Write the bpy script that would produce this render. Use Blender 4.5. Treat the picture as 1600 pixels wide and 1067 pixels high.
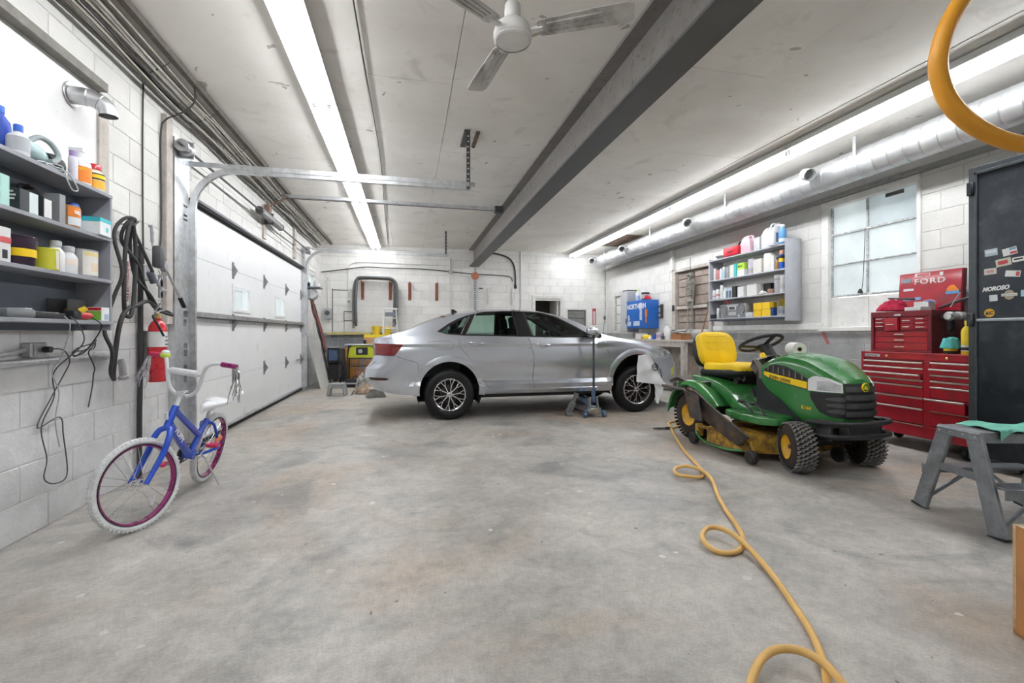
import bpy, bmesh, math, random
from mathutils import Vector, Matrix, Euler

for o in list(bpy.data.objects):
    bpy.data.objects.remove(o, do_unlink=True)
SC = bpy.context.scene
COL = SC.collection
PI = math.pi
R = math.radians
random.seed(7)

# ------------------------------------------------------------------ camera
cam_d = bpy.data.cameras.new('camera')
cam_d.sensor_width = 36.0
cam_d.lens = 16.0
cam_d.shift_y = -0.0078
cam_d.clip_start = 0.05
cam = bpy.data.objects.new('camera', cam_d)
cam.location = (0, 0, 1.12)
cam.rotation_euler = (R(90), 0, R(-12.91))
COL.objects.link(cam)
SC.camera = cam

# ------------------------------------------------------------------ world: overcast daylight outside the windows
W = bpy.data.worlds.new('world'); SC.world = W; W.use_nodes = True
bg = W.node_tree.nodes['Background']
bg.inputs[0].default_value = (0.94, 0.97, 1.0, 1); bg.inputs[1].default_value = 1.15

# ------------------------------------------------------------------ exposure
VS = SC.view_settings
VS.view_transform = 'Standard'; VS.look = 'None'; VS.gamma = 1.0; VS.use_curve_mapping = False
VS.exposure = 0.6
TUBE_POWER = 22.0         # emission strength of the fluorescent tubes

# room (metres): X right, Y into the room, Z up; the camera stands over the origin
XL, XR, YB, YN, ZC = -2.05, 5.38, 11.75, -2.6, 3.30

# ------------------------------------------------------------------ materials
MATS = {}
def nd(nt, t, **kw):
    n = nt.nodes.new(t)
    for k, v in kw.items(): setattr(n, k, v)
    return n
def ramp(nt, stops, fac):
    r = nd(nt, 'ShaderNodeValToRGB')
    e = r.color_ramp.elements
    while len(e) < len(stops): e.new(0.5)
    for i, (p, c) in enumerate(stops):
        e[i].position = p
        e[i].color = (c, c, c, 1) if isinstance(c, (int, float)) else (*c, 1)
    nt.links.new(fac, r.inputs[0])
    return r.outputs[0]
def mixc(nt, a, b, fac, mode='MIX'):
    m = nd(nt, 'ShaderNodeMix', data_type='RGBA', blend_type=mode)
    for s, v in ((m.inputs[6], a), (m.inputs[7], b), (m.inputs[0], fac)):
        if hasattr(v, 'is_linked'): nt.links.new(v, s)
        elif isinstance(v, tuple): s.default_value = (*v, 1)
        else: s.default_value = v
    return m.outputs[2]
def noise(nt, vec, scale, detail=4, rough=0.55, dist=0.0):
    n = nd(nt, 'ShaderNodeTexNoise')
    n.inputs['Scale'].default_value = scale; n.inputs['Detail'].default_value = detail
    n.inputs['Roughness'].default_value = rough; n.inputs['Distortion'].default_value = dist
    if vec is not None: nt.links.new(vec, n.inputs['Vector'])
    return n.outputs[0]
def newmat(name):
    m = bpy.data.materials.new(name); m.use_nodes = True
    nt = m.node_tree; b = nt.nodes['Principled BSDF']
    MATS[name] = m
    return m, nt, b
def M(name, col=(0.5, 0.5, 0.5), rough=0.5, metal=0.0, var=0.12, scale=14, bump=0.0, bscale=60,
      coat=0.0, spec=0.5, dirt=None, dirt_amt=0.5, dirt_scale=6, trans=0.0, ior=1.45, alpha=1.0, emit=0.0):
    """one procedural surface: base colour with mottling, optional dirt patches, fine relief"""
    if name in MATS: return MATS[name]
    m, nt, b = newmat(name)
    tc = nd(nt, 'ShaderNodeTexCoord').outputs['Object']
    c = tuple(col)
    if var > 0:
        f = noise(nt, tc, scale, 5)
        lo = tuple(max(0, q * (1 - var)) for q in c); hi = tuple(min(1, q * (1 + var)) for q in c)
        out = ramp(nt, [(0.3, lo), (0.7, hi)], f)
        if dirt:
            f2 = noise(nt, tc, dirt_scale, 8, 0.65)
            k = ramp(nt, [(0.62 - dirt_amt * 0.35, 0.0), (0.80 - dirt_amt * 0.25, 1.0)], f2)
            out = mixc(nt, out, tuple(dirt), k)
        nt.links.new(out, b.inputs['Base Color'])
        rr = ramp(nt, [(0.25, max(0, rough - 0.08)), (0.75, min(1, rough + 0.08))], f)
        nt.links.new(rr, b.inputs['Roughness'])
    else:
        b.inputs['Base Color'].default_value = (*c, 1); b.inputs['Roughness'].default_value = rough
    b.inputs['Metallic'].default_value = metal
    b.inputs['Specular IOR Level'].default_value = spec
    b.inputs['Coat Weight'].default_value = coat; b.inputs['Coat Roughness'].default_value = 0.06
    b.inputs['Transmission Weight'].default_value = trans; b.inputs['IOR'].default_value = ior
    b.inputs['Alpha'].default_value = alpha
    if emit:
        b.inputs['Emission Color'].default_value = (*c, 1); b.inputs['Emission Strength'].default_value = emit
    if bump:
        bn = nd(nt, 'ShaderNodeBump'); bn.inputs['Strength'].default_value = bump; bn.inputs['Distance'].default_value = 0.01
        nt.links.new(noise(nt, tc, bscale, 6), bn.inputs['Height']); nt.links.new(bn.outputs[0], b.inputs['Normal'])
    return m

def block_mat(name, white, grey, zband, zsoft=0.01, stain=0.35):
    """painted concrete block: white above, grey below zband (world height), stains and pores"""
    m, nt, b = newmat(name)
    g = nd(nt, 'ShaderNodeNewGeometry'); pos = g.outputs['Position']
    oi = nd(nt, 'ShaderNodeObjectInfo')
    n1 = noise(nt, pos, 2.3, 8, 0.62); n2 = noise(nt, pos, 9, 8, 0.7, 0.6); n3 = noise(nt, pos, 45, 4)
    w = ramp(nt, [(0.28, tuple(q * 0.86 for q in white)), (0.62, white)], n1)
    w = mixc(nt, w, (0.40, 0.39, 0.36), ramp(nt, [(0.64, 0.0), (0.82, stain)], n2))
    gg = ramp(nt, [(0.3, tuple(q * 0.78 for q in grey)), (0.7, tuple(min(1, q * 1.25) for q in grey))], n1)
    gg = mixc(nt, gg, (0.62, 0.61, 0.59), ramp(nt, [(0.66, 0.0), (0.74, 0.45)], n2))
    sx = nd(nt, 'ShaderNodeSeparateXYZ'); nt.links.new(pos, sx.inputs[0])
    ad = nd(nt, 'ShaderNodeMath', operation='MULTIPLY_ADD'); nt.links.new(n2, ad.inputs[0]); ad.inputs[1].default_value = 0.05
    nt.links.new(sx.outputs[2], ad.inputs[2])
    k = nd(nt, 'ShaderNodeMapRange'); nt.links.new(ad.outputs[0], k.inputs[0])
    k.inputs[1].default_value = zband + 0.025 - zsoft; k.inputs[2].default_value = zband + 0.025 + zsoft
    c = mixc(nt, gg, w, k.outputs[0])
    v = nd(nt, 'ShaderNodeMapRange'); nt.links.new(oi.outputs['Random'], v.inputs[0]); v.inputs[3].default_value = 0.93; v.inputs[4].default_value = 1.0
    hv = nd(nt, 'ShaderNodeHueSaturation'); nt.links.new(c, hv.inputs['Color']); nt.links.new(v.outputs[0], hv.inputs['Value'])
    nt.links.new(hv.outputs[0], b.inputs['Base Color'])
    b.inputs['Roughness'].default_value = 0.62
    bn = nd(nt, 'ShaderNodeBump'); bn.inputs['Strength'].default_value = 0.35; bn.inputs['Distance'].default_value = 0.01
    mx = nd(nt, 'ShaderNodeMath', operation='ADD'); nt.links.new(n3, mx.inputs[0]); nt.links.new(n2, mx.inputs[1])
    nt.links.new(mx.outputs[0], bn.inputs['Height']); nt.links.new(bn.outputs[0], b.inputs['Normal'])
    return m

# ------------------------------------------------------------------ mesh collector
def basis(d):
    d = Vector(d).normalized()
    a = Vector((0, 0, 1)) if abs(d.z) < 0.9 else Vector((1, 0, 0))
    u = d.cross(a).normalized(); v = d.cross(u).normalized()
    return u, v
class MB:
    def __init__(s): s.v = []; s.f = []
    def add(s, vs, fs):
        k = len(s.v); s.v += [tuple(q) for q in vs]; s.f += [tuple(i + k for i in f) for f in fs]; return s
    def box(s, c, d, rot=None):
        x, y, z = d[0] / 2, d[1] / 2, d[2] / 2
        vs = [Vector(q) for q in ((-x,-y,-z),(x,-y,-z),(x,y,-z),(-x,y,-z),(-x,-y,z),(x,-y,z),(x,y,z),(-x,y,z))]
        if rot is not None:
            m = rot if isinstance(rot, Matrix) else Euler(rot).to_matrix(); vs = [m @ q for q in vs]
        c = Vector(c)
        return s.add([q + c for q in vs], [(0,3,2,1),(4,5,6,7),(0,1,5,4),(1,2,6,5),(2,3,7,6),(3,0,4,7)])
    def bx(s, x0, x1, y0, y1, z0, z1):
        return s.box(((x0+x1)/2, (y0+y1)/2, (z0+z1)/2), (x1-x0, y1-y0, z1-z0))
    def bar(s, p0, p1, w, h, up=(0,0,1)):
        """rectangular bar from p0 to p1, w across, h along 'up'"""
        p0, p1 = Vector(p0), Vector(p1); d = (p1-p0).normalized()
        a = d.cross(Vector(up))
        a = a.normalized() if a.length > 1e-5 else basis(d)[0]
        b = a.cross(d).normalized()
        vs = [p + a*(i*w/2) + b*(j*h/2) for p in (p0, p1) for i, j in ((-1,-1),(1,-1),(1,1),(-1,1))]
        return s.add(vs, [(3,2,1,0),(4,5,6,7),(0,1,5,4),(1,2,6,5),(2,3,7,6),(3,0,4,7)])
    def cyl(s, p0, p1, r0, r1=None, n=16, caps=True):
        r1 = r0 if r1 is None else r1
        p0, p1 = Vector(p0), Vector(p1); u, v = basis(p1-p0)
        vs = []
        for p, r in ((p0, r0), (p1, r1)):
            for i in range(n):
                a = 2*PI*i/n; vs.append(p + u*(r*math.cos(a)) + v*(r*math.sin(a)))
        fs = [(i, (i+1) % n, n+(i+1) % n, n+i) for i in range(n)]
        if caps: fs += [tuple(range(n-1, -1, -1)), tuple(range(n, 2*n))]
        return s.add(vs, fs)
    def tube(s, pts, r, n=8, closed=False, caps=True):
        pts = [Vector(p) for p in pts]; m = len(pts)
        rs = r if isinstance(r, (list, tuple)) else [r]*m
        u = None; rings = []
        for i in range(m):
            a = pts[(i-1) % m] if (closed or i > 0) else pts[0]
            b = pts[(i+1) % m] if (closed or i < m-1) else pts[-1]
            t = (b-a)
            t = t.normalized() if t.length > 1e-9 else Vector((0,0,1))
            if u is None: u = basis(t)[0]
            u = (u - t*u.dot(t))
            u = u.normalized() if u.length > 1e-6 else basis(t)[0]
            w = t.cross(u)
            rings.append([pts[i] + (u*math.cos(2*PI*k/n) + w*math.sin(2*PI*k/n))*rs[i] for k in range(n)])
        return s.loft(rings, True, caps and not closed, closed)
    def loft(s, rings, ring_closed=True, caps=True, loop=False):
        n = len(rings[0]); vs = [q for r in rings for q in r]; fs = []
        m = len(rings)
        for i in range(m if loop else m-1):
            j = (i+1) % m
            for k in range(n if ring_closed else n-1):
                l = (k+1) % n
                fs.append((i*n+k, i*n+l, j*n+l, j*n+k))
        if caps and ring_closed:
            fs += [tuple(range(n-1, -1, -1)), tuple((m-1)*n+k for k in range(n))]
        return s.add(vs, fs)
    def lathe(s, prof, n=20, o=(0,0,0), ax=(0,0,1), caps=True):
        o = Vector(o); ax = Vector(ax).normalized(); u, v = basis(ax)
        rings = [[o + ax*z + (u*math.cos(2*PI*k/n) + v*math.sin(2*PI*k/n))*max(r, 1e-5) for k in range(n)] for r, z in prof]
        return s.loft(rings, True, caps)
    def prism(s, poly, h, o=(0,0,0), x=(1,0,0), y=(0,0,1)):
        """2-D outline extruded by h along x cross y, starting at o"""
        o, x, y = Vector(o), Vector(x), Vector(y); z = x.cross(y).normalized()*h
        n = len(poly); a = [o + x*p[0] + y*p[1] for p in poly]
        return s.add(a + [q+z for q in a], [tuple(range(n-1,-1,-1)), tuple(range(n,2*n))] + [(i,(i+1)%n,n+(i+1)%n,n+i) for i in range(n)])
    def ball(s, c, r, n=12, m=8):
        r = r if isinstance(r, (tuple, list)) else (r, r, r); c = Vector(c)
        rings = []
        for i in range(m+1):
            t = PI*i/m; q = max(math.sin(t), 0.02)
            rings.append([c + Vector((r[0]*q*math.cos(2*PI*k/n), r[1]*q*math.sin(2*PI*k/n), -r[2]*math.cos(t))) for k in range(n)])
        return s.loft(rings, True, True)
    def grid(s, fn, nu, nv, thick=0.0):
        P = [[Vector(fn(i/nu, j/nv)) for j in range(nv+1)] for i in range(nu+1)]
        vs = [q for r in P for q in r]; w = nv+1
        fs = [(i*w+j, (i+1)*w+j, (i+1)*w+j+1, i*w+j+1) for i in range(nu) for j in range(nv)]
        if thick:
            k = len(vs); nn = []
            for i in range(nu+1):
                for j in range(nv+1):
                    a = P[min(i+1,nu)][j]-P[max(i-1,0)][j]; b = P[i][min(j+1,nv)]-P[i][max(j-1,0)]
                    c = a.cross(b); c = c.normalized() if c.length > 1e-9 else Vector((0,0,1)); nn.append(P[i][j]-c*thick)
            vs += nn; fs += [tuple(k+q for q in reversed(f)) for f in fs]
            e = [(i,0) for i in range(nu+1)] + [(nu,j) for j in range(1,nv+1)] + [(i,nv) for i in range(nu-1,-1,-1)] + [(0,j) for j in range(nv-1,0,-1)]
            for q in range(len(e)):
                a = e[q][0]*w+e[q][1]; b = e[(q+1)%len(e)][0]*w+e[(q+1)%len(e)][1]
                fs.append((b, a, a+k, b+k))
        return s.add(vs, fs)
    def xf(s, m):
        s.v = [tuple(m @ Vector(q)) for q in s.v]; return s
    def mesh(s, name, mat, bevel=0.0, seg=1, angle=35, smooth=True):
        me = bpy.data.meshes.new(name)
        bm = bmesh.new()
        vs = [bm.verts.new(q) for q in s.v]
        for f in s.f:
            try: bm.faces.new([vs[i] for i in f])
            except ValueError: pass
        bmesh.ops.recalc_face_normals(bm, faces=bm.faces)
        if bevel:
            es = [e for e in bm.edges if len(e.link_faces) == 2 and e.calc_face_angle(0) > R(30)]
            bmesh.ops.bevel(bm, geom=es, offset=bevel, segments=seg, affect='EDGES', clamp_overlap=True, profile=0.5)
        bm.to_mesh(me); bm.free()
        me.materials.append(MATS[mat] if isinstance(mat, str) else mat)
        if smooth:
            for p in me.polygons: p.use_smooth = True
            me.set_sharp_from_angle(angle=R(angle))
        return me
    def build(s, name, mat, parent=None, loc=(0,0,0), rot=(0,0,0), **kw):
        return put(name, s.mesh(name, mat, **kw), parent, loc, rot)
def put(name, me, parent=None, loc=(0,0,0), rot=(0,0,0)):
    o = bpy.data.objects.new(name, me); COL.objects.link(o)
    o.location = loc; o.rotation_euler = rot
    if parent: o.parent = parent
    return o
def tag(o, label=None, cat=None, group=None, kind=None):
    for k, v in (('label', label), ('category', cat), ('group', group), ('kind', kind)):
        if v: o[k] = v
    return o
def thing(name, label, cat, loc=(0,0,0), rotz=0.0, group=None, rot=None):
    o = bpy.data.objects.new(name, None); COL.objects.link(o); o.empty_display_size = 0.1
    o.location = loc; o.rotation_euler = rot if rot else (0, 0, rotz)
    return tag(o, label, cat, group)
def dup(root, loc, rotz=None, label=None, group=None):
    r = root.copy(); COL.objects.link(r); r.location = loc
    if rotz is not None: r.rotation_euler = (0, 0, rotz)
    tag(r, label, None, group)
    for ch in list(root.children):
        c = ch.copy(); COL.objects.link(c); c.parent = r
        for g in ch.children:
            d = g.copy(); COL.objects.link(d); d.parent = c
    return r
def text(name, s, size, mat, parent, o, x=(1,0,0), y=(0,0,1), ext=0.0006, align='LEFT', squash=1.0, shear=0.0, off=0.0, space=1.0):
    cu = bpy.data.curves.new('lettering', 'FONT'); cu.body = s; cu.size = size; cu.extrude = ext; cu.align_x = align; cu.shear = shear
    cu.offset = off; cu.resolution_u = 3; cu.space_character = space
    t = bpy.data.objects.new('lettering', cu); COL.objects.link(t)
    dg = bpy.context.evaluated_depsgraph_get(); dg.update()
    me = bpy.data.meshes.new_from_object(t.evaluated_get(dg))
    bpy.data.objects.remove(t, do_unlink=True); bpy.data.curves.remove(cu)
    x = Vector(x).normalized(); y = Vector(y).normalized(); z = x.cross(y)
    o = Vector(o)
    me.transform(Matrix(((x.x*squash, y.x, z.x, o.x), (x.y*squash, y.y, z.y, o.y), (x.z*squash, y.z, z.z, o.z), (0,0,0,1))))
    me.name = name; me.materials.clear(); me.materials.append(MATS[mat] if isinstance(mat, str) else mat)
    return put(name, me, parent)
def arc(c, r, a0, a1, n, u=(1,0,0), v=(0,0,1)):
    c, u, v = Vector(c), Vector(u), Vector(v)
    return [c + u*(r*math.cos(R(a0+(a1-a0)*i/n))) + v*(r*math.sin(R(a0+(a1-a0)*i/n))) for i in range(n+1)]
def smooth_path(pts, n=8, closed=False):
    """Catmull-Rom through pts"""
    P = [Vector(p) for p in pts]; m = len(P); out = []
    for i in range(m if closed else m-1):
        if closed: a, b, c, d = P[(i-1) % m], P[i], P[(i+1) % m], P[(i+2) % m]
        else: a, b, c, d = P[max(i-1,0)], P[i], P[i+1], P[min(i+2,m-1)]
        for k in range(n):
            t = k/n
            out.append(0.5*((2*b) + (c-a)*t + (2*a-5*b+4*c-d)*t*t + (3*b-a-3*c+d)*t*t*t))
    if not closed: out.append(P[-1])
    return out
def lerp(tab, x):
    if x <= tab[0][0]: return tab[0][1]
    for (a, p), (b, q) in zip(tab, tab[1:]):
        if x <= b:
            t = (x-a)/(b-a); return p+(q-p)*t
    return tab[-1][1]
def slerp(tab, x):
    """monotone-ish smooth interpolation of a table"""
    if x <= tab[0][0]: return tab[0][1]
    if x >= tab[-1][0]: return tab[-1][1]
    for i in range(len(tab)-1):
        a, p = tab[i]; b, q = tab[i+1]
        if x <= b:
            def sl(j):
                if j <= 0 or j >= len(tab)-1: return None
                d0 = (tab[j][1]-tab[j-1][1])/(tab[j][0]-tab[j-1][0]); d1 = (tab[j+1][1]-tab[j][1])/(tab[j+1][0]-tab[j][0])
                return 0 if d0*d1 <= 0 else 2*d0*d1/(d0+d1)
            d = (q-p)/(b-a); m0 = sl(i); m1 = sl(i+1)
            m0 = d if m0 is None else m0; m1 = d if m1 is None else m1
            t = (x-a)/(b-a); h = b-a
            return p*(2*t**3-3*t*t+1)+m0*h*(t**3-2*t*t+t)+q*(-2*t**3+3*t*t)+m1*h*(t**3-t*t)

# shared surfaces
M('steel', (0.50, 0.51, 0.53), 0.38, 0.9, 0.15, 9, dirt=(0.3, 0.27, 0.24), dirt_amt=0.3)
M('galv', (0.62, 0.64, 0.66), 0.36, 0.85, 0.14, 22, dirt=(0.42, 0.41, 0.40), dirt_amt=0.35)
M('dark_steel', (0.10, 0.10, 0.105), 0.5, 0.6, 0.2, 20)
M('black_plastic', (0.025, 0.025, 0.027), 0.45, 0, 0.15)
M('black_rubber', (0.022, 0.022, 0.024), 0.7, 0, 0.2, 30, bump=0.1)
M('chrome', (0.80, 0.81, 0.83), 0.12, 1.0, 0.03)
M('white_paint', (0.80, 0.80, 0.78), 0.5, 0, 0.06, 8)
M('white_plastic', (0.82, 0.83, 0.83), 0.4, 0, 0.05)
M('grey_plastic', (0.42, 0.43, 0.45), 0.5, 0, 0.08)
M('brass', (0.62, 0.44, 0.18), 0.35, 0.9, 0.1)
M('red_gloss', (0.55, 0.02, 0.03), 0.3, 0, 0.08, coat=0.4)
M('orange', (0.85, 0.25, 0.03), 0.4, 0, 0.06)
M('yellow', (0.86, 0.62, 0.03), 0.42, 0, 0.06)
M('blue', (0.02, 0.12, 0.55), 0.4, 0, 0.06)
M('green', (0.25, 0.55, 0.08), 0.45, 0, 0.06)
M('teal', (0.05, 0.50, 0.55), 0.45, 0, 0.06)
M('cardboard', (0.48, 0.27, 0.13), 0.75, 0, 0.12, 18)
M('old_wood', (0.36, 0.32, 0.28), 0.75, 0, 0.25, 9, bump=0.3, bscale=30)
M('ink', (0.02, 0.02, 0.025), 0.5, 0, 0)
M('print_white', (0.85, 0.85, 0.84), 0.5, 0, 0)
# ================================================================== THE ROOM
def struct(name, mb, mat, parent=None, **kw):
    o = mb.build(name, mat, parent, **kw)
    if parent is None: o['kind'] = 'structure'
    return o
# ---- materials of the shell
block_mat('block_left', (0.76, 0.75, 0.72), (0.68, 0.68, 0.68), 1.12, 0.012, 0.55)
block_mat('block_back', (0.90, 0.89, 0.865), (0.30, 0.31, 0.33), 1.14, 0.012, 0.3)
block_mat('block_right', (0.76, 0.75, 0.725), (0.34, 0.345, 0.35), 1.13, 0.012, 0.55)
M('mortar', (0.63, 0.62, 0.60), 0.85, 0, 0.2, 12)
def floor_mat():
    m, nt, b = newmat('concrete_floor')
    pos = nd(nt, 'ShaderNodeNewGeometry').outputs['Position']
    n1 = noise(nt, pos, 0.55, 6, 0.6, 0.8); n2 = noise(nt, pos, 1.3, 9, 0.62, 0.6); n3 = noise(nt, pos, 24, 8, 0.7); n4 = noise(nt, pos, 70, 3)
    c = ramp(nt, [(0.28, (0.27, 0.258, 0.24)), (0.46, (0.42, 0.398, 0.366)), (0.70, (0.55, 0.522, 0.482))], n2)
    c = mixc(nt, c, (0.42, 0.315, 0.22), ramp(nt, [(0.50, 0.0), (0.64, 0.6)], n1))
    n5 = noise(nt, pos, 0.9, 7, 0.62, 1.2)
    c = mixc(nt, c, (0.185, 0.185, 0.185), ramp(nt, [(0.53, 0.0), (0.66, 0.62)], n5))
    c = mixc(nt, c, ramp(nt, [(0.35, 0.76), (0.65, 1.10)], n3), 0.6, 'MULTIPLY')
    c = mixc(nt, c, ramp(nt, [(0.34, 0.74), (0.50, 0.98), (0.66, 1.16)], noise(nt, pos, 5.5, 10, 0.68, 0.4)), 0.75, 'MULTIPLY')
    c = mixc(nt, c, ramp(nt, [(0.38, 0.80), (0.62, 1.08)], noise(nt, pos, 95, 4, 0.6)), 0.6, 'MULTIPLY')
    vo = nd(nt, 'ShaderNodeTexVoronoi'); vo.inputs['Scale'].default_value = 5.5
    nt.links.new(pos, vo.inputs['Vector'])
    n6 = noise(nt, pos, 30, 5, 0.7)
    ad = nd(nt, 'ShaderNodeMath', operation='MULTIPLY_ADD'); nt.links.new(n6, ad.inputs[0]); ad.inputs[1].default_value = 0.16; nt.links.new(vo.outputs['Distance'], ad.inputs[2])
    fl = ramp(nt, [(0.185, 1.0), (0.205, 0.0)], ad.outputs[0])
    msk = ramp(nt, [(0.50, 0.0), (0.58, 0.8)], noise(nt, pos, 1.1, 3))
    mm = nd(nt, 'ShaderNodeMath', operation='MULTIPLY'); nt.links.new(fl, mm.inputs[0]); nt.links.new(msk, mm.inputs[1])
    c = mixc(nt, c, (0.68, 0.67, 0.64), mm.outputs[0])
    c = mixc(nt, c, (0.10, 0.10, 0.10), ramp(nt, [(0.73, 0.0), (0.75, 0.8)], noise(nt, pos, 16, 2)))
    nt.links.new(c, b.inputs['Base Color'])
    nt.links.new(ramp(nt, [(0.35, 0.36), (0.65, 0.60)], n2), b.inputs['Roughness'])
    bn = nd(nt, 'ShaderNodeBump'); bn.inputs['Strength'].default_value = 0.12; bn.inputs['Distance'].default_value = 0.01
    nt.links.new(n4, bn.inputs['Height']); nt.links.new(bn.outputs[0], b.inputs['Normal'])
floor_mat()
def ceil_mat():
    m, nt, b = newmat('ceiling_plaster')
    pos = nd(nt, 'ShaderNodeNewGeometry').outputs['Position']
    n1 = noise(nt, pos, 0.8, 7, 0.6, 0.4); n2 = noise(nt, pos, 3.2, 8, 0.66, 0.6); n3 = noise(nt, pos, 12, 8, 0.7)
    c = ramp(nt, [(0.3, (0.76, 0.725, 0.675)), (0.65, (0.90, 0.872, 0.83))], n1)
    c = mixc(nt, c, (0.55, 0.51, 0.46), ramp(nt, [(0.57, 0.0), (0.74, 0.55)], n2))
    nb = noise(nt, pos, 4.2, 5, 0.5, 0.9)
    peel = ramp(nt, [(0.69, 0.0), (0.697, 0.85)], nb)
    c = mixc(nt, c, (0.40, 0.36, 0.32), peel)
    c = mixc(nt, c, (0.30, 0.28, 0.26), ramp(nt, [(0.70, 0.0), (0.75, 0.6)], n3))
    nt.links.new(c, b.inputs['Base Color']); b.inputs['Roughness'].default_value = 0.8
    bn = nd(nt, 'ShaderNodeBump'); bn.inputs['Strength'].default_value = 0.2; bn.inputs['Distance'].default_value = 0.01
    nt.links.new(n3, bn.inputs['Height']); nt.links.new(bn.outputs[0], b.inputs['Normal'])
ceil_mat()

# ---- floor and ceiling
struct('floor', MB().bx(XL-0.3, XR+0.3, YN-0.3, YB+0.3, -0.2, 0.0), 'concrete_floor')
ce = struct('ceiling', MB().bx(XL-0.3, XR+0.3, YN-0.3, YB+0.3, ZC+0.03, ZC+0.25), 'mortar')
cx = [XL-0.02, -0.35, 0.38, 1.68, 2.965, 4.05, XR+0.02]; cy = [-2.7, 1.1, 4.9, 8.4, YB+0.02]
for i in range(len(cx)-1):
    off = (0.0, -0.9, 0.6, -1.6, 0.0, 0.9)[i]
    ys = [-2.7] + [y+off for y in cy[1:-1]] + [YB+0.02]
    for j in range(len(ys)-1):
        dz = random.uniform(-0.003, 0.003)
        MB().bx(cx[i]+0.002, cx[i+1]-0.002, ys[j]+0.002, ys[j+1]-0.002, ZC+dz, ZC+0.04).build('ceiling_slab', 'ceiling_plaster', ce)

# ---- block walls: a slab behind, every block its own piece
def block_wall(name, mat, o, u, n, L, H, holes, u0=0.0, keep=300):
    """o: lower corner, u: run along the wall, n: into the room; holes (a, b, z0, z1) along u"""
    o, u, n = Vector(o), Vector(u), Vector(n); up = Vector((0, 0, 1))
    mb = MB()
    cuts = sorted({0.0, L, *[h[0] for h in holes], *[h[1] for h in holes]})
    for a, b in zip(cuts, cuts[1:]):
        mid = (a+b)/2; zs = [(0.0, H)]
        for h in holes:
            if h[0] < mid < h[1]:
                nz = []
                for z0, z1 in zs:
                    if h[2] > z0: nz.append((z0, min(z1, h[2])))
                    if h[3] < z1: nz.append((max(z0, h[3]), z1))
                zs = nz
        for z0, z1 in zs:
            if z1-z0 < 1e-4: continue
            c = o + u*mid - n*0.1035 + up*((z0+z1)/2)
            d = Vector((abs(u.x)*(b-a)+abs(n.x)*0.2, abs(u.y)*(b-a)+abs(n.y)*0.2, z1-z0)); mb.box(c, d)
    wall = struct(name, mb, 'mortar')
    pcs = []; nc = int(math.ceil(H/0.2)); g = 0.0014
    for k in range(nc):
        z0, z1 = k*0.2, min(H, (k+1)*0.2)
        segs = [(u0, L)]
        for h in holes:
            if min(z1, h[3])-max(z0, h[2]) > 0.1:
                ns = []
                for a, b in segs:
                    if h[0] > a: ns.append((a, min(b, h[0])))
                    if h[1] < b: ns.append((max(a, h[1]), b))
                segs = [q for q in ns if q[1]-q[0] > 0.02]
        for a, b in segs:
            x = math.floor(a/0.4)*0.4 - (0.2 if k % 2 else 0.0)
            while x < b:
                p, q = max(a, x), min(b, x+0.4)
                if q-p > 0.03: pcs.append((p, q, z0, z1))
                x += 0.4
    cp = Vector((0, 0, 1.1))
    pcs.sort(key=lambda t: ((o+u*((t[0]+t[1])/2)+up*t[2])-cp).length)
    cache = {}; rest = MB()
    def piece(w, h, dep):
        a, b = w/2-g, h/2-g; c = 0.004
        P = [u*(i*a)+up*(j*b)-n*0.008 for i, j in ((-1,-1),(1,-1),(1,1),(-1,1))] + [u*(i*(a-c))+up*(j*(b-c))+n*dep for i, j in ((-1,-1),(1,-1),(1,1),(-1,1))]
        return P, [(4,5,6,7),(0,1,5,4),(1,2,6,5),(2,3,7,6),(3,0,4,7)]
    for i, (p, q, z0, z1) in enumerate(pcs):
        c = o + u*((p+q)/2) + up*((z0+z1)/2)
        dep = random.choice((0.0, 0.001, 0.002))
        if i < keep:
            key = (round(q-p, 3), round(z1-z0, 3), dep)
            if key not in cache:
                P, F = piece(*key); cache[key] = MB().add(P, F).mesh('block', mat, smooth=False)
            put('block', cache[key], wall, c)
        else:
            P, F = piece(q-p, z1-z0, dep); rest.add([v+c for v in P], F)
    if rest.v:
        r = rest.build('block_courses', mat, wall, smooth=False); r['kind'] = 'stuff'
    return wall
# left wall: garage door and a small window behind it
DOOR = (4.86, 9.72, 2.46)
WL = block_wall('wall_left', 'block_left', (XL, 0, 0), (0,1,0), (1,0,0), YB, ZC,
                [(DOOR[0], DOOR[1], 0, DOOR[2]), (10.35, 10.95, 1.9, 2.5)], 2.2)
# back wall: dark doorway, small opening
WB = block_wall('wall_back', 'block_back', (XL, YB, 0), (1,0,0), (0,-1,0), XR-XL, ZC,
                [(3.33-XL, 4.03-XL, 0.0, 2.06), (4.25-XL, 4.77-XL, 0.9, 1.76)])
# right wall: steel window
WIN = (3.80, 4.93, 1.20, 2.78)
WR = block_wall('wall_right', 'block_right', (XR, 0, 0), (0,1,0), (-1,0,0), YB, ZC,
                [(WIN[0], WIN[1], WIN[2], WIN[3]), (7.25, 8.36, 1.15, 2.38), (10.72, 11.22, 1.15, 2.10)], 1.6)
struct('wall_near', MB().bx(XL-0.2, XR+0.2, YN-0.2, YN, 0, ZC), 'white_paint')
struct('wall_left_near', MB().bx(XL-0.2, XL, YN, 0.0, 0, ZC), 'white_paint')
struct('wall_right_near', MB().bx(XR, XR+0.2, YN, 0.0, 0, ZC), 'white_paint')

# ---- back doorways: dark rooms behind
M('frame_white', (0.72, 0.71, 0.68), 0.55, 0, 0.1, 10)
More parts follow.
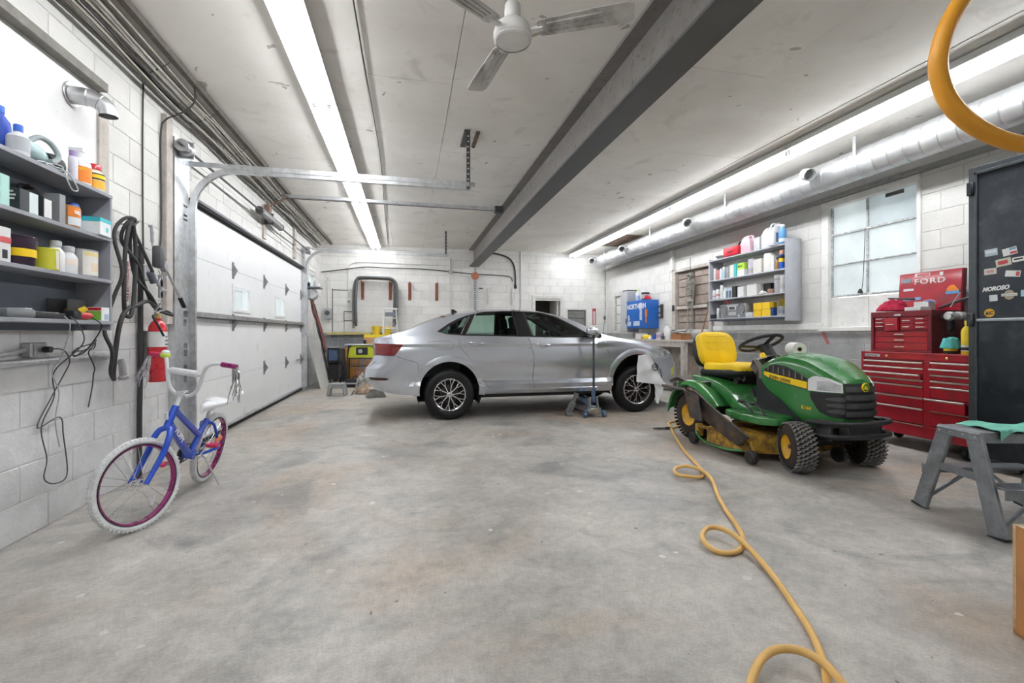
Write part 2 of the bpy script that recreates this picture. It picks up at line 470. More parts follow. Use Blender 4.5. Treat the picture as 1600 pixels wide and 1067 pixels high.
# an unlit room behind the doorway
d = struct('door_1', MB().bx(2.95, 4.40, YB+1.80, YB+1.85, 0, 2.45).bx(2.90, 2.95, YB+0.21, YB+1.85, 0, 2.45).bx(4.40, 4.45, YB+0.21, YB+1.85, 0, 2.45)
           .bx(2.90, 4.45, YB+0.21, YB+1.85, 2.45, 2.50).bx(2.90, 4.45, YB+0.21, YB+1.85, -0.05, 0.0), M('store_wall', (0.30, 0.29, 0.27), 0.8, 0, 0.2))
m = MB().bx(3.24, 3.33, YB-0.03, YB+0.06, 0, 2.059).bx(4.03, 4.12, YB-0.03, YB+0.06, 0, 2.059).bx(3.24, 4.12, YB-0.03, YB+0.06, 2.06, 2.14)
m.build('door_frame', 'frame_white', d, bevel=0.004)
MB().bx(3.97, 4.015, YB+0.07, YB+0.75, 0.02, 2.03).build('door_leaf', 'frame_white', d, bevel=0.004)
w3 = struct('window_3', MB().bx(4.25, 4.77, YB+0.05, YB+0.09, 0.9, 1.76), M('shutter_grey', (0.20, 0.205, 0.19), 0.6, 0, 0.2))
for k in range(4):
    MB().bx(4.27, 4.75, YB+0.005, YB+0.05, 0.93+k*0.205, 0.93+k*0.205+0.19).build('slat', 'shutter_grey', w3, bevel=0.006)
MB().bx(4.21, 4.25, YB-0.02, YB+0.05, 0.9, 1.759).bx(4.77, 4.81, YB-0.02, YB+0.05, 0.9, 1.759).bx(4.21, 4.81, YB-0.02, YB+0.05, 1.76, 1.80).build('window_frame', 'frame_white', w3, bevel=0.003)

# ---- right window: steel frame, six frosted panes, painted board below
def pane_mat(name, col, tr=0.62):
    m, nt, b = newmat(name)
    out = nt.nodes['Material Output']
    pos = nd(nt, 'ShaderNodeNewGeometry').outputs['Position']
    f = noise(nt, pos, 3.0, 6, 0.6)
    c = ramp(nt, [(0.3, tuple(q*0.86 for q in col)), (0.7, col)], f)
    t = nd(nt, 'ShaderNodeBsdfTranslucent'); nt.links.new(c, t.inputs[0])
    mx = nd(nt, 'ShaderNodeMixShader'); mx.inputs[0].default_value = tr
    b.inputs['Roughness'].default_value = 0.25; nt.links.new(c, b.inputs['Base Color'])
    nt.links.new(b.outputs[0], mx.inputs[1]); nt.links.new(t.outputs[0], mx.inputs[2]); nt.links.new(mx.outputs[0], out.inputs[0])
pane_mat('frosted_pane', (0.86, 0.90, 0.90)); pane_mat('frosted_pane_dim', (0.74, 0.79, 0.80))
M('window_steel', (0.46, 0.47, 0.48), 0.55, 0.2, 0.25, 20, dirt=(0.75, 0.75, 0.72), dirt_amt=0.5, dirt_scale=20)
M('flaked_white', (0.82, 0.82, 0.80), 0.6, 0, 0.08, 6, dirt=(0.58, 0.56, 0.53), dirt_amt=0.12, dirt_scale=9)
y0, y1, z0, z1 = WIN; xo = XR+0.06
w1 = struct('window_1', MB().bx(XR-0.02, XR+0.10, y1-0.05, y1+0.05, z0+.001, z1-0.021).bx(XR-0.02, XR+0.10, y0-0.02, y0+0.02, z0+.001, z1-0.021)
            .bx(XR-0.03, XR+0.10, y0-0.02, y1+0.05, z1-0.02, z1+0.06).bx(XR-0.05, XR+0.10, y0-0.04, y1+0.08, z0-0.05, z0), 'flaked_white', bevel=0.004)
zs = [1.605, 2.005, 2.40, z1-0.02]; ys = [y1-0.05, 4.41, y0+0.02]
for i in range(3):
    for j in range(2):
        MB().bx(xo, xo+0.005, ys[j+1]+0.002, ys[j]-0.002, zs[i]+0.002, zs[i+1]-0.002).build('pane', 'frosted_pane' if (i, j) != (2, 1) else 'frosted_pane_dim', w1)
for k, z in enumerate(zs[:3]):
    MB().bx(xo-0.03, xo+0.01, ys[2], ys[0], z-(0.016, 0.008, 0.016)[k], z+0.008).build('glazing_bar', 'window_steel', w1, bevel=0.003)
MB().bx(xo-0.025, xo+0.01, ys[1]-0.010, ys[1]+0.010, zs[0], zs[3]).build('glazing_bar', 'window_steel', w1, bevel=0.003)
MB().bx(xo-0.03, xo+0.01, ys[0]-0.012, ys[0]+0.02, zs[0]-0.02, zs[3]).build('window_frame', 'window_steel', w1, bevel=0.003)
MB().bx(xo-0.02, xo, ys[1]+0.02, ys[0], z0+0.005, zs[0]-0.03).build('lower_board', 'flaked_white', w1, bevel=0.003)
MB().bx(xo-0.02, xo, ys[2], ys[1]-0.02, z0+0.005, zs[0]-0.03).build('lower_board', 'flaked_white', w1, bevel=0.003)
MB().bx(xo-0.03, xo, ys[1]-0.02, ys[1]+0.02, z0+0.005, zs[0]-0.03).build('lower_post', 'flaked_white', w1, bevel=0.003)
MB().bx(xo-0.012, xo-0.002, 4.00, 4.20, zs[3]-0.055, zs[3]-0.012).build('tape_strip', M('tape', (0.12, 0.11, 0.10), 0.6), w1)
c = MB().tube(smooth_path([(xo-0.035, 4.42, 2.40), (xo-0.036, 4.43, 2.1), (xo-0.036, 4.445, 1.80), (xo-0.036, 4.46, 1.66)], 4), 0.004, 6)
lc = c.build('latch_cord', 'dark_steel', w1)
MB().lathe([(0.010, 0.05), (0.018, 0.035), (0.03, 0.0)], 10, (xo-0.05, 4.47, 1.615)).build('cord_weight', 'black_rubber', lc)

# small window behind the garage door, left wall
w2 = struct('window_2', MB().bx(XL-0.1, XL+0.02, 10.31, 10.36, 1.86, 2.54).bx(XL-0.1, XL+0.02, 10.94, 10.99, 1.86, 2.54).bx(XL-0.1, XL+0.02, 10.31, 10.99, 2.49, 2.54).bx(XL-0.1, XL+0.03, 10.31, 10.99, 1.86, 1.91), 'flaked_white', bevel=0.003)
MB().bx(XL-0.06, XL-0.055, 10.36, 10.94, 1.91, 2.49).build('pane', 'frosted_pane', w2)
MB().bx(XL-0.065, XL-0.04, 10.63, 10.66, 1.91, 2.49).build('glazing_bar', 'window_steel', w2)

# ---- brown boarded doorway in the right wall
M('brown_board', (0.33, 0.27, 0.235), 0.75, 0, 0.2, 7, bump=0.3, bscale=25, dirt=(0.24, 0.19, 0.16), dirt_amt=0.4)
d2 = struct('door_2', MB().bx(XR+0.06, XR+0.09, 7.25, 8.36, 1.15, 2.38), 'brown_board')
def pan(a, b, c, e):
    MB().bx(XR+0.025, XR+0.07, a, b, c, e).build('panel', 'brown_board', d2, bevel=0.008)
zz = [1.19, 1.34, 1.475, 1.60, 1.86, 2.05, 2.21, 2.35]
for k in range(7):
    if k == 3: continue
    pan(7.30, 7.78, zz[k], zz[k+1]-0.012); pan(7.83, 8.31, zz[k], zz[k+1]-0.012)
pan(7.30, 7.78, 1.68, 1.85); pan(7.83, 8.31, 1.68, 1.85)
M('weathered', (0.50, 0.46, 0.42), 0.75, 0, 0.2, 10, bump=0.2, bscale=40)
MB().bx(XR-0.05, XR+0.07, 8.33, 8.45, 1.12, 2.359).bx(XR-0.05, XR+0.07, 7.18, 7.27, 1.12, 2.359).bx(XR-0.04, XR+0.07, 7.18, 8.45, 2.36, 2.42).build('door_frame', 'weathered', d2, bevel=0.006)
MB().bx(XR-0.02, XR+0.03, 7.25, 8.36, 1.605, 1.665).build('cross_rail', 'weathered', d2, bevel=0.006)
for y in (7.24, 8.38):
    MB().bx(XR-0.075, XR-0.045, y-0.03, y+0.03, 1.58, 1.70).build('bracket', 'dark_steel', d2, bevel=0.004)
# block-lined recess beside the blue cabinet
rc = struct('window_4', MB().bx(XR+0.13, XR+0.16, 10.72, 11.22, 1.15, 2.10), 'mortar')
for k in range(4):
    MB().bx(XR+0.05, XR+0.14, 10.74, 11.20, 1.16+k*0.235, 1.16+k*0.235+0.22).build('block', 'block_right', rc, bevel=0.008)
# ---- trims: timber ledge on top of the right-hand wall, board under the window
struct('trim_1', MB().bx(XR-0.10, XR-0.001, 1.6, YB-0.01, 2.845, 2.885), M('ledge', (0.30, 0.30, 0.29), 0.7, 0, 0.2))
struct('trim_2', MB().bx(XR-0.05, XR-0.001, 4.95, 7.15, 1.17, 1.255), 'flaked_white', bevel=0.004)
struct('trim_3', MB().bx(XR-0.07, XR-0.001, 8.40, 8.50, 2.42, 2.84).bx(XR-0.04, XR-0.001, 8.41, 8.48, 0.0, 1.12), 'flaked_white', bevel=0.006)

# ---- steel beam under the ceiling
M('beam_steel', (0.27, 0.255, 0.24), 0.5, 0.3, 0.18, 7, bump=0.25, bscale=90, dirt=(0.13, 0.11, 0.09), dirt_amt=0.25, dirt_scale=14)
M('flange_steel', (0.14, 0.14, 0.145), 0.5, 0.35, 0.12, 5)
bt = thing('steel_beam', 'long dark grey steel beam running under the ceiling beside the fan', 'beam', (1.68, 0, 2.85))
MB().bx(-0.012, 0.012, YN+0.05, YB-0.002, 0.02, 0.435).build('web', 'beam_steel', bt)
MB().bx(-0.125, 0.125, YN+0.05, YB-0.002, 0.0, 0.024).build('flange', 'flange_steel', bt, bevel=0.004)
MB().bx(-0.135, 0.135, YN+0.05, YB-0.002, 0.42, 0.449).build('flange', 'beam_steel', bt, bevel=0.004)
# ================================================================== FLUORESCENT STRIPS
def tube_mat():
    m, nt, b = newmat('lit_tube')
    b.inputs['Base Color'].default_value = (1, 1, 1, 1); b.inputs['Emission Color'].default_value = (0.96, 0.98, 1.0, 1)
    b.inputs['Emission Strength'].default_value = TUBE_POWER
tube_mat()
M('fixture_white', (0.86, 0.87, 0.88), 0.35, 0, 0.04)
def fixture(label, loc, group):
    t = thing('fluorescent_light', label, 'light', loc, 0, group)
    L = 2.40
    MB().prism([(-0.125, 0.0), (0.125, 0.0), (0.10, 0.075), (-0.10, 0.075)], L, (0, L/2, 0)).build('housing', 'fixture_white', t, bevel=0.004)
    for s in (-1, 1):
        tb = MB().cyl((s*0.062, -L/2+0.04, -0.026), (s*0.062, L/2-0.04, -0.026), 0.019, n=8).build('tube', 'lit_tube', t)
        MB().bx(s*0.062-0.016, s*0.062+0.016, -L/2+0.006, -L/2+0.04, -0.044, 0.004).build('lamp_holder', 'fixture_white', t, bevel=0.003)
        MB().bx(s*0.062-0.016, s*0.062+0.016, L/2-0.04, L/2-0.006, -0.044, 0.004).build('lamp_holder', 'fixture_white', t, bevel=0.003)
    return t
words = ('first', 'second', 'third', 'fourth', 'fifth', 'sixth')
def strip(x, side, grp, yend, n):
    f0 = None
    for k in range(n):
        y = yend-1.2-k*2.405
        lab = '%s twin-tube ceiling light from the back wall in the row %s' % (words[k], side)
        if f0 is None: f0 = fixture(lab, (x, y, ZC-0.085), grp)
        else:
            f = dup(f0, (x, y, ZC-0.085), None, lab)
            if y+1.2 < 2.0: f.name = 'fluorescent_light_offscreen'     # the row runs on past the edge of the picture
strip(-0.76, 'over the garage door side', 'ceiling lights along the garage door', 11.6, 5)
strip(4.33, 'beside the round air duct', 'ceiling lights along the air duct', 11.6, 5)
# ================================================================== THE CAR (x forward, near side is -y, rear axle over the origin)
def paint_mat():
    m, nt, b = newmat('car_paint')
    tc = nd(nt, 'ShaderNodeTexCoord').outputs['Object']
    f = noise(nt, tc, 900, 1)
    nt.links.new(ramp(nt, [(0.35, (0.54, 0.57, 0.63)), (0.65, (0.68, 0.71, 0.77))], f), b.inputs['Base Color'])
    b.inputs['Metallic'].default_value = 0.80; b.inputs['Roughness'].default_value = 0.27
    b.inputs['Coat Weight'].default_value = 0.8; b.inputs['Coat Roughness'].default_value = 0.04
paint_mat()
def glass_mat(name, col, rough=0.0):
    m, nt, b = newmat(name)
    out = nt.nodes['Material Output']
    tr = nd(nt, 'ShaderNodeBsdfTransparent'); tr.inputs[0].default_value = (*col, 1)
    gl = nd(nt, 'ShaderNodeBsdfGlossy'); gl.inputs['Roughness'].default_value = rough
    fr = nd(nt, 'ShaderNodeFresnel'); fr.inputs[0].default_value = 1.45
    tc = nd(nt, 'ShaderNodeTexCoord').outputs['Object']
    ad = nd(nt, 'ShaderNodeMath', operation='MULTIPLY_ADD'); nt.links.new(noise(nt, tc, 5, 3), ad.inputs[0]); ad.inputs[1].default_value = 0.02
    nt.links.new(fr.outputs[0], ad.inputs[2])
    mx = nd(nt, 'ShaderNodeMixShader'); nt.links.new(ad.outputs[0], mx.inputs[0])
    nt.links.new(tr.outputs[0], mx.inputs[1]); nt.links.new(gl.outputs[0], mx.inputs[2]); nt.links.new(mx.outputs[0], out.inputs[0])
glass_mat('car_glass', (0.60, 0.76, 0.69)); glass_mat('dark_glass', (0.30, 0.42, 0.39)); glass_mat('clear_glass', (0.92, 0.95, 0.95))
M('lamp_red', (0.20, 0.003, 0.006), 0.12, 0, 0.25, 9, coat=1.0)
M('lamp_dark', (0.05, 0.008, 0.01), 0.15, 0, 0.2, 9, coat=1.0)
M('headlamp', (0.42, 0.44, 0.47), 0.1, 0.6, 0.5, 16, coat=1.0)
M('gloss_black', (0.012, 0.012, 0.014), 0.12, 0, 0.1, coat=0.6)
M('liner', (0.02, 0.02, 0.021), 0.9, 0, 0.2)
M('alloy', (0.72, 0.72, 0.73), 0.25, 0.9, 0.06)
M('alloy_dark', (0.008, 0.008, 0.009), 0.4, 0.0, 0.1)
M('tyre', (0.009, 0.009, 0.011), 0.5, 0, 0.2, 40)
M('seat_cloth', (0.025, 0.028, 0.03), 0.9, 0, 0.2, 40)

T_ZC = [(-1.075,.62),(-1.07,.80),(-1.055,1.0),(-1.03,1.062),(-.83,1.102),(-.57,1.165),(-.34,1.275),(-.17,1.342),(0,1.397),(.18,1.44),(.53,1.480),(.89,1.497),(1.17,1.492),(1.45,1.453),(1.74,1.352),(1.99,1.222),(2.2,1.108),(2.44,1.062),(2.85,1.0),(3.17,.925),(3.37,.85),(3.47,.785),(3.56,.69),(3.61,.58),(3.625,.50)]
T_ZB = [(-1.075,.58),(-1.07,.52),(-1.055,.43),(-1.0,.385),(-.8,.355),(-.37,.322),(.4,.318),(2.3,.318),(2.9,.335),(3.2,.30),(3.45,.295),(3.58,.31),(3.61,.36),(3.625,.44)]
T_W = [(-1.075,.52),(-1.07,.60),(-1.055,.67),(-1.0,.755),(-.9,.815),(-.7,.858),(-.3,.882),(.3,.895),(1.3,.90),(2.2,.895),(2.7,.882),(2.95,.85),(3.15,.79),(3.32,.70),(3.46,.57),(3.55,.42),(3.61,.24),(3.625,.12)]
T_BELT = [(-1.075,.60),(-1.07,.74),(-1.055,.93),(-1.03,1.02),(-.9,1.045),(-.5,1.072),(-.16,1.10),(.5,1.092),(1.0,1.082),(2.0,1.052),(2.3,1.015),(2.7,.955),(3.0,.89),(3.3,.79),(3.5,.67),(3.61,.54),(3.625,.47)]
T_IN = [(.30,.060),(.335,.030),(.365,.014),(.378,.022),(.39,.020),(.445,-.010),(.50,.048),(.515,.048),(.60,.018),(.72,.001),(.85,.004),(.945,.016),(.983,0.0),(1.0,.006),(1.06,.026),(1.12,.040)]
def inset(x, z):
    k = lerp(T_IN, z)
    plain = lerp([(.28,.06),(.40,.02),(.60,.006),(.75,0),(.90,.004),(1.12,.04)], z)
    f = 1.0 if -.2 < x < 2.0 else max(0.0, 1-(abs(x-0.9)-1.1)/0.45)
    if z > 0.9: f = 1.0 if -.7 < x < 2.1 else max(0.0, 1-(abs(x-0.7)-1.4)/0.4)
    return k*f+plain*(1-f)
def side_y(x, z):
    """half width of the lower body at (x, z)"""
    w = slerp(T_W, x); b = slerp(T_BELT, x); zb = slerp(T_ZB, x)
    e = 0.0
    if x > 2.9 or x < -0.75:
        t = (z-zb)/max(0.05, b-zb); e = 0.05*max(0, t-0.75)**2*16
        if x > 3.0: e += 0.03*max(0.0, 1-abs(z-.60)/.05)*0.5
    return w-inset(x, z)-e
def section(x):
    zb, zt, b = slerp(T_ZB, x), slerp(T_ZC, x), slerp(T_BELT, x)
    b = min(b, zt-0.012); P = []
    base = [.30,.335,.365,.378,.39,.445,.50,.515,.56,.60,.66,.72,.78,.85,.90,.945,.983,1.0,1.04]
    for i, q in enumerate(base):
        z = zb+(q-.30)*(b-zb)/(1.085-.30)
        zz = z if -1.0 < x < 3.3 else q
        P.append((side_y(x, q if abs(b-1.085) < .04 else z), q+(zb-.30)*(1-i/6) if (abs(b-1.085) < .04 and i < 6) else (q if abs(b-1.085) < .04 else z)))
    wb = side_y(x, b); P.append((wb, b))
    ze = b+(zt-b)*0.84; we = wb-(ze-b)*0.70-0.012
    for t in (.12,.25,.38,.5,.62,.74,.87,1.0):
        P.append((wb+(we-wb)*t+0.012*math.sin(PI*t), b+(ze-b)*t))
    for t in (.10,.22,.40,.60,.80,1.0):
        a = t*PI/2; P.append((we*(1-math.sin(a)*1.0) if t < 1 else 0.0, ze+(zt-ze)*math.sin(a)**0.8))
    return P
xs = sorted({-1.075,-1.07,-1.055,-1.03,-1.0,-.95,*[round(-.9+.04*i,3) for i in range(109)],3.44,3.47,3.50,3.53,3.555,3.58,3.60,3.61,3.618,3.625})
car = thing('sedan_car', 'silver four-door sedan parked sideways across the garage floor', 'car', (0.53, 6.79, 0))
secs = [section(x) for x in xs]; ns = len(secs[0])
BM = bmesh.new(); LAY = BM.faces.layers.int.new('zone')
def warp(x, z):
    w = min(1.0, max(0.0, (-.62-x)/.40)); w = w*w*(3-2*w)
    up = min(1.0, max(0.0, (z-.66)/.09)); up = up*up*(3-2*up)
    return x + w*(.105*up - .03*max(0.0, (z-.86)/.2)*up) + w*max(0.0, .53-z)*.75
vv = []
for s in (-1, 1):
    vv.append([[BM.verts.new((warp(x, p[1]), s*p[0], p[1])) if not (p[0] == 0 and s == 1) else vv[0][i][j] for j, p in enumerate(secs[i])] for i, x in enumerate(xs)])
for si in (0, 1):
    g = vv[si]
    for i in range(len(xs)-1):
        xm = (xs[i]+xs[i+1])/2
        for j in range(ns-1):
            q = [g[i][j], g[i+1][j], g[i+1][j+1], g[i][j+1]]
            if si: q.reverse()
            f = BM.faces.new(q); f.smooth = True
            top = j >= 27
            f[LAY] = 1 if (top and 1.46 < xm < 2.14) else 2 if (top and -.46 < xm < .10) else 3 if (j >= 27 and 2.20 < xm < 3.30) else 4 if (j >= 27 and xm < -.50) else 0
for e, flip in ((0, False), (len(xs)-1, True)):
    loop = [vv[0][e][j] for j in range(ns)]+[vv[1][e][j] for j in range(ns-2, -1, -1)]
    try:
        f = BM.faces.new(loop if not flip else loop[::-1]); f.smooth = True
    except ValueError: pass
def inside(poly, x, z):
    c = False; n = len(poly)
    for i in range(n):
        (a, b), (p, q) = poly[i], poly[i-1]
        if (b > z) != (q > z) and x < (p-a)*(z-b)/(q-b)+a: c = not c
    return c
def cut(bm, poly):
    n = len(poly)
    for i in range(n):
        (a, b), (p, q) = poly[i], poly[(i+1) % n]
        x0, x1, z0, z1 = min(a,p)-.005, max(a,p)+.005, min(b,q)-.005, max(b,q)+.005
        fs = [f for f in bm.faces if max(v.co.x for v in f.verts) > x0 and min(v.co.x for v in f.verts) < x1 and max(v.co.z for v in f.verts) > z0 and min(v.co.z for v in f.verts) < z1]
        if not fs: continue
        geom = list({*fs, *[e for f in fs for e in f.edges], *[v for f in fs for v in f.verts]})
        bmesh.ops.bisect_plane(bm, geom=geom, plane_co=(a, 0, b), plane_no=((q-b), 0, -(p-a)), dist=1e-5)
def extract(bm, test, gap=0.0035, inw=0.0, rim=0.012):
    """move the faces that pass test into a new bmesh, pull its border in by gap, turn the rim inwards"""
    fs = [f for f in bm.faces if test(f)]
    nb = bmesh.new(); mp = {}
    lay = bm.faces.layers.int['zone']; l2 = nb.faces.layers.int.new('zone')
    for f in fs:
        for v in f.verts:
            if v not in mp: mp[v] = nb.verts.new(v.co)
        k = nb.faces.new([mp[v] for v in f.verts]); k.smooth = True; k[l2] = f[lay]
    bmesh.ops.delete(bm, geom=fs, context='FACES')
    if gap:
        mv = {}
        for v in nb.verts:
            if any(len(e.link_faces) == 1 for e in v.link_edges):
                c = sum((f.calc_center_median() for f in v.link_faces), Vector())/len(v.link_faces)
                d = c-v.co
                mv[v] = d.normalized()*min(gap, d.length*0.4)
        for v, d in mv.items(): v.co += d
    if rim:
        es = [e for e in nb.edges if len(e.link_faces) == 1]
        ex = bmesh.ops.extrude_edge_only(nb, edges=es)
        for v in ex['geom']:
            if isinstance(v, bmesh.types.BMVert):
                y = v.co.y; v.co.y -= math.copysign(min(rim, abs(y)), y) if abs(y) > 0.02 else 0
                if abs(y) < 0.3: v.co.z -= rim*0.5
    if inw:
        for v in nb.verts: v.co.y -= math.copysign(inw, v.co.y)
    return nb
def finish(bm, name, mat, parent=None, angle=28):
    me = bpy.data.meshes.new(name); bm.to_mesh(me); bm.free()
    me.materials.append(MATS[mat]); me.set_sharp_from_angle(angle=R(angle))
    return put(name, me, parent)
def loc_poly(P):
    out = []
    for X, z in P:
        k = 1+(z-1.09)*0.12 if z > 1.09 else 1.0
        out.append((X*k-.53, 1.12+(z-1.12)*k))
    return out
win = loc_poly([(0.368,1.145),(0.506,1.244),(0.62,1.304),(0.755,1.358),(1.008,1.413),(1.353,1.436),(1.707,1.420),(1.978,1.352),(2.255,1.218),(2.45,1.118),(2.56,1.062),(1.9,1.070),(1.353,1.084),(0.671,1.097),(0.506,1.108)])
cen = lambda f: f.calc_center_median()
cut(BM, win)
WN = extract(BM, lambda f: inside(win, cen(f).x, cen(f).z) and abs(cen(f).y) > 0.5, 0.002, 0.004, 0.02)
for nm, P, mt in (('quarter_window', [(.43,1.142),(.52,1.215),(.72,1.320),(.755,1.325),(.66,1.118),(.50,1.122)], 'dark_glass'),
                  ('rear_door_window', [(.745,1.112),(.865,1.372),(1.03,1.398),(1.345,1.412),(1.435,1.098)], 'car_glass'),
                  ('front_door_window', [(1.655,1.090),(1.525,1.400),(1.70,1.395),(1.96,1.335),(2.235,1.205),(2.36,1.135),(2.36,1.078)], 'car_glass')):
    gp = loc_poly(P); cut(WN, gp)
    for s in (-1, 1):
        G = extract(WN, lambda f: inside(gp, cen(f).x, cen(f).z) and cen(f).y*s > 0, 0.001, 0.004, 0)
        finish(G, nm, mt, car)
finish(WN, 'window_trim', 'gloss_black', car)
def panel(name, P, mat, filt=None, gap=0.004, inw=0.0, sides=(-1, 1), both=False, rim=0.012):
    cut(BM, P); res = []
    for s in ((0,) if both else sides):
        b = extract(BM, lambda f: inside(P, cen(f).x, cen(f).z) and (s == 0 or cen(f).y*s > 0) and (filt is None or filt(cen(f))), gap, inw, rim)
        res.append(finish(b, name, mat, car))
    return res
panel('tail_lamp', [(-1.2,1.0),(-.605,.985),(-.585,.972),(-.69,.838),(-.87,.842),(-1.2,.852)], 'lamp_red', lambda c: abs(c.y) > .42)
panel('head_lamp', [(3.00,.862),(3.07,.905),(3.20,.895),(3.32,.83),(3.40,.76),(3.36,.735),(3.22,.75),(3.08,.80)], 'headlamp', lambda c: abs(c.y) > .3)
panel('reflector', [(-1.02,.563),(-.80,.558),(-.765,.545),(-.80,.525),(-.98,.53)], 'lamp_dark', lambda c: abs(c.y) > .3, 0.001)
M('yellow_film', (0.62, 0.66, 0.08), 0.4, 0, 0.1)
panel('fog_lamp_cover', [(3.30,.60),(3.36,.62),(3.385,.60),(3.37,.50),(3.31,.49)], 'yellow_film', lambda c: abs(c.y) > .3, 0.001)
arcs = ((0.0, .375, .395), (2.655, .445, .395))
for ax_, az, ar in arcs:
    P = [(ax_+ar*math.cos(R(a)), az+ar*math.sin(R(a))) for a in range(-10, 191, 8)]; P = [(P[0][0], .2)]+P+[(P[-1][0], .2)]
    cut(BM, P)
    bmesh.ops.delete(BM, geom=[f for f in BM.faces if inside(P, cen(f).x, cen(f).z) and abs(cen(f).y) > .3], context='FACES')
rear = [(.133,1.12),(.130,1.09),(.117,.996),(.117,.962),(.267,.778),(.529,.384),(1.132,.388),(1.114,.526),(1.132,.784),(1.087,.957),(1.034,1.12)]
front = [(1.034,1.12),(1.087,.957),(1.132,.784),(1.114,.526),(1.132,.388),(2.199,.392),(2.209,.547),(2.228,.807),(2.199,.905),(2.113,1.066),(2.0,1.12)]
dr = panel('rear_door', rear, 'car_paint', lambda c: abs(c.y) > .7); df = panel('front_door', front, 'car_paint', lambda c: abs(c.y) > .7)
panel('fuel_flap', [(-.28,1.01),(-.255,.97),(-.19,.915),(.03,.913),(.045,.935),(.045,.985),(0,1.022),(-.20,1.022)], 'car_paint', lambda c: c.y < 0, 0.003, sides=(-1,))
panel('rear_bumper', [(-1.3,.845),(-.70,.838),(-.40,.745),(-.395,.2),(-1.3,.2)], 'car_paint', None, both=True)
panel('front_bumper', [(2.95,.60),(3.05,.70),(3.22,.745),(3.37,.73),(3.8,.72),(3.8,.1),(2.9,.1)], 'car_paint', None, both=True)
for z, nm, mt in ((1, 'windscreen', 'car_glass'), (2, 'rear_screen', 'dark_glass'), (3, 'bonnet', 'car_paint'), (4, 'boot_lid', 'car_paint')):
    finish(extract(BM, lambda f: f[BM.faces.layers.int['zone']] == z, 0.004, 0, 0.01), nm, mt, car)
finish(BM, 'body_shell', 'car_paint', car)
# arch lips, liners
def sy(x, z): return side_y(x, z)
for ax_, az, ar in arcs:
    for s in (-1, 1):
        def lip(u, v):
            a = R(-8+196*u); r = ar-0.012+0.082*v; x, z = ax_+r*math.cos(a), az+r*math.sin(a)
            return (x, s*(sy(x, max(z, .33))+0.016-0.010*v*v), z)
        MB().grid(lip, 40, 4, 0.02*s).build('wheel_arch', 'car_paint', car, angle=40)
        ring = [[(ax_+(ar+.03)*math.cos(R(a)), s*y, az+(ar+.03)*math.sin(R(a))) for a in range(-25, 206, 10)] for y in (.86 if ax_ < 1 else .83, .5)]
        q = MB().loft(ring, False, False)
        n = len(ring[0]); q.add(ring[1], [tuple(range(n))]); q.build('arch_liner', 'liner', car)
# underbody, cabin
MB().bx(-.80, 3.3, -.56, .56, .34, .42).bx(.44, 2.20, -.82, .82, .285, .33).bx(.44, 2.2, -.45, .45, .22, .30).bx(-.8, 3.2, -.45, .45, .40, .55).build('underbody', 'liner', car)
MB().bx(.42, 2.22, -.82, .82, .33, .62).bx(1.72, 2.25, -.76, .76, .60, 1.02).bx(-.5, .15, -.74, .74, .55, 1.05).build('cabin_floor', 'seat_cloth', car, bevel=0.03, seg=2)
def seat(x, y, w, name='seat'):
    mb = MB().box((x+.22, y, .66), (.50, w, .16)).box((x-.08, y, .93), (.14, w-.02, .56), (0, R(-17), 0))
    mb.box((x-.19, y, 1.27), (.10, min(w, .27), .19), (0, R(-10), 0)); mb.build(name, 'seat_cloth', car, bevel=0.04, seg=3)
seat(1.15, -.37, .50); seat(1.15, .37, .50); seat(.32, 0, 1.25, 'rear_seat')
st = MB().tube([Vector((1.66+.06*math.cos(a)*1.0, -0.37*-1+.18*math.sin(a), .99+.17*math.cos(a))) for a in [2*PI*i/20 for i in range(20)]], .016, 6, True)
st.cyl((1.80, .37, .92), (1.66, .37, .99), .03, n=8).bar((1.66, .20, .99), (1.66, .54, .99), .02, .05).build('steering_wheel', 'black_plastic', car)
MB().box((1.52, 0, 1.36), (.03, .24, .07)).build('rear_view_mirror', 'black_plastic', car, bevel=0.01)
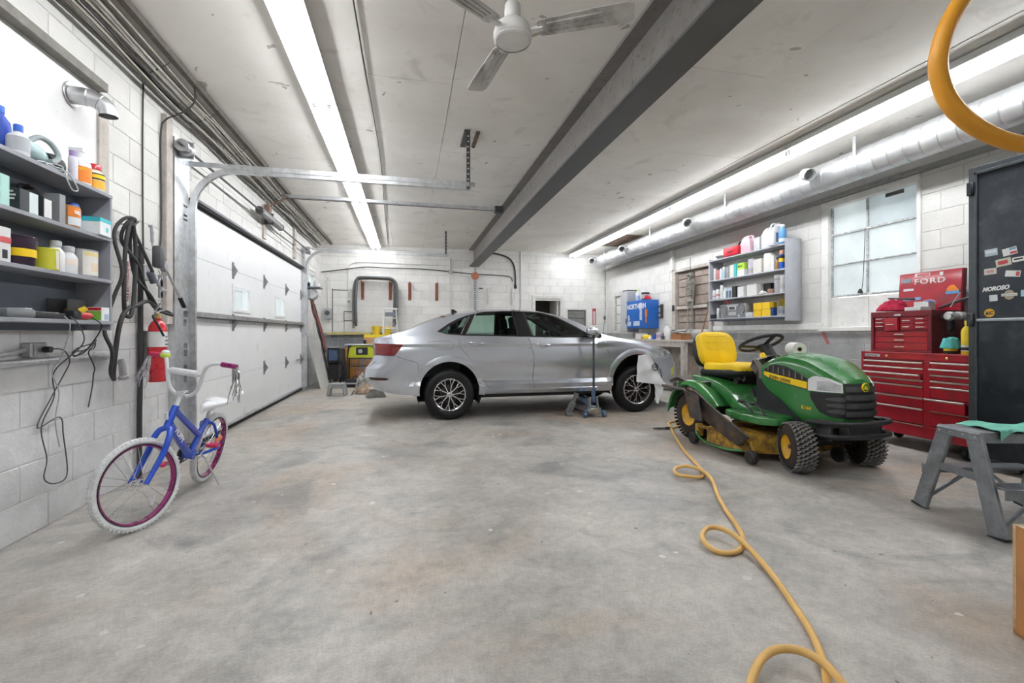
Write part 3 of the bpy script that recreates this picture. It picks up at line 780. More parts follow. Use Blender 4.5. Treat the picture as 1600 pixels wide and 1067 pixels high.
# handles, mirrors, aerial
for s in (-1, 1):
    for hx, z, par in ((.345, .995, dr), (1.265, .970, df)):
        y = sy(hx, z); pp = par[0 if s < 0 else 1]
        pts = smooth_path([(hx-.11, s*(y+.002), z+.008), (hx-.075, s*(y+.034), z+.006), (hx, s*(y+.042), z+.002), (hx+.075, s*(y+.034), z-.006), (hx+.11, s*(y+.002), z-.008)], 4)
        h = MB().tube(pts, [.010]+[.014]*(len(pts)-2)+[.010], 8).build('door_handle', 'car_paint', pp)
        MB().ball((hx, s*(y-.008), z-.012), (.075, .014, .034), 12, 6).build('handle_cup', 'car_paint', pp)
    mp = [(1.86,1.20),(1.93,1.215),(2.02,1.185),(2.07,1.12),(2.03,1.075),(1.90,1.07),(1.85,1.12)]
    mb = MB(); rings = []
    for t, k in ((0, .55), (.25, .95), (.6, 1.0), (.9, .9), (1.0, .6)):
        rings.append([(1.95+(p[0]-1.95)*k-.03*t, s*(.90+.16*t), 1.135+(p[1]-1.135)*k) for p in mp])
    mb.loft(rings); mo = mb.build('door_mirror', 'car_paint', df[0 if s < 0 else 1], bevel=0.012, seg=2, angle=50)
    MB().loft([[(1.95+(p[0]-1.95)*k-.02, s*y, 1.093+(p[1]-1.093)*k*.42) for p in mp] for y, k in ((.88, 1.02), (.97, 1.04), (1.05, .95))]).build('mirror_base', 'gloss_black', df[0 if s < 0 else 1], bevel=0.006)
    MB().bar((2.03, s*.83, 1.075), (2.10, s*.88, 1.085), .05, .03).build('mirror_arm', 'gloss_black', df[0 if s < 0 else 1])
    # chrome strips on the door frames
    for a, b in (((.745,1.105),(.868,1.378)), ((1.440,1.10),(1.357,1.425)), ((1.650,1.088),(1.515,1.405)), ((.675,1.11),(.785,1.345))):
        (x0, z0), (x1, z1) = loc_poly([a])[0], loc_poly([b])[0]
        y0 = side_y(x0, 1.085)-(z0-1.085)*.70*.98+.004; y1 = side_y(x1, 1.085)-(z1-1.085)*.70-.002
        MB().bar((x0, s*y0, z0), (x1, s*y1, z1), .010, .012, (0, 1, 0)).build('window_strip', 'chrome', car)
MB().prism([(0,0),(.15,0),(.03,.075),(.0,.07)], .03, (.10, .015, 1.405), (1,0,0), (0,0,1)).build('roof_aerial', 'gloss_black', car, bevel=0.006)
# ---- wheels
def wheel(x, s, z=.327, r=.327):
    y = s*.885; prof = [(.205,-.02),(.215,-.012),(.232,-.005),(.27,0),(.298,-.008),(.318,-.028),(r,-.055),(r,-.16),(.318,-.185),(.29,-.20),(.22,-.20),(.205,-.19)]
    t = MB().lathe([(a, b) for a, b in prof], 48, (x, y, z), (0, s, 0), caps=False).build('tyre', 'tyre', car, angle=50)
    g = MB()
    for a in (.262, .282, .305): g.tube([Vector((x+a*math.cos(2*PI*i/40), y-s*(.001 if a < .3 else .012), z+a*math.sin(2*PI*i/40))) for i in range(40)], .0022, 5, True)
    g.build('sidewall_rib', 'tyre', t)
    MB().lathe([(.196,-.012),(.208,-.006),(.214,-.014),(.208,-.03),(.196,-.06),(.19,-.18),(.186,-.18),(.188,-.03)], 40, (x, y, z), (0, s, 0), caps=False).build('rim', 'alloy', t)
    MB().lathe([(.0,-.10),(.196,-.10),(.196,-.11),(0,-.11)], 30, (x, y, z), (0, s, 0)).build('wheel_back', 'alloy_dark', t)
    MB().lathe([(.0,-.088),(.12,-.088),(.12,-.095),(0,-.095)], 30, (x, y, z), (0, s, 0)).build('brake_disc', 'dark_steel', t)
    sp = MB(); dk = MB()
    for k in range(10):
        a = 2*PI*(k+.5*(s > 0))/10+.157
        def P(rr, da, dy=0): return Vector((x+rr*math.cos(a+da), y-s*(.030-.022*(rr/.2)+dy), z+rr*math.sin(a+da)))
        j = .075 if k % 2 else -.075
        f0, f1 = P(.035, j*2), P(.118, j*.35)
        sp.bar(f0, f1, .012, .012, (0, 1, 0)); 
        for da in (-.155, .155): sp.bar(f1, P(.208, da), .009, .012, (0, 1, 0))
        dk.bar(P(.03, j*2, .012), P(.118, j*.35, .012), .026, .014, (0, 1, 0))
        for da in (-.155, .155): dk.bar(P(.112, j*.35, .012), P(.200, da, .012), .018, .014, (0, 1, 0))
    sp.build('spokes', 'alloy', t); dk.build('spoke_backs', 'alloy_dark', t)
    h = MB().lathe([(.036,-.045),(.036,-.018),(.030,-.012),(.0,-.011)], 20, (x, y, z), (0, s, 0)).build('hub_cap', 'alloy', t)
    return t
for s in (-1, 1):
    w0 = wheel(0, s); w1_ = wheel(2.655, s)
    for wt in (w0, w1_):
        cxx = 0 if wt is w0 else 2.655
        yy = s*.885-s*.0105
        text('wheel_emblem', 'VW', .026, 'ink', wt, (cxx, yy, .316), (1 if s < 0 else -1, 0, 0), (0,0,1), align='CENTER')
# ================================================================== LAWN TRACTOR (x forward, its right side is -y)
M('jd_green', (0.035, 0.20, 0.045), 0.26, 0, 0.05, 3, coat=0.5, dirt=None)
M('jd_yellow', (0.90, 0.60, 0.01), 0.38, 0, 0.04, 8)
M('rim_yellow', (0.72, 0.40, 0.02), 0.5, 0, 0.15, 15, dirt=(0.35, 0.20, 0.07), dirt_amt=0.4)
M('deck_yellow', (0.55, 0.33, 0.03), 0.6, 0, 0.25, 12, dirt=(0.16, 0.08, 0.03), dirt_amt=0.75, dirt_scale=14)
M('muddy_tyre', (0.035, 0.024, 0.019), 0.8, 0, 0.25, 15)
M('tread_dust', (0.20, 0.20, 0.20), 0.85, 0, 0.3, 30)
M('muddy_black', (0.04, 0.036, 0.034), 0.55, 0, 0.3, 10, dirt=(0.13, 0.075, 0.045), dirt_amt=0.5, dirt_scale=7)
M('mow_black', (0.022, 0.022, 0.024), 0.5, 0, 0.2, 15)
M('lens', (0.55, 0.56, 0.57), 0.12, 0.3, 0.3, 20, coat=1.0)
M('taupe', (0.20, 0.17, 0.145), 0.6, 0, 0.12)
mow = thing('lawn_tractor', 'green ride-on lawn tractor with yellow seat facing the open floor', 'lawn tractor', (3.40, 4.36, 0), R(-87.5))
# hood skin: plan path from rear side to nose
HP = smooth_path([(.76,.235,0),(.90,.25,0),(1.10,.255,0),(1.28,.245,0),(1.39,.215,0),(1.455,.165,0),(1.49,.09,0),(1.50,.0,0),(1.49,-.09,0)], 6)[:43]
def hp(s):
    k = min(max(s, 0), 1)*(len(HP)-1); i = min(int(k), len(HP)-2); p = HP[i].lerp(HP[i+1], k-i); d = (HP[i+1]-HP[i]).normalized()
    return p, Vector((-d.y, d.x, 0))
def zs(x): return slerp([(.76,.845),(.82,.872),(.99,.915),(1.19,.893),(1.35,.822),(1.46,.755),(1.52,.735)], x)
def zt(x): return slerp([(.76,.90),(.99,.948),(1.19,.925),(1.35,.85),(1.46,.782),(1.52,.748)], x)
def zlo(x): return slerp([(.76,.66),(.81,.60),(.98,.51),(1.10,.425),(1.18,.380),(1.30,.358),(1.45,.375),(1.52,.40)], x)
def skin(s, v, off=0.0, side=-1):
    """v 0 bottom .. 1 upper edge of the side"""
    p, n = hp(s); lo, hi = zlo(p.x), zs(p.x); z = lo+(hi-lo)*v
    w = 1.0 + 0.03*math.sin(PI*v); tuck = 0.03*max(0, (v-.85)/.15)**2+0.035*max(0, (.15-v)/.15)**2
    y = p.y*w-tuck*n.y
    x = p.x-tuck*n.x*0.6+0.02*math.sin(PI*v)*n.x
    return Vector((x+n.x*off, side*(y+n.y*off), z))
mb = MB()
NS = 44
for sd in (-1, 1): mb.grid(lambda u, v: skin(u, v, 0, sd), NS, 14)
def top(u, v):
    p, n = hp(u); a = skin(u, 1.0, 0, -1); k = abs(v*2-1); s = -1 if v < .5 else 1
    y = abs(a.y)*k; x = a.x-(1-k)*0.0
    return (x, s*y, zs(p.x)+(zt(p.x)-zs(p.x))*(1-k**2.4))
mb.grid(top, NS, 16)
hood = mb.build('hood', 'jd_green', mow, angle=32)
def patch(name, mat, s0, s1, v0, v1, off=0.003, sides=(-1,), par=None, n=10, th=0.004, m=4):
    for sd in sides:
        f = lambda u, v: skin(s0+(s1-s0)*u, (v0(u) if callable(v0) else v0)*(1-v)+(v1(u) if callable(v1) else v1)*v, off, sd)
        o = MB().grid(f, n, m, -th*sd).build(name, mat, par or hood, angle=40)
    return o
def s_of(x):
    lo, hi = 0, 1
    for _ in range(30):
        m_ = (lo+hi)/2
        if hp(m_)[0].x < x: lo = m_
        else: hi = m_
    return lo
def v_of(x, z): return (z-zlo(x))/(zs(x)-zlo(x))
sides2 = (-1, 1)
sa, sb = s_of(.80), s_of(1.245)
def vz(s0, s1, ztab):
    def f(u):
        x = hp(s0+(s1-s0)*u)[0].x; return v_of(x, lerp(ztab, x))
    return f
patch('side_vent', 'mow_black', sa, sb, vz(sa, sb, [(.80,.782),(1.245,.722)]), vz(sa, sb, [(.80,.79),(.90,.848),(1.05,.838),(1.245,.752)]), 0.002, sides2)
for k in range(7):
    x = .85+.058*k; s0 = s_of(x); s1 = s_of(x+.012)
    patch('vent_slat', 'taupe', s0, s1, v_of(x, .79-(x-.8)*.13), v_of(x, .835-(x-.90)*.16 if x > .9 else .815), 0.008, sides2, n=2)
patch('yellow_stripe', 'jd_yellow', sa, sb, vz(sa, sb, [(.80,.745),(.86,.722),(1.0,.70),(1.245,.665)]), vz(sa, sb, [(.80,.776),(1.245,.722)]), 0.004, sides2)
patch('stripe_edge', 'mow_black', sa, sb, vz(sa, sb, [(.80,.739),(.86,.715),(1.0,.693),(1.245,.657)]), vz(sa, sb, [(.80,.745),(.86,.722),(1.0,.70),(1.245,.665)]), 0.004, sides2)
s0, s1 = s_of(1.255), s_of(1.462)
patch('headlamp_surround', 'white_plastic', s0, s1, vz(s0, s1, [(1.255,.655),(1.475,.655)]), vz(s0, s1, [(1.255,.745),(1.30,.78),(1.40,.765),(1.475,.72)]), 0.006, sides2, th=.008)
s0, s1 = s_of(1.325), s_of(1.456)
patch('headlamp_lens', 'lens', s0, s1, vz(s0, s1, [(1.32,.667),(1.468,.663)]), vz(s0, s1, [(1.32,.735),(1.40,.745),(1.468,.708)]), 0.010, sides2, th=.006)
s0, s1 = s_of(1.275), s_of(1.47)
patch('side_grille', 'mow_black', s0, s1, vz(s0, s1, [(1.275,.60),(1.33,.50),(1.40,.462),(1.485,.455)]), vz(s0, s1, [(1.275,.648),(1.485,.65)]), 0.005, sides2)
for k in range(3):
    z = .60-.048*k; s0, s1 = s_of(1.38+.005*k), s_of(1.468)
    patch('grille_fin', 'dark_steel', s0, s1, vz(s0, s1, [(1.39,z-.006),(1.482,z-.018)]), vz(s0, s1, [(1.39,z+.006),(1.44,z+.022),(1.482,z+.016)]), 0.012, sides2, n=6, th=.008)
s0 = s_of(1.468)
for sd in sides2: patch('grille', 'mow_black', s0, 1.0, vz(s0, 1, [(1.48,.448),(1.52,.445)]), vz(s0, 1, [(1.48,.728),(1.52,.728)]), 0.006, (sd,))
for k in range(4):
    z = .685-.064*k
    for sd in sides2:
        patch('grille_fin', 'dark_steel', s0+.004, 1.0, vz(s0, 1, [(1.48,z-.020),(1.52,z-.020)]), vz(s0, 1, [(1.48,z+.020),(1.52,z+.020)]), 0.016+.004*(k % 2), (sd,), n=6, th=.012)
pe = hp(1.0)[0]
bd = MB().lathe([(0,0),(.030,0),(.033,.004),(.031,.010),(0,.012)], 16, (1.522, 0, .700), (1, 0, 0)).build('badge', 'jd_green', hood)
em = [(-.018,-.012),(-.010,-.016),(.0,-.010),(.010,-.018),(.016,-.012),(.008,-.002),(.016,.004),(.010,.008),(.0,.002),(-.006,.014),(-.010,.018),(-.012,.006),(-.018,.002)]
MB().prism(em, .002, (1.5335, 0, .70), (0, 1, 0), (0, 0, 1)).build('badge_emblem', 'jd_yellow', hood)
MB().lathe([(.030,0),(.034,0),(.034,.012),(.030,.013)], 18, (1.522, 0, .700), (1, 0, 0), False).build('badge_ring', 'jd_yellow', hood)
p0 = skin(s_of(.875), v_of(.875, .724), 0.0085); p1 = skin(s_of(1.16), v_of(1.16, .688), 0.0085); dx = (p1-p0).normalized()
text('side_lettering', 'JOHN DEERE', .040, 'ink', hood, p0, dx, (0, 0, 1), squash=1.0, off=.0006)
p0 = skin(s_of(1.20), v_of(1.20, .50), 0.010); p1 = skin(s_of(1.30), v_of(1.30, .495), 0.010)
text('model_lettering', 'E160', .038, 'jd_yellow', hood, p0, (p1-p0), (0, 0, 1), off=.0008, squash=1.15)
# dash, column, wheel
MB().loft([[(x-.10*(z > .8), y, z) for y, z in ((-.225,.70),(-.235,.80),(-.20,.872),(0,.92),(.20,.872),(.235,.80),(.225,.70))] for x in (.715, .785)], False, False).add(
    [(.715,-.225,.70),(.615,-.235,.80),(.615,-.20,.872),(.615,0,.92),(.615,.20,.872),(.615,.235,.80),(.715,.225,.70)], [tuple(range(7))]).build('dash', 'taupe', mow)
MB().bx(.66, 1.15, -.22, .22, .34, .78).build('engine_bay', 'mow_black', mow, bevel=.02)
MB().cyl((.67,0,.86),(.55,0,.985),.045,.06,14).build('steering_column', 'mow_black', mow)
MB().lathe([(.03,0),(.032,.02),(.02,.05),(0,.052)], 10, (.64,-.10,.885), (-.4,0,.9)).build('control_knob', 'jd_yellow', mow)
wc = Vector((.50, 0, 1.025)); ax = Vector((-.42, 0, .91)).normalized(); u_ = Vector((0, 1, 0)); v_ = ax.cross(u_).normalized()
sw = MB().tube([wc+(u_*math.cos(2*PI*i/36)+v_*math.sin(2*PI*i/36))*.195 for i in range(36)], .017, 8, True)
st = sw.build('steering_wheel', 'mow_black', mow)
sp = MB()
for a in (25, 155, 270):
    e = wc+(u_*math.cos(R(a))+v_*math.sin(R(a)))*.19; sp.bar(wc-ax*.045, e, .05, .014, ax)
sp.lathe([(0,-.07),(.055,-.065),(.07,-.04),(.06,-.025),(0,-.022)], 16, wc, ax); sp.build('spokes', 'mow_black', st, bevel=.004)
# seat
def sqp(t, e): return math.copysign(abs(t)**e, t)
def superell(c, h, e1, e2, rot=(0,0,0), nu=32, nv=16, bend=None):
    m = Euler(rot).to_matrix(); c = Vector(c)
    def f(u, v):
        a = 2*PI*u; b = -PI/2+PI*v
        p = Vector((h[0]*sqp(math.cos(b), e1)*sqp(math.cos(a), e2), h[1]*sqp(math.cos(b), e1)*sqp(math.sin(a), e2), h[2]*sqp(math.sin(b), e1)))
        if bend: p = bend(p)
        return c + m @ p
    return MB().grid(f, nu, nv)
def dish(p):            # cushion: hollow middle, raised rear and sides
    k = (p.y/.245)**2; q = (p.x/.27)
    p.z += (.035*k-.012+.03*max(0, -q)**2)*max(0.0, p.z/.058)
    p.z -= .02*max(0, q)**3
    return p
def hollow(p):          # back: wings come forward, top narrows
    k = (p.y/.245)**2; z = p.z/.20
    p.x += .035*k + (.015*k-.012)*max(0.0, p.x/.062)
    p.y *= 1-.16*max(0, z)**2
    return p
sc_ = superell((.19,0,.748),(.285,.245,.058),.45,.35,(0,R(-4),0),40,20,dish).build('seat_cushion', 'jd_yellow', mow, angle=70)
so = superell((-.175,0,.945),(.062,.245,.195),.5,.42,(0,R(-15),0),40,24,hollow).build('seat_back', 'jd_yellow', mow, angle=70)
superell((.16,0,.712),(.32,.25,.045),.4,.35,(0,R(-4),0),32,12).build('seat_pan', 'mow_black', mow, angle=70)
superell((-.212,0,.925),(.055,.25,.195),.5,.42,(0,R(-15),0),32,16,hollow).build('seat_shell', 'mow_black', mow, angle=70)
for z_ in (-.02,.06,.135):
    pts = []
    for i in range(13):
        y_ = -.15+.30*i/12; p_ = hollow(Vector((.058, y_, z_))); pts.append(Vector((-.175,0,.945))+Euler((0,R(-15),0)).to_matrix() @ (p_+Vector((.004,0,0))))
    MB().tube(pts, .0022, 5).build('seat_seam', M('seam', (.74,.47,.01), .5), so)
MB().bx(-.05, .42, -.17, .17, .655, .70).bx(0, .06, -.15, .15, .60, .66).bx(.3, .36, -.15, .15, .60, .66).build('seat_base', 'mow_black', mow, bevel=.006)
MB().tube(arc((.25, 0, .675), .03, 0, 1440, 40, (0,0,0), (0,0,0)) if False else [Vector((.42+.018*math.cos(i*.9), -.13, .655+.006*i*.28+.018*math.sin(i*.9))) for i in range(26)], .005, 5).build('seat_spring', 'steel', mow)
# body: fenders, tunnel, foot boards
pf = [(-.36,.46),(-.37,.56),(-.30,.63),(-.10,.665),(.12,.655),(.28,.625),(.42,.585),(.52,.50),(.60,.44),(.78,.415),(1.08,.405),(1.08,.37),(.60,.37),(.48,.40),(.34,.50),(.20,.54),(-.22,.54),(-.33,.44)]
MB().prism(pf, .68, (0, .34, 0), (1,0,0), (0,0,1)).build('rear_body', 'jd_green', mow, bevel=.014, seg=2, angle=40)
for sd in sides2:
    def fen(u, v):
        a = R(178-150*u); r = .315; x = .01+r*math.cos(a)*1.12; z = .27+r*math.sin(a)*1.12
        if u > .8: x += (u-.8)*.5; z -= (u-.8)*.15
        y = .30+.19*v; return (x, sd*y, z-.05*max(0, v-.75)**2*16)
    MB().grid(fen, 20, 8, .02*sd).build('rear_fender', 'jd_green', mow, angle=50)
    def ftop(u, v):
        return (-.33+.42*u, sd*(.30+.17*v), .60+.055*math.sin(PI*min(1, u*1.15+.05))-.02*v*v)
    MB().grid(ftop, 12, 6, .03*sd).build('fender_trim', 'muddy_black', mow, angle=50)
    MB().prism([(.50,.0),(1.10,.0),(1.12,-.06),(1.08,-.13),(.62,-.13),(.52,-.10)], .06, (0, sd*.345, .36), (1,0,0), (0,sd,0)).build('foot_board', 'jd_green', mow, bevel=.01, seg=2) if False else \
    MB().loft([[(x, sd*y, z) for x, y, z in ((.50,.33,.40),(.56,.47,.40),(.66,.50,.395),(1.02,.50,.395),(1.12,.44,.40),(1.13,.33,.40))], [(x, sd*y, z) for x, y, z in ((.50,.33,.345),(.56,.47,.345),(.66,.50,.335),(1.02,.50,.335),(1.12,.44,.345),(1.13,.33,.345))]]).build('foot_board', 'jd_green', mow, bevel=.006, seg=2)
MB().bx(.0, .20, -.36, -.34, .52, .62).build('fender_recess', 'mow_black', mow, bevel=.006)
MB().box((.545,-.12,.545), (.02,.05,.10), (0, R(-35), 0)).build('tunnel_switch', 'mow_black', mow, bevel=.004)
for px_, pz in ((.72,.06),(.86,.10)):
    MB().tube(smooth_path([(px_+.10,-.40,.40),(px_+.07,-.405,.44),(px_+.02,-.41,.475),(px_-.02,-.41,.49)], 4), .010, 6).ball((px_-.025,-.41,.492),(.035,.03,.018),10,6).build('drive_pedal', 'mow_black', mow)
MB().tube([(.20,-.33,.62),(.05,-.42,.60)], .006, 6).build('lift_lever', 'steel', mow)
MB().bx(-.30, 1.40, -.15, .15, .26, .42).bx(1.15, 1.40, -.24, .24, .28, .36).bx(1.17,1.27,-.34,.34,.19,.25).build('chassis', 'mow_black', mow, bevel=.01)
# wheels
def tyre_wheel(name, x, y, r, w, rim_r, sd, tread, rot=0.0):
    prof = []
    for i in range(15):
        a = PI*i/14; t = -math.cos(a)
        prof.append((rim_r+(r-rim_r)*math.sin(a)**.55, t*w/2))
    t = MB().lathe(prof, 40, (0,0,0), (0,1,0), False).build(name, 'muddy_tyre', mow, (x, y, r), (0, 0, rot), angle=60)
    e = -1 if y < 0 else 1
    MB().lathe([(rim_r+.004, e*w*.42),(rim_r+.012, e*w*.44),(rim_r+.006, e*w*.46),(rim_r-.010, e*w*.42),(rim_r-.03, e*w*.30),(rim_r-.05, e*w*.14),(rim_r*.45, e*w*.10),(.035, e*w*.14),(.03, e*w*.2),(0, e*w*.2)], 32, (0,0,0), (0,1,0), False).build('wheel_rim', 'rim_yellow', t, angle=50)
    MB().cyl((0, e*w*.18, 0), (0, e*w*.34, 0), .022, .018, 12).build('hub', 'muddy_black' if name != 'rear_tyre' else 'rim_yellow', t)
    if tread:
        m = MB(); rows = 34
        for i in range(rows):
            for j in range(-2, 3):
                a = 2*PI*(i+(.5 if j % 2 else 0))/rows; yy = j*w*.185
                sr = r*(1-.0 if abs(j) < 2 else .972)
                for q in (-1, 1):
                    aa = a+q*.028; c = Vector((sr*math.cos(aa), yy+q*w*.038, sr*math.sin(aa)))
                    nrm = Vector((math.cos(aa), 0, math.sin(aa))); tn = Vector((-math.sin(aa), 0, math.cos(aa)))
                    dr_ = (tn*.6+Vector((0, 1, 0))*(1 if q > 0 else -.2)).normalized(); sv = nrm.cross(dr_)
                    m.box(c, (w*.13, .010, .012), Matrix((dr_, sv, nrm)).transposed())
        o = m.build('tread_blocks', 'tread_dust', t, smooth=False); o['kind'] = 'stuff'
    return t
tyre_wheel('rear_tyre', 0, -.37, .25, .20, .115, -1, False); tyre_wheel('rear_tyre', 0, .37, .25, .20, .115, 1, False)
tyre_wheel('front_tyre', 1.25, -.37, .198, .165, .098, -1, True, R(-24)); tyre_wheel('front_tyre', 1.25, .35, .198, .165, .098, 1, True, R(-24))
for t in [c for c in mow.children if c.name.startswith('rear_tyre')]:
    m = MB()
    for i in range(40):
        for j in (-2, -1, 0, 1, 2):
            a = 2*PI*(i+.5*(j % 2))/40; sr = .250*(1 if abs(j) < 2 else .975)
            m.box((sr*math.cos(a), j*.04, sr*math.sin(a)), (.012, .032, .02), (0, -a, 0))
    o = m.build('tread_blocks', 'muddy_tyre', t, smooth=False); o['kind'] = 'stuff'
# deck with its chute and gauge wheels
dk = [(.36,-.50),(.36,.45),(.50,.56),(.86,.58),(1.02,.44),(1.06,.10),(1.04,-.30),(.92,-.52),(.80,-.58),(.44,-.58)]
MB().loft([[(x*1.0, y*1.0, .075) for x, y in dk], [(x, y, .20) for x, y in dk], [(.70+(x-.70)*.93, y*.93, .235) for x, y in dk], [(.70+(x-.70)*.6, y*.6, .25) for x, y in dk]]).build('mower_deck', 'deck_yellow', mow, angle=40)
MB().tube(smooth_path([(.30,-.58,.17),(.40,-.64,.11),(.60,-.67,.085),(.80,-.66,.09),(.92,-.60,.10)], 5), .012, 6).build('deck_skirt', 'jd_green', mow)
MB().bx(.29,.34,-.60,-.54,.10,.22).bx(.30,.50,-.60,-.56,.19,.215).build('wheel_bracket', 'deck_yellow', mow, bevel=.004)
for gx, gy in ((.27,-.60),(1.02,-.60),(1.08,.50),(.30,.52)):
    MB().lathe([(.0,-.03),(.045,-.03),(.058,-.018),(.058,.018),(.045,.03),(0,.03)], 18, (gx, gy, .068), (0,1,0)).build('gauge_wheel', 'mow_black', mow)
    MB().bar((gx, gy+.045, .068), (gx+(.08 if gx < .6 else -.06), gy+.05, .19), .014, .03).build('wheel_arm', 'deck_yellow', mow)
ch = MB().prism([(.24,.56),(.34,.555),(.56,.43),(1.0,.235),(.865,.125),(.70,.18),(.46,.27),(.30,.42)], .022, (0,-.565,0), (1,0,0), (0,-.10,1)).build('discharge_chute', 'muddy_black', mow, bevel=.006, seg=2)
def scoop(u, v):
    a = R(-20+150*u); rr = 1
    return (.34+.10*v-.16*math.cos(a)*(1-.15*v), -.60-.13*math.sin(a)*(.8+.2*v), .54-.24*v+.02*math.cos(a))
MB().grid(scoop, 14, 8, .012).build('chute_scoop', 'muddy_black', mow, angle=60)
MB().tube([(.22,-.60,.535),(.05,-.62,.54),(-.22,-.63,.545)], .016, 8).ball((.20,-.60,.54),(.04,.03,.03),10,6).build('chute_rod', 'muddy_black', mow)
# bumper
for z, y0 in ((.425,.31),(.325,.30)):
    MB().tube(smooth_path([(1.30,-y0,z-.012),(1.46,-y0,z),(1.545,-.22,z),(1.575,0,z),(1.545,.22,z),(1.46,y0,z),(1.30,y0,z-.012)], 6), .019, 10).build('bumper_bar', 'mow_black', mow, angle=60)
MB().bx(1.44,1.52,-.16,.16,.30,.43).bx(1.34,1.46,-.27,-.24,.28,.44).bx(1.34,1.46,.24,.27,.28,.44).build('bumper_bracket', 'dark_steel', mow, bevel=.004)
MB().lathe([(0,-.02),(.06,-.02),(.06,.02),(0,.02)], 16, (1.33,-.02,.13), (0,1,0)).build('deck_roller', 'mow_black', mow)
# things on the hood
rl = thing('paper_roll', 'white paper towel roll lying on the lawn tractor hood', 'paper roll', (3.50, 3.52, .912), R(62))
M('paper', (.86,.85,.81), .9, 0, .05)
MB().lathe([(.018,-.11),(.058,-.11),(.058,.11),(.018,.11)], 24, (0,0,.066), (1,0,0), False).build('roll', 'paper', rl)
MB().lathe([(.016,-.1105),(.020,-.1105),(.020,.1105),(.016,.1105)], 16, (0,0,.066), (1,0,0), False).build('core', 'cardboard', rl)
# ================================================================== CHILD'S BICYCLE (x forward)
M('bike_blue', (0.008, 0.075, 0.58), 0.22, 0, 0.08, coat=0.7)
M('bike_white', (0.80, 0.81, 0.84), 0.3, 0, 0.05, coat=0.3)
M('white_rubber', (0.72, 0.73, 0.74), 0.65, 0, 0.1, 30)
M('magenta', (0.30, 0.02, 0.15), 0.28, 0.3, 0.15, coat=0.6)
M('pink', (0.62, 0.03, 0.12), 0.35, 0, 0.12)
M('lime', (0.55, 0.72, 0.10), 0.4, 0, 0.1)
M('silver_foil', (0.75, 0.77, 0.80), 0.2, 0.9, 0.35, 40)
M('orange_refl', (0.80, 0.14, 0.02), 0.2, 0, 0.2, 30, coat=0.8)
bike = thing('childs_bicycle', 'blue and white child bicycle leaning on its kickstand by the wall', 'bicycle', (-1.515, 3.90, 0), rot=(0, 0, 0))
bike.rotation_euler = (Matrix.Rotation(R(-91.6), 3, 'Z') @ Matrix.Rotation(R(-10), 3, 'X')).to_euler()
RW = .262
def bwheel(c, mt, par):
    c = Vector(c)
    P = lambda r, a, y=0: mt @ (c+Vector((r*math.cos(a), y, r*math.sin(a))))
    t = MB(); n = 48
    rings = []
    for i in range(n):
        a = 2*PI*i/n
        rings.append([P(RW-.022+.0195*math.cos(b), a, .020*math.sin(b)) for b in [2*PI*k/10 for k in range(10)]])
    t.loft(rings, True, False, True); to = t.build('tyre', 'white_rubber', par, angle=60)
    kn = MB()
    for i in range(64):
        for y in (-.018, 0, .018):
            a = 2*PI*(i+(.5 if y == 0 else 0))/64; q = P(RW-.004-(.006 if y else 0), a, y*.85); rd = (P(1, a)-P(0, a)).normalized(); yy = (P(0, 0, 1)-P(0, 0, 0)); tg = yy.cross(rd)
            kn.box(q, (.009, .009, .007), Matrix((tg, yy, rd)).transposed())
    k = kn.build('tread_knobs', 'white_rubber', to, smooth=False); k['kind'] = 'stuff'
    rings = []
    for i in range(n):
        a = 2*PI*i/n; rings.append([P(r, a, y) for r, y in ((.212,-.013),(.221,-.016),(.2225,-.012),(.2225,.012),(.221,.016),(.212,.013))])
    MB().loft(rings, True, False, True).build('rim', 'magenta', to, angle=40)
    rb = MB(); rings = []
    for i in range(n):
        a = 2*PI*i/n; rings.append([P(r, a, y) for r, y in ((.220,-.0165),(.224,-.019),(.226,0),(.224,.019),(.220,.0165))])
    rb.loft(rings, True, False, True).build('rim_edge', 'black_rubber', to)
    for i in range(28):
        a = 2*PI*i/28; s = 1 if i % 2 else -1; b = a+(.75 if (i//2) % 2 else -.75)
        MB().tube([P(.018, b, s*.026), P(.214, a, s*.003)], .0011, 4).build('spoke', 'chrome', to)
    hb = MB(); hb.tube([P(0, 0, -.048), P(0, 0, .048)], .012, 10); hb.tube([P(0, 0, -.03), P(0, 0, -.022)], .022, 12); hb.tube([P(0, 0, .022), P(0, 0, .03)], .022, 12)
    hb.build('hub', 'chrome', to)
    rf = MB().box(P(.15, 4.0, -.006), (.075, .008, .016), (0, 1.1, 0)).build('wheel_reflector', 'bike_white', to)
    return to
I4 = Matrix.Identity(4)
bwheel((0, 0, RW), I4, bike)
# frame
BBp = Vector((.335, 0, .285)); HT0, HT1 = Vector((.712, 0, .545)), Vector((.645, 0, .675)); ST = Vector((.155, 0, .50))
MB().tube([HT0, HT1], .021, 12).build('head_tube', 'bike_blue', bike)
dt = MB().tube([HT0.lerp(HT1, .25), BBp], .024, 12).build('down_tube', 'bike_blue', bike)
MB().tube([HT0.lerp(HT1, .85), Vector((.235, 0, .40))], .021, 12).build('top_tube', 'bike_blue', bike)
MB().tube([BBp, ST], .019, 12).build('seat_tube', 'bike_blue', bike)
MB().tube([BBp-Vector((0,.035,0)), BBp+Vector((0,.035,0))], .026, 14).build('bottom_bracket', 'bike_blue', bike)
for s in (-1, 1):
    MB().tube(smooth_path([BBp+Vector((-.01, s*.02, 0)), (.20, s*.045, .272), (.0, s*.058, RW)], 5), .011, 8).build('chain_stay', 'bike_blue', bike)
    MB().tube(smooth_path([ST+Vector((.01, s*.012, -.02)), (.12, s*.045, .455), (.0, s*.058, RW)], 5), .010, 8).build('seat_stay', 'bike_blue', bike)
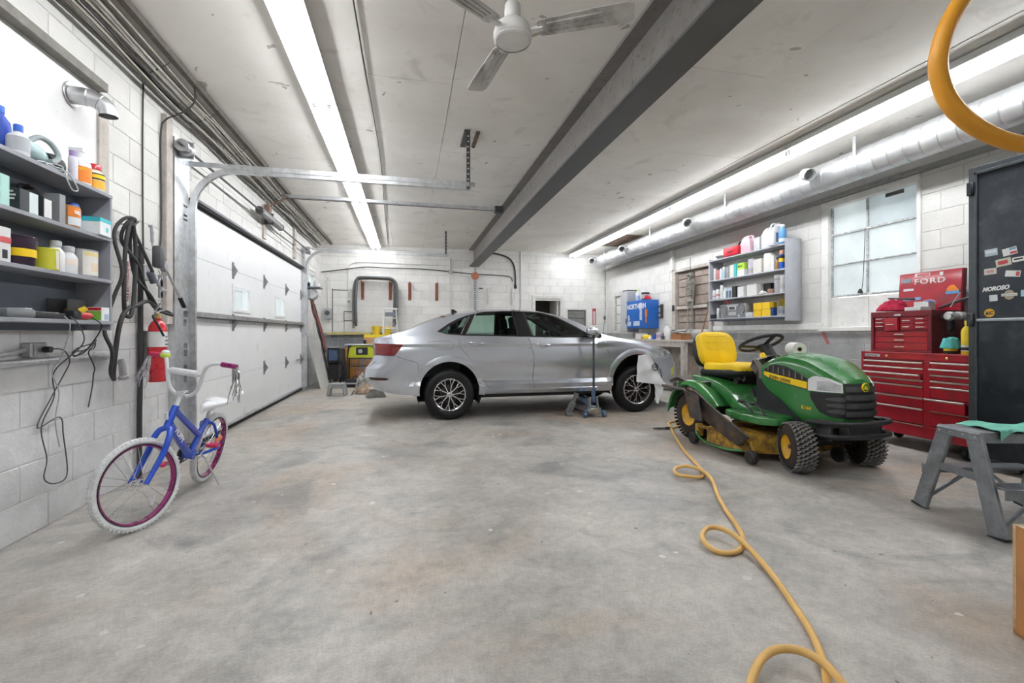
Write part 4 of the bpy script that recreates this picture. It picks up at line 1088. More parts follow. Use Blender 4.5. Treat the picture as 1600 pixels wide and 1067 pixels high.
d0 = HT0.lerp(HT1, .25); dd = (BBp-d0).normalized(); upv = Vector((0, 1, 0)).cross(dd)
text('frame_lettering', 'HUFFY', .050, 'print_white', dt, d0+dd*.07+Vector((0, .0245, 0))+upv*-.018*(1 if upv.z > 0 else -1), dd, Vector((0, 1, 0)).cross(dd)*-1 if (dd.cross(Vector((0,1,0)).cross(dd)*-1)).y > 0 else Vector((0, 1, 0)).cross(dd), squash=1.1, off=.0012, shear=.25)
MB().tube([ST-Vector((-.01,0,.02)), Vector((.133, 0, .575))], .0125, 10).build('seat_post', 'chrome', bike)
sd_ = []
for x, w, z in ((.265,.012,.592),(.24,.026,.606),(.17,.038,.610),(.10,.062,.612),(.03,.085,.620),(-.01,.082,.624),(-.03,.05,.618)):
    sd_.append([(x, w*math.cos(a), z+.018*math.sin(a)-(.012 if math.sin(a) < 0 else 0)) for a in [2*PI*k/14 for k in range(14)]])
MB().loft(sd_).build('saddle', 'bike_white', bike, angle=60)
MB().tube([(.06,.03,.592),(.17,.018,.582),(.24,.01,.594)], .004, 6).tube([(.06,-.03,.592),(.17,-.018,.582),(.24,-.01,.594)], .004, 6).box((.135,0,.578),(.04,.05,.025)).build('saddle_rails', 'chrome', bike)
# crank, pedals, chain, guard, kickstand
cr = MB().tube([BBp+Vector((0,-.06,0)), BBp+Vector((0,.06,0))], .010, 8); ca = R(-15)
pe1 = BBp+Vector((.105*math.cos(ca), -.065, .105*math.sin(ca)-.02)); pe2 = BBp+Vector((-.105*math.cos(ca), .065, -.105*math.sin(ca)+.03))
cr.bar(BBp+Vector((0,-.06,0)), pe1, .012, .018).bar(BBp+Vector((0,.06,0)), pe2, .012, .018).build('crank', 'chrome', bike)
for p, s in ((pe1, -1), (pe2, 1)):
    m = MB()
    for q in (-.026, 0, .026): m.bx(p.x+q-.007, p.x+q+.007, p.y+s*.012-.035 if s < 0 else p.y-.0+.0, p.y+s*.012 if s < 0 else p.y+.075, p.z-.011, p.z+.011)
    m.build('pedal', 'pink', bike, bevel=.003)
    MB().tube([p, p+Vector((0, s*.08, 0))], .006, 6).build('pedal_axle', 'chrome', bike)
MB().lathe([(.0,0),(.062,0),(.066,.004),(.062,.008),(0,.008)], 24, BBp+Vector((0,-.050,0)), (0,1,0)).build('chain_ring', 'dark_steel', bike)
MB().tube([BBp+Vector((.0,-.047,.064)), Vector((0,-.047,RW+.026)), Vector((-.026,-.047,RW)), Vector((0,-.047,RW-.026)), BBp+Vector((0,-.047,-.064)), BBp+Vector((.064,-.047,0))], .005, 6, True).build('chain', 'dark_steel', bike)
MB().box((.085,.078,.345),(.10,.016,.035),(0,R(8),0)).build('chain_guard_reflector', 'orange_refl', bike, bevel=.006)
MB().box((.20,.0,.385),(.05,.05,.02)).build('rear_bracket', 'bike_white', bike, bevel=.004)
MB().tube([(.25,.035,.27),(.22,.06,.24),(.13,.155,.031)], .007, 8).build('kickstand', 'chrome', bike)
# steered front end: turned to the bike's right
axis = (HT1-HT0).normalized()
SM = Matrix.Translation(HT0) @ Matrix.Rotation(R(-26), 4, axis) @ Matrix.Translation(-HT0)
T = lambda *p: SM @ Vector(p)
fw = (.885, 0, RW)
bwheel(fw, SM, bike)
for s in (-1, 1):
    MB().tube(smooth_path([T(.705, s*.006, .552), T(.722, s*.040, .535), T(.745, s*.056, .49), T(.79, s*.058, .40), T(.885, s*.056, RW)], 6), [.017]*18+[.016]*3+[.014]*4, 10).build('fork_blade', 'bike_blue', bike, angle=60)
MB().tube([T(HT1.x-.0, 0, HT1.z), T(.615, 0, .735)], .013, 10).build('steerer', 'bike_white', bike)
MB().tube([T(.60, -.03, .742), T(.60, .03, .742)], .020, 10).box(T(.60, 0, .742), (.05,.05,.05), SM.to_3x3()).build('stem_clamp', 'chrome', bike, bevel=.004)
BMx = SM @ Matrix.Translation((.60,0,.742)) @ Matrix.Rotation(R(-9), 4, 'X') @ Matrix.Translation((-.60,0,-.742))
TT = T
T = lambda *p: BMx @ Vector(p)
hb = smooth_path([T(.56,-.285,.965), T(.575,-.20,.965), T(.60,-.15,.93), T(.60,-.115,.80), T(.60,-.06,.745), T(.60,0,.742), T(.60,.06,.745), T(.60,.115,.80), T(.60,.15,.93), T(.575,.20,.965), T(.56,.285,.965)], 5)
MB().tube(hb, .0115, 10).build('handlebar', 'bike_white', bike, angle=60)
MB().tube([T(.60,-.138,.885), T(.60,.138,.885)], .010, 8).tube([T(.60,-.10,.885), T(.60,.10,.885)], .022, 12).build('crossbar_pad', 'bike_white', bike)
for s in (-1, 1):
    MB().tube([T(.565, s*.235, .965), T(.555, s*.335, .962)], [.017, .0155], 10).build('grip', 'pink' if s < 0 else 'magenta', bike)
    for k in range(16):
        p = T(.555, s*.338, .962); a = random.uniform(0, 2*PI); L = random.uniform(.15, .24); sp_ = .022
        e = [p+Vector((sp_*math.cos(a)*q*1.2+.006*math.sin(9*q+k), sp_*math.sin(a)*q*1.6+s*.02*q+.006*math.cos(8*q+k), -L*q**1.15)) for q in (0,.2,.4,.6,.8,1)]
        MB().loft([[q+Vector((-.004,0,0)), q+Vector((.001,.003,0)), q+Vector((.004,0,0)), q+Vector((.0,-.003,0))] for q in e]).build('streamer', 'silver_foil', bike)
MB().ball(T(.585,-.185,.972), (.030,.030,.022), 14, 8).build('bell', 'lime', bike)
MB().lathe([(.022,0),(.022,.012),(.012,.02),(0,.021)], 14, T(.585,-.185,.985), (0,0,1)).build('bell_cap', 'bike_white', bike)
T = TT
MB().box(T(.70,.0,.625)+Vector((.02,0,0)), (.012,.03,.045), SM.to_3x3()).build('front_reflector', 'bike_white', bike, bevel=.003)
# ================================================================== CONTAINERS (shared by both shelves and the bench)
def col(c, rough=.45, var=.06):
    k = 'colour_%02d_%02d_%02d_%02d' % (*[int(q*99) for q in c], int(rough*99))
    return MATS.get(k) or M(k, c, rough, 0, var)
def lathe_thing(name, label, cat, loc, prof, body, cap=None, band=None, group=None, rotz=0, n=20):
    """prof body outline; cap (r, z0, z1, colour); band (r, z0, z1, colour) a printed label"""
    t = thing(name, label, cat, loc, rotz, group)
    MB().lathe(prof, n).build('body', body, t, angle=40)
    if cap:
        r, a, b, c = cap; MB().lathe([(r, a), (r*1.0, b-.004), (r*.9, b), (0, b)], 14).build('cap', c, t, angle=40)
    for q in ([band] if isinstance(band, tuple) else (band or [])):
        r, a, b, c = q; MB().lathe([(r-.002, a), (r, a), (r, b), (r-.002, b)], n, caps=False).build('label', c, t)
    return t
def can(name, label, loc, r, h, body, band=None, lid=None, group=None, cat='can', handle=False):
    t = lathe_thing(name, label, cat, loc, [(0,0),(r*.97,0),(r,.004),(r,h-.006),(r*1.02,h-.003),(r*.98,h)] , body, None, band, group)
    MB().lathe([(0,h-.006),(r*.9,h-.006),(r*.92,h),(r*.98,h),(r*.98,h-.008)], 20).build('lid', lid or 'galv', t)
    if handle: MB().tube([(-r-.002,0,h*.8)]+arc((0,0,h*.8), r+.012, 180, 360, 12, (1,0,0), (0,.75,.6))+[(r+.002,0,h*.8)], .002, 5).build('bail_handle', 'steel', t)
    return t
def bottle(name, label, loc, r, h, body, capc, band=None, group=None, neck=.35, cat='bottle', ch=.03):
    hs = h-ch; nr = r*neck
    return lathe_thing(name, label, cat, loc, [(0,0),(r*.94,0),(r,.006),(r,hs*.68),(r*.93,hs*.78),(nr*1.1,hs*.94),(nr,hs),(0,hs)], body, (nr*1.25, hs-.004, h, capc), band, group)
def spray(label, loc, r, h, body, capc, group=None, band=None):
    return lathe_thing('spray_can', label, 'spray can', loc, [(0,0),(r*.95,0),(r,.004),(r,h*.74),(r*.86,h*.80),(r*.6,h*.82),(0,h*.82)], body, (r*.8, h*.79, h, capc), band, group, n=14)
def carton(name, label, loc, d, mat, rotz=0, group=None, faces=(), cat='box', flap=True):
    """box standing on its base; faces: (side, x0, x1, z0, z1, colour) printed areas as fractions, side in '-y','+y','-x','+x'"""
    t = thing(name, label, cat, loc, rotz, group); x, y, z = d
    MB().bx(-x/2, x/2, -y/2, y/2, 0, z).build('body', mat, t, bevel=.002)
    e = .0012
    for s, a, b, c, e1, cm in faces:
        m = MB()
        if s[1] == 'x':
            k = x/2 if s[0] == '+' else -x/2; m.bx(min(k, k+e*(1 if k > 0 else -1)), max(k, k+e*(1 if k > 0 else -1)), -y/2+a*y, -y/2+b*y, c*z, e1*z)
        else:
            k = y/2 if s[0] == '+' else -y/2; m.bx(-x/2+a*x, -x/2+b*x, min(k, k+e*(1 if k > 0 else -1)), max(k, k+e*(1 if k > 0 else -1)), c*z, e1*z)
        m.build('printed_panel', cm, t)
    if flap: MB().bx(-x/2+.002, x/2-.002, -.001, .001, z-.0005, z+.001).build('flap_seam', 'ink', t)
    return t
def jug(label, loc, d, body, capc, rotz=0, group=None, lab=None, name='jug'):
    t = thing(name, label, 'jug', loc, rotz, group); x, y, z = d
    P = [(-x/2,0),(x/2,0),(x/2,z*.62),(x*.30,z*.86),(x*.18,z*.88),(x*.18,z*.93),(-x*.02,z*.93),(-x*.06,z*.86),(-x*.40,z*.80),(-x/2,z*.62)]
    MB().prism(P, y, (0, y/2, 0), (1,0,0), (0,0,1)).build('body', body, t, bevel=min(x, y)*.16, seg=3, angle=60)
    MB().cyl((x*.08,0,z*.92),(x*.08,0,z),x*.13,n=12).build('cap', capc, t)
    MB().tube(smooth_path([(-x*.0,0,z*.90),(-x*.30,0,z*.95),(-x*.48,0,z*.84),(-x*.48,0,z*.60)], 4), y*.11, 6).build('handle', body, t)
    if lab:
        for s_ in (-1, 1): MB().bx(-x*.34, x*.34, s_*y/2-.001, s_*y/2+.001, z*.14, z*.54).build('label', lab, t)
    return t

# ================================================================== LEFT WALL: SHELF AND WHAT STANDS ON IT
M('shelf_grey', (0.30, 0.31, 0.34), 0.5, 0, 0.10, 8)
M('shelf_back', (0.115, 0.135, 0.17), 0.55, 0, 0.12, 6)
SX0, SX1, SY0, SY1 = XL+.004, -1.85, 1.95, 3.43
SZ = (2.005, 1.728, 1.461, 1.199)
sh = thing('wall_shelf', 'grey four-tier wooden wall shelf beside the hanging black cable', 'shelf', (SX0, SY1, 1.15))
for z in SZ: MB().bx(0, SX1-SX0, SY0-SY1, 0, z-1.15-.022, z-1.15).build('shelf_board', 'shelf_grey', sh, bevel=.002)
MB().bx(0, SX1-SX0-.004, -.018, -.0005, -.01, SZ[0]-1.15-.022).build('end_panel', 'shelf_grey', sh)
MB().bx(0, .008, SY0-SY1, -.018, -.01, SZ[0]-1.15-.022).build('back_panel', 'shelf_back', sh)
MB().bx(.008, .05, SY0-SY1, -.018, -.012, SZ[3]-1.15-.022).build('cleat', 'shelf_back', sh)
# white board with a timber rail behind the top of the shelf
pb = thing('pegboard', 'white spotted board fixed to the wall above the grey shelf', 'board', (XL+.003, 3.60, SZ[0]))
MB().bx(0, .012, -1.7, 0, 0.005, .74).build('board', M('peg_white', (.82,.82,.81), .5, 0, .04, 5, dirt=(.12,.12,.12), dirt_amt=-.05, dirt_scale=55), pb)
MB().bx(0, .075, -1.7, .01, .74, .80).build('rail', M('rail_dark', (.20,.19,.17), .7, 0, .25, 12), pb, bevel=.004)
po = MB().bx(0, .03, 0, .10, -.86, .74).build('stile', 'weathered', pb, bevel=.003)
g1 = 'bottles and tools on the top shelf board'; z = SZ[0]; xs_ = -1.945
t = bottle('cleaner_bottle', 'tall deep blue bottle at the cut-off end of the top grey shelf board', (-1.984, 2.785, z), .040, .25, col((.02,.07,.42)), 'blue', None, g1)
bottle('lotion_bottle', 'squat white bottle with blue cap next to the pale green hand vacuum', (-1.895, 2.765, z), .042, .155, col((.72,.74,.76)), 'blue', (.0428,.02,.09,col((.45,.47,.50))), g1)
hv = thing('hand_vacuum', 'pale green and black hand vacuum with grey looped hose', 'vacuum', (-1.935, 2.955, z), R(90), g1)
hv.scale = (.8, .8, .8)
MB().lathe([(0,-.11),(.035,-.10),(.058,-.05),(.066,.0),(.060,.05),(.045,.085),(0,.09)], 20, (-.065,-.0,.085), (.9,0,-.25)).build('dust_bowl', col((.42,.56,.56), .3), hv, angle=60)
MB().lathe([(0,-.06),(.055,-.05),(.070,0),(.066,.06),(.05,.09),(0,.10)], 20, (.085,.0,.072), (1,0,-.05)).build('motor_body', 'black_plastic', hv, angle=60)
MB().tube(smooth_path([(-.10,-.0,.14),(-.02,-.01,.205),(.06,-.015,.21),(.105,-.03,.17),(.09,-.055,.11),(.01,-.075,.055),(-.02,-.075,.05)], 6), .017, 10).build('hose', col((.28,.33,.34), .5), hv)
MB().tube(smooth_path([(.16,-.02,.03),(.10,-.075,.05),(.02,-.085,.045),(-.06,-.08,.02),(-.02,-.085,.012),(.03,-.095,.010),(.07,-.124,.008),(.12,-.135,-.05),(.15,-.132,-.09),(.10,-.130,-.10),(.05,-.132,-.05),(.035,-.122,.012),(.0,-.09,.022),(-.06,-.075,.03),(-.13,-.075,.012)], 6), .0048, 6).build('mains_lead', col((.55,.58,.59), .5), hv)
t = spray('slim white and purple spray can between the vacuum and the orange bottle', (-1.893, 3.143, z), .022, .175, col((.70,.68,.76)), col((.30,.22,.45)), g1)
t = lathe_thing('pump_bottle', 'clear pump bottle with orange citrus label on the top shelf board', 'bottle', (-1.905, 3.226, z), [(0,0),(.048,0),(.050,.006),(.050,.12),(.042,.145),(.022,.16),(.020,.175),(0,.175)], col((.80,.82,.82), .2), None, [(.0508,.012,.105,'orange')], g1)
MB().cyl((0,0,.172),(0,0,.195),.020,n=12).bx(-.055,.02,-.014,.014,.195,.222).box((-.05,0,.190),(.014,.012,.03)).build('trigger_head', col((.75,.77,.78), .3), t, bevel=.003)
text('label_lettering', 'CITRUS', .017, 'jd_yellow', t, (.0512*math.cos(R(-62)), .0512*math.sin(R(-62)), .082), (math.cos(R(28)), math.sin(R(28)), 0), align='CENTER', off=.0006)
bottle('wash_bottle', 'clear bottle with yellow and red label and red cap at the shelf end', (-1.90, 3.345, z), .048, .165, col((.80,.78,.62), .25), 'red_gloss', [(.0488,.012,.062,col((.80,.45,.05))),(.0490,.066,.105,'ink'),(.0492,.075,.097,'jd_yellow')], g1, .55)
g2 = 'boxes and cans on the second shelf board'; z = SZ[1]
carton('small_box', 'mint green carton at the cut-off end of the second shelf board', (-1.92, 2.655, z), (.10, .05, .15), col((.45,.72,.66)), 0, g2)
t = carton('filter_box', 'black carton with white print and pale side panel on the second shelf', (-1.925, 2.80, z), (.105, .115, .115), col((.045,.05,.055)), R(0), g2, (('+x',.50,.98,.04,.96,col((.72,.80,.82))),))
for k, w_ in enumerate((.075, .085, .08)): MB().bx(-.05, -.05+w_, -.0587, -.0577, .092-k*.018, .101-k*.018).build('printed_line', 'print_white', t)
carton('filter_box', 'narrow black carton with large white label beside the black bottle', (-1.915, 2.91, z), (.10, .06, .115), col((.05,.05,.055)), 0, g2, (('+x',.08,.92,.06,.9,col((.80,.82,.82))),))
t = jug('black and grey oil bottle behind the narrow black carton', (-2.003, 2.985, z), (.13, .055, .20), col((.035,.035,.038), .35), 'black_plastic', R(90), g2)
carton('oil_can', 'slim grey rectangular tin beside the black oil bottle', (-1.915, 3.03, z), (.085, .045, .165), col((.30,.31,.32), .35), 0, g2, flap=False, cat='tin')
t = can('coffee_can', 'copper coloured tin can with orange and white label on the second shelf', (-1.905, 3.125, z), .052, .125, col((.42,.23,.12), .3), None, col((.45,.27,.16), .3), g2)
def partlabel(t, r, a0, a1, z0, z1, mt, n=10):
    MB().grid(lambda u, v: (r*math.cos(R(a0+(a1-a0)*u)), r*math.sin(R(a0+(a1-a0)*u)), z0+(z1-z0)*v), n, 1, .0006).build('label', mt, t)
partlabel(t, .0530, -60, 60, .06, .115, 'orange'); partlabel(t, .0530, -60, 60, .012, .058, col((.70,.74,.75)))
text('label_lettering', 'GEL', .026, 'print_white', t, (.0536, -.015, .078), (0,1,0), (0,0,1), align='CENTER', off=.001)
bottle('glue_bottle', 'white bottle with bright blue cap behind the copper can', (-1.945, 3.230, z), .036, .165, col((.74,.80,.85)), 'blue', (.0366,.085,.13,col((.10,.28,.62))), g2, .6)
t = carton('glove_box', 'white and teal glove carton overhanging the end of the second shelf', (-1.895, 3.337, z), (.11, .122, .105), col((.82,.86,.87)), R(4), g2, (('+x',0,1,.78,1,'teal'),('-y',0,1,.74,1,'teal'),('+x',.55,.72,.25,.5,'teal')))
g3 = 'jars and bottles on the third shelf board'; z = SZ[2]
carton('striped_box', 'white carton with red stripe at the cut-off end of the third shelf board', (-1.90, 2.645, z), (.07, .07, .165), col((.72,.72,.72)), 0, g3, (('+x',0,1,.55,.72,'red_gloss'),('+x',.3,.7,.1,.35,'ink'),('-y',0,1,.55,.72,'red_gloss')))
t = lathe_thing('screw_jar', 'dark purple translucent tub with wide yellow band', 'tub', (-1.92, 2.80, z), [(0,0),(.060,0),(.063,.005),(.068,.14),(.071,.142),(.071,.150),(0,.150)], col((.040,.022,.042), .2), None, (.0672,.045,.085,'jd_yellow'), g3, n=24)
t = can('paint_can', 'yellow-green round tin between the purple tub and white bottles', (-1.90, 2.945, z), .056, .115, col((.62,.62,.06)), None, col((.55,.52,.20), .4), g3)
partlabel(t, .0566, -10, 70, .006, .105, col((.75,.75,.60))); partlabel(t, .0572, 20, 50, .006, .105, col((.48,.12,.08)))
for y, x, h, lab in ((2.997, -1.997, .165, 'white round bottle standing behind the yellow-green tin'), (3.04, -1.915, .175, 'tall white bottle in front of its twin on the third shelf'), (3.125, -1.905, .160, 'white bottle with orange print next to the grey paint can')):
    bottle('fluid_bottle', lab, (x, y, z), .041, h, col((.80,.81,.82)), 'grey_plastic', [(.0416,.05,.085,col((.84,.74,.68)))] if y > 3.1 else None, g3, .55)
t = can('paint_can', 'grey gallon paint can with pale label on the third shelf', (-1.93, 3.275, z), .076, .165, 'galv', None, 'galv', g3)
partlabel(t, .0766, -55, 45, .01, .155, col((.78,.76,.70))); partlabel(t, .077, -25, 15, .035, .085, col((.80,.66,.50))); partlabel(t, .077, -50, 30, .125, .148, col((.76,.62,.30)))
g4 = 'cords and tools on the bottom shelf board'; z = SZ[3]
t = thing('battery_charger', 'grey battery charger with its leads on the bottom shelf board', 'charger', (-1.92, 2.74, z), 0, g4)
MB().bx(-.06,.06,-.09,.09,0,.045).build('case', col((.16,.17,.18)), t, bevel=.012, seg=2); MB().bx(-.02,.05,.03,.075,.045,.050).build('label', 'white_plastic', t)
t = thing('power_strip', 'black power strip tangled in grey cord on the bottom shelf', 'power strip', (-1.91, 2.97, z), 0, g4)
MB().bx(-.03,.03,-.12,.10,0,.035).build('case', 'black_plastic', t, bevel=.008, seg=2)
for k in range(4): MB().bx(-.014,.014,-.10+k*.048,-.072+k*.048,.034,.0375).build('socket', 'grey_plastic', t, bevel=.002)
t = thing('cordless_drill', 'black and red cordless tool lying on the bottom shelf', 'tool', (-1.89, 3.165, z), R(88), g4)
MB().bx(-.065,.0,-.03,.03,0,.055).build('battery', 'black_plastic', t, bevel=.008, seg=2); MB().lathe([(0,-.02),(.022,-.02),(.026,.03),(.02,.085),(0,.09)], 14, (.02,0,.027), (1,0,0)).build('barrel', 'red_gloss', t); MB().lathe([(0,0),(.018,0),(.014,.035),(0,.036)], 12, (.0,-.02,.05), (.3,-.5,.5)).build('trigger_knob', 'yellow', t)
t = thing('plastic_bin', 'clear plastic bin holding an orange cone on the bottom shelf', 'bin', (-1.984, 3.245, z), 0, g4)
glass_mat('cloudy_plastic', (.80,.80,.78), .25)
bb = MB(); w_, d_, h_ = .10, .16, .125
for a in ((-w_/2,-w_/2+.004,-d_/2,d_/2,0,h_),(w_/2-.004,w_/2,-d_/2,d_/2,0,h_),(-w_/2,w_/2,-d_/2,-d_/2+.004,0,h_),(-w_/2,w_/2,d_/2-.004,d_/2,0,h_),(-w_/2,w_/2,-d_/2,d_/2,0,.004)): bb.bx(*a)
bb.build('shell', 'cloudy_plastic', t)
tag(MB().lathe([(0,0),(.035,0),(.03,.006),(.008,.07),(0,.072)], 14).build('funnel', 'orange', None, (-1.984, 3.24, z+.0045)), 'small orange cone standing inside the clear plastic bin', 'cone')
carton('bulb_box', 'small green and white carton with red top edge at the shelf end', (-1.895, 3.372, z), (.075, .075, .085), col((.80,.81,.80)), 0, g4, (('-y',.05,.95,.04,.72,'green'),('-y',.05,.95,.76,.96,'red_gloss'),('+x',.35,.9,.1,.5,col((.40,.50,.65)))))

# cords hanging from the shelf
def cable(name, label, pts, r, mat, cat='cable', group=None, n=6, k=8):
    o = MB().tube(smooth_path(pts, k), r, n).build(name, mat, None); return tag(o, label, cat, group)
M('cord_grey', (.09,.09,.095), .55, 0, .1); M('cord_black', (.03,.03,.032), .5, 0, .1)
def wl(y, z, d=.02): return (XL+d, y, z)
cable('extension_cord', 'grey looped cord hanging from the shelf down to the lower wall', [(-1.845,3.04,1.215),(-1.84,3.10,1.17),wl(3.17,1.06,.19),wl(3.17,.90,.05),wl(3.20,.75,.03),wl(3.12,.585,.02),wl(3.16,.40,.02),wl(3.14,.29,.02),wl(3.22,.235,.02),wl(3.32,.26,.02),wl(3.29,.50,.02),wl(3.26,.62,.02),wl(3.09,.59,.02),wl(3.18,.75,.03),wl(3.25,.86,.04),wl(3.235,.95,.085),wl(3.18,1.01,.10),wl(3.12,1.032,.105),wl(3.082,1.031,.090)], .0036, 'cord_grey', 'cord')
cable('extension_cord', 'thin pale cord dropping from the power strip behind the looped cord', [(-1.845,3.0,1.215),(-1.838,3.03,1.16),wl(3.07,1.0,.15),wl(3.09,.90,.09),wl(3.15,.78,.085),wl(3.13,.62,.08),wl(3.17,.46,.075)], .003, col((.45,.46,.47)), 'cord')
cable('extension_cord', 'black plug cord tied in a bow hanging below the shelf end', [(-1.845,3.22,1.215),(-1.845,3.31,1.16),wl(3.36,1.02,.10),wl(3.31,.985,.075),wl(3.28,1.0,.07),wl(3.33,1.03,.07),wl(3.43,1.05,.07),wl(3.49,1.06,.07),wl(3.46,1.02,.075),wl(3.38,1.02,.08),wl(3.29,.98,.08),wl(3.275,1.01,.08),wl(3.38,1.02,.085),wl(3.48,1.08,.08),wl(3.44,1.04,.085),wl(3.40,1.0,.085),wl(3.45,.95,.072),wl(3.52,.89,.05),wl(3.55,.85,.025),wl(3.55,.78,.02),wl(3.51,.64,.02)], .0036, 'cord_black', 'cord')
# socket box with its conduit
t = thing('socket_box', 'grey surface socket box on a steel conduit below the shelf', 'socket', (XL+.002, 3.06, 1.03))
MB().bx(0,.05,-.06,.06,-.04,.04).build('box', 'galv', t, bevel=.006); MB().bx(.05,.056,-.045,.045,-.03,.03).build('cover', 'steel', t, bevel=.003)
MB().cyl((.056,.02,0),(.09,.02,0),.018,n=10).build('plug', 'black_plastic', t)
MB().tube([(.022,-.06,0),(.022,-.15,-.012),(.022,-.24,-.024),(.022,-1.2,-.028)], .013, 8).build('conduit', 'galv', t)
for y in (-.28,): MB().bx(0,.042,y-.012,y+.012,-.043,-.004).build('conduit_clip', 'steel', t, bevel=.003)
tag(MB().tube([(XL+.03,2.3,.96),(XL+.03,3.15,.965),(XL+.03,3.75,.968)], .02, 10).build('steel_pipe', 'galv'), 'horizontal grey steel pipe along the wall under the socket box', 'pipe')
# heavy black cable hung in a coil on a hook
M('rubber_cable', (.035,.035,.036), .55, 0, .15, 20, bump=.1)
CXX = XL+.10
cp_ = [(3.70,.80),(3.62,.86),(3.59,1.0),(3.60,1.15),(3.66,1.38),(3.70,1.55),(3.70,1.80),(3.76,1.93),(3.85,1.945),(3.89,1.80),(3.90,1.55),(4.05,1.42),(4.28,1.33),(4.39,1.30),(4.38,1.275),(4.22,1.33),(4.02,1.50),(3.88,1.64),(3.79,1.78),(3.79,1.90),(3.85,1.955),(3.93,1.90),(4.00,1.76),(4.09,1.60)]
t = thing('black_cable', 'thick black rubber cable looped over a wall hook beside the winch', 'cable', (XL, 3.84, .75))
MB().tube(smooth_path([(.06+.05*((i*7) % 3)/2, y-3.84, z-.75) for i, (y, z) in enumerate(cp_)], 8), .012, 8).build('cable', 'rubber_cable', t, angle=70)
MB().tube(smooth_path([(.085,3.78-3.84,1.25-.75),(.10,3.74-3.84,1.40-.75),(.10,3.76-3.84,1.75-.75),(.10,3.83-3.84,1.93-.75),(.10,3.88-3.84,1.75-.75),(.10,3.86-3.84,1.40-.75),(.11,3.80-3.84,1.25-.75),(.085,3.78-3.84,1.25-.75)], 8), .014, 8).build('cable', 'rubber_cable', t, angle=70)
MB().tube(smooth_path([(.05,3.72-3.84,.0+.05),(.08,3.66-3.84,.12),(.10,3.68-3.84,.40),(.10,3.76-3.84,.53),(.09,3.92-3.84,.58),(.08,4.10-3.84,.62),(.07,4.30-3.84,.55)], 8), .015, 8).build('cable', 'rubber_cable', t, angle=70)
MB().tube([(.0,-.01,1.16),(.12,-.01,1.16),(.145,-.01,1.185)], .008, 6).build('hook', 'steel', t)
MB().tube([(.09,4.09-3.84,.85),(.10,4.13-3.84,.77)], .026, 12).build('plug', col((.10,.11,.14)), t)
# vertical black pipe
tag(MB().tube([(XL+.03,4.07,0.0),(XL+.03,4.07,.5),(XL+.03,4.085,.9),(XL+.03,4.085,1.80)], .018, 10).build('black_pipe', 'rubber_cable'), 'thick black pipe running down the wall behind the fire extinguisher', 'pipe')
t = thing('outlet_box', 'small grey outlet box beside the winch on the white wall', 'socket', (XL+.001, 4.17, 1.60))
MB().bx(0,.035,-.035,.035,-.06,.06).build('box', 'galv', t, bevel=.004)
for z_ in (-.025,.025): MB().bx(.035,.037,-.018,.018,z_-.016,z_+.016).build('socket', 'grey_plastic', t)
t = thing('sign_strip', 'narrow red and white vertical sign behind the hanging cable', 'sign', (XL+.001, 3.95, 1.56))
MB().bx(0,.004,-.035,.035,-.22,.22).build('plate', 'print_white', t); MB().bx(.004,.005,-.033,-.018,-.21,.21).build('stripe', col((.42,.05,.05)), t)
text('lettering', 'FIRE EXTINGUISHER', .034, col((.45,.04,.04)), t, (.0055,.028,-.20), (0,0,1), (0,-1,0), off=.0006)
# hand winch (come-along)
t = thing('hand_winch', 'lever hand winch with black-gripped handle hanging on the wall', 'winch', (XL+.03, 4.30, 1.65))
MB().tube([(0,-.10,.33),(.03,-.10,.33)], .012, 8).tube([(.02,-.10,.32),(.02,-.09,.25),(.02,-.09,.20)], .012, 6).build('top_hook', 'steel', t)
for k in range(4): MB().tube([Vector((.02,-.09+.010*math.cos(a)*(k%2), .28-.03*k+.018*math.sin(a)))+Vector((.010*math.cos(a)*(1-k%2),0,0)) for a in [2*PI*i/10 for i in range(10)]], .004, 5, True).build('chain_link', 'steel', t)
MB().box((.05,-.06,.09),(.07,.085,.18)).build('gear_case', col((.09,.09,.10)), t, bevel=.02, seg=2)
MB().lathe([(0,-.02),(.045,-.02),(.045,.02),(0,.02)], 16, (.08,-.03,.02), (1,0,0)).build('ratchet', 'steel', t)
MB().bar((.08,-.03,.02),(.08,.24,-.235),.012,.022,(1,0,0)).build('lever', 'galv', t, bevel=.003)
MB().bar((.08,.22,-.215),(.08,.31,-.30),.022,.034,(1,0,0)).build('grip', 'black_rubber', t, bevel=.008, seg=2)
MB().lathe([(0,-.01),(.035,-.01),(.035,.01),(0,.01)], 14, (.04,-.02,-.12), (1,0,0)).lathe([(0,-.01),(.03,-.01),(.03,.01),(0,.01)], 14, (.04,.0,-.21), (1,0,0)).bx(.03,.05,-.03,.01,-.24,-.05).build('pulley_block', 'steel', t, bevel=.003)
MB().tube(smooth_path([(.06,-.08,-.02),(.07,-.04,-.10),(.05,.05,-.06),(.07,.02,-.17),(.05,-.06,-.13),(.06,-.02,-.05)], 6), .0035, 5).build('wire_rope', 'steel', t)
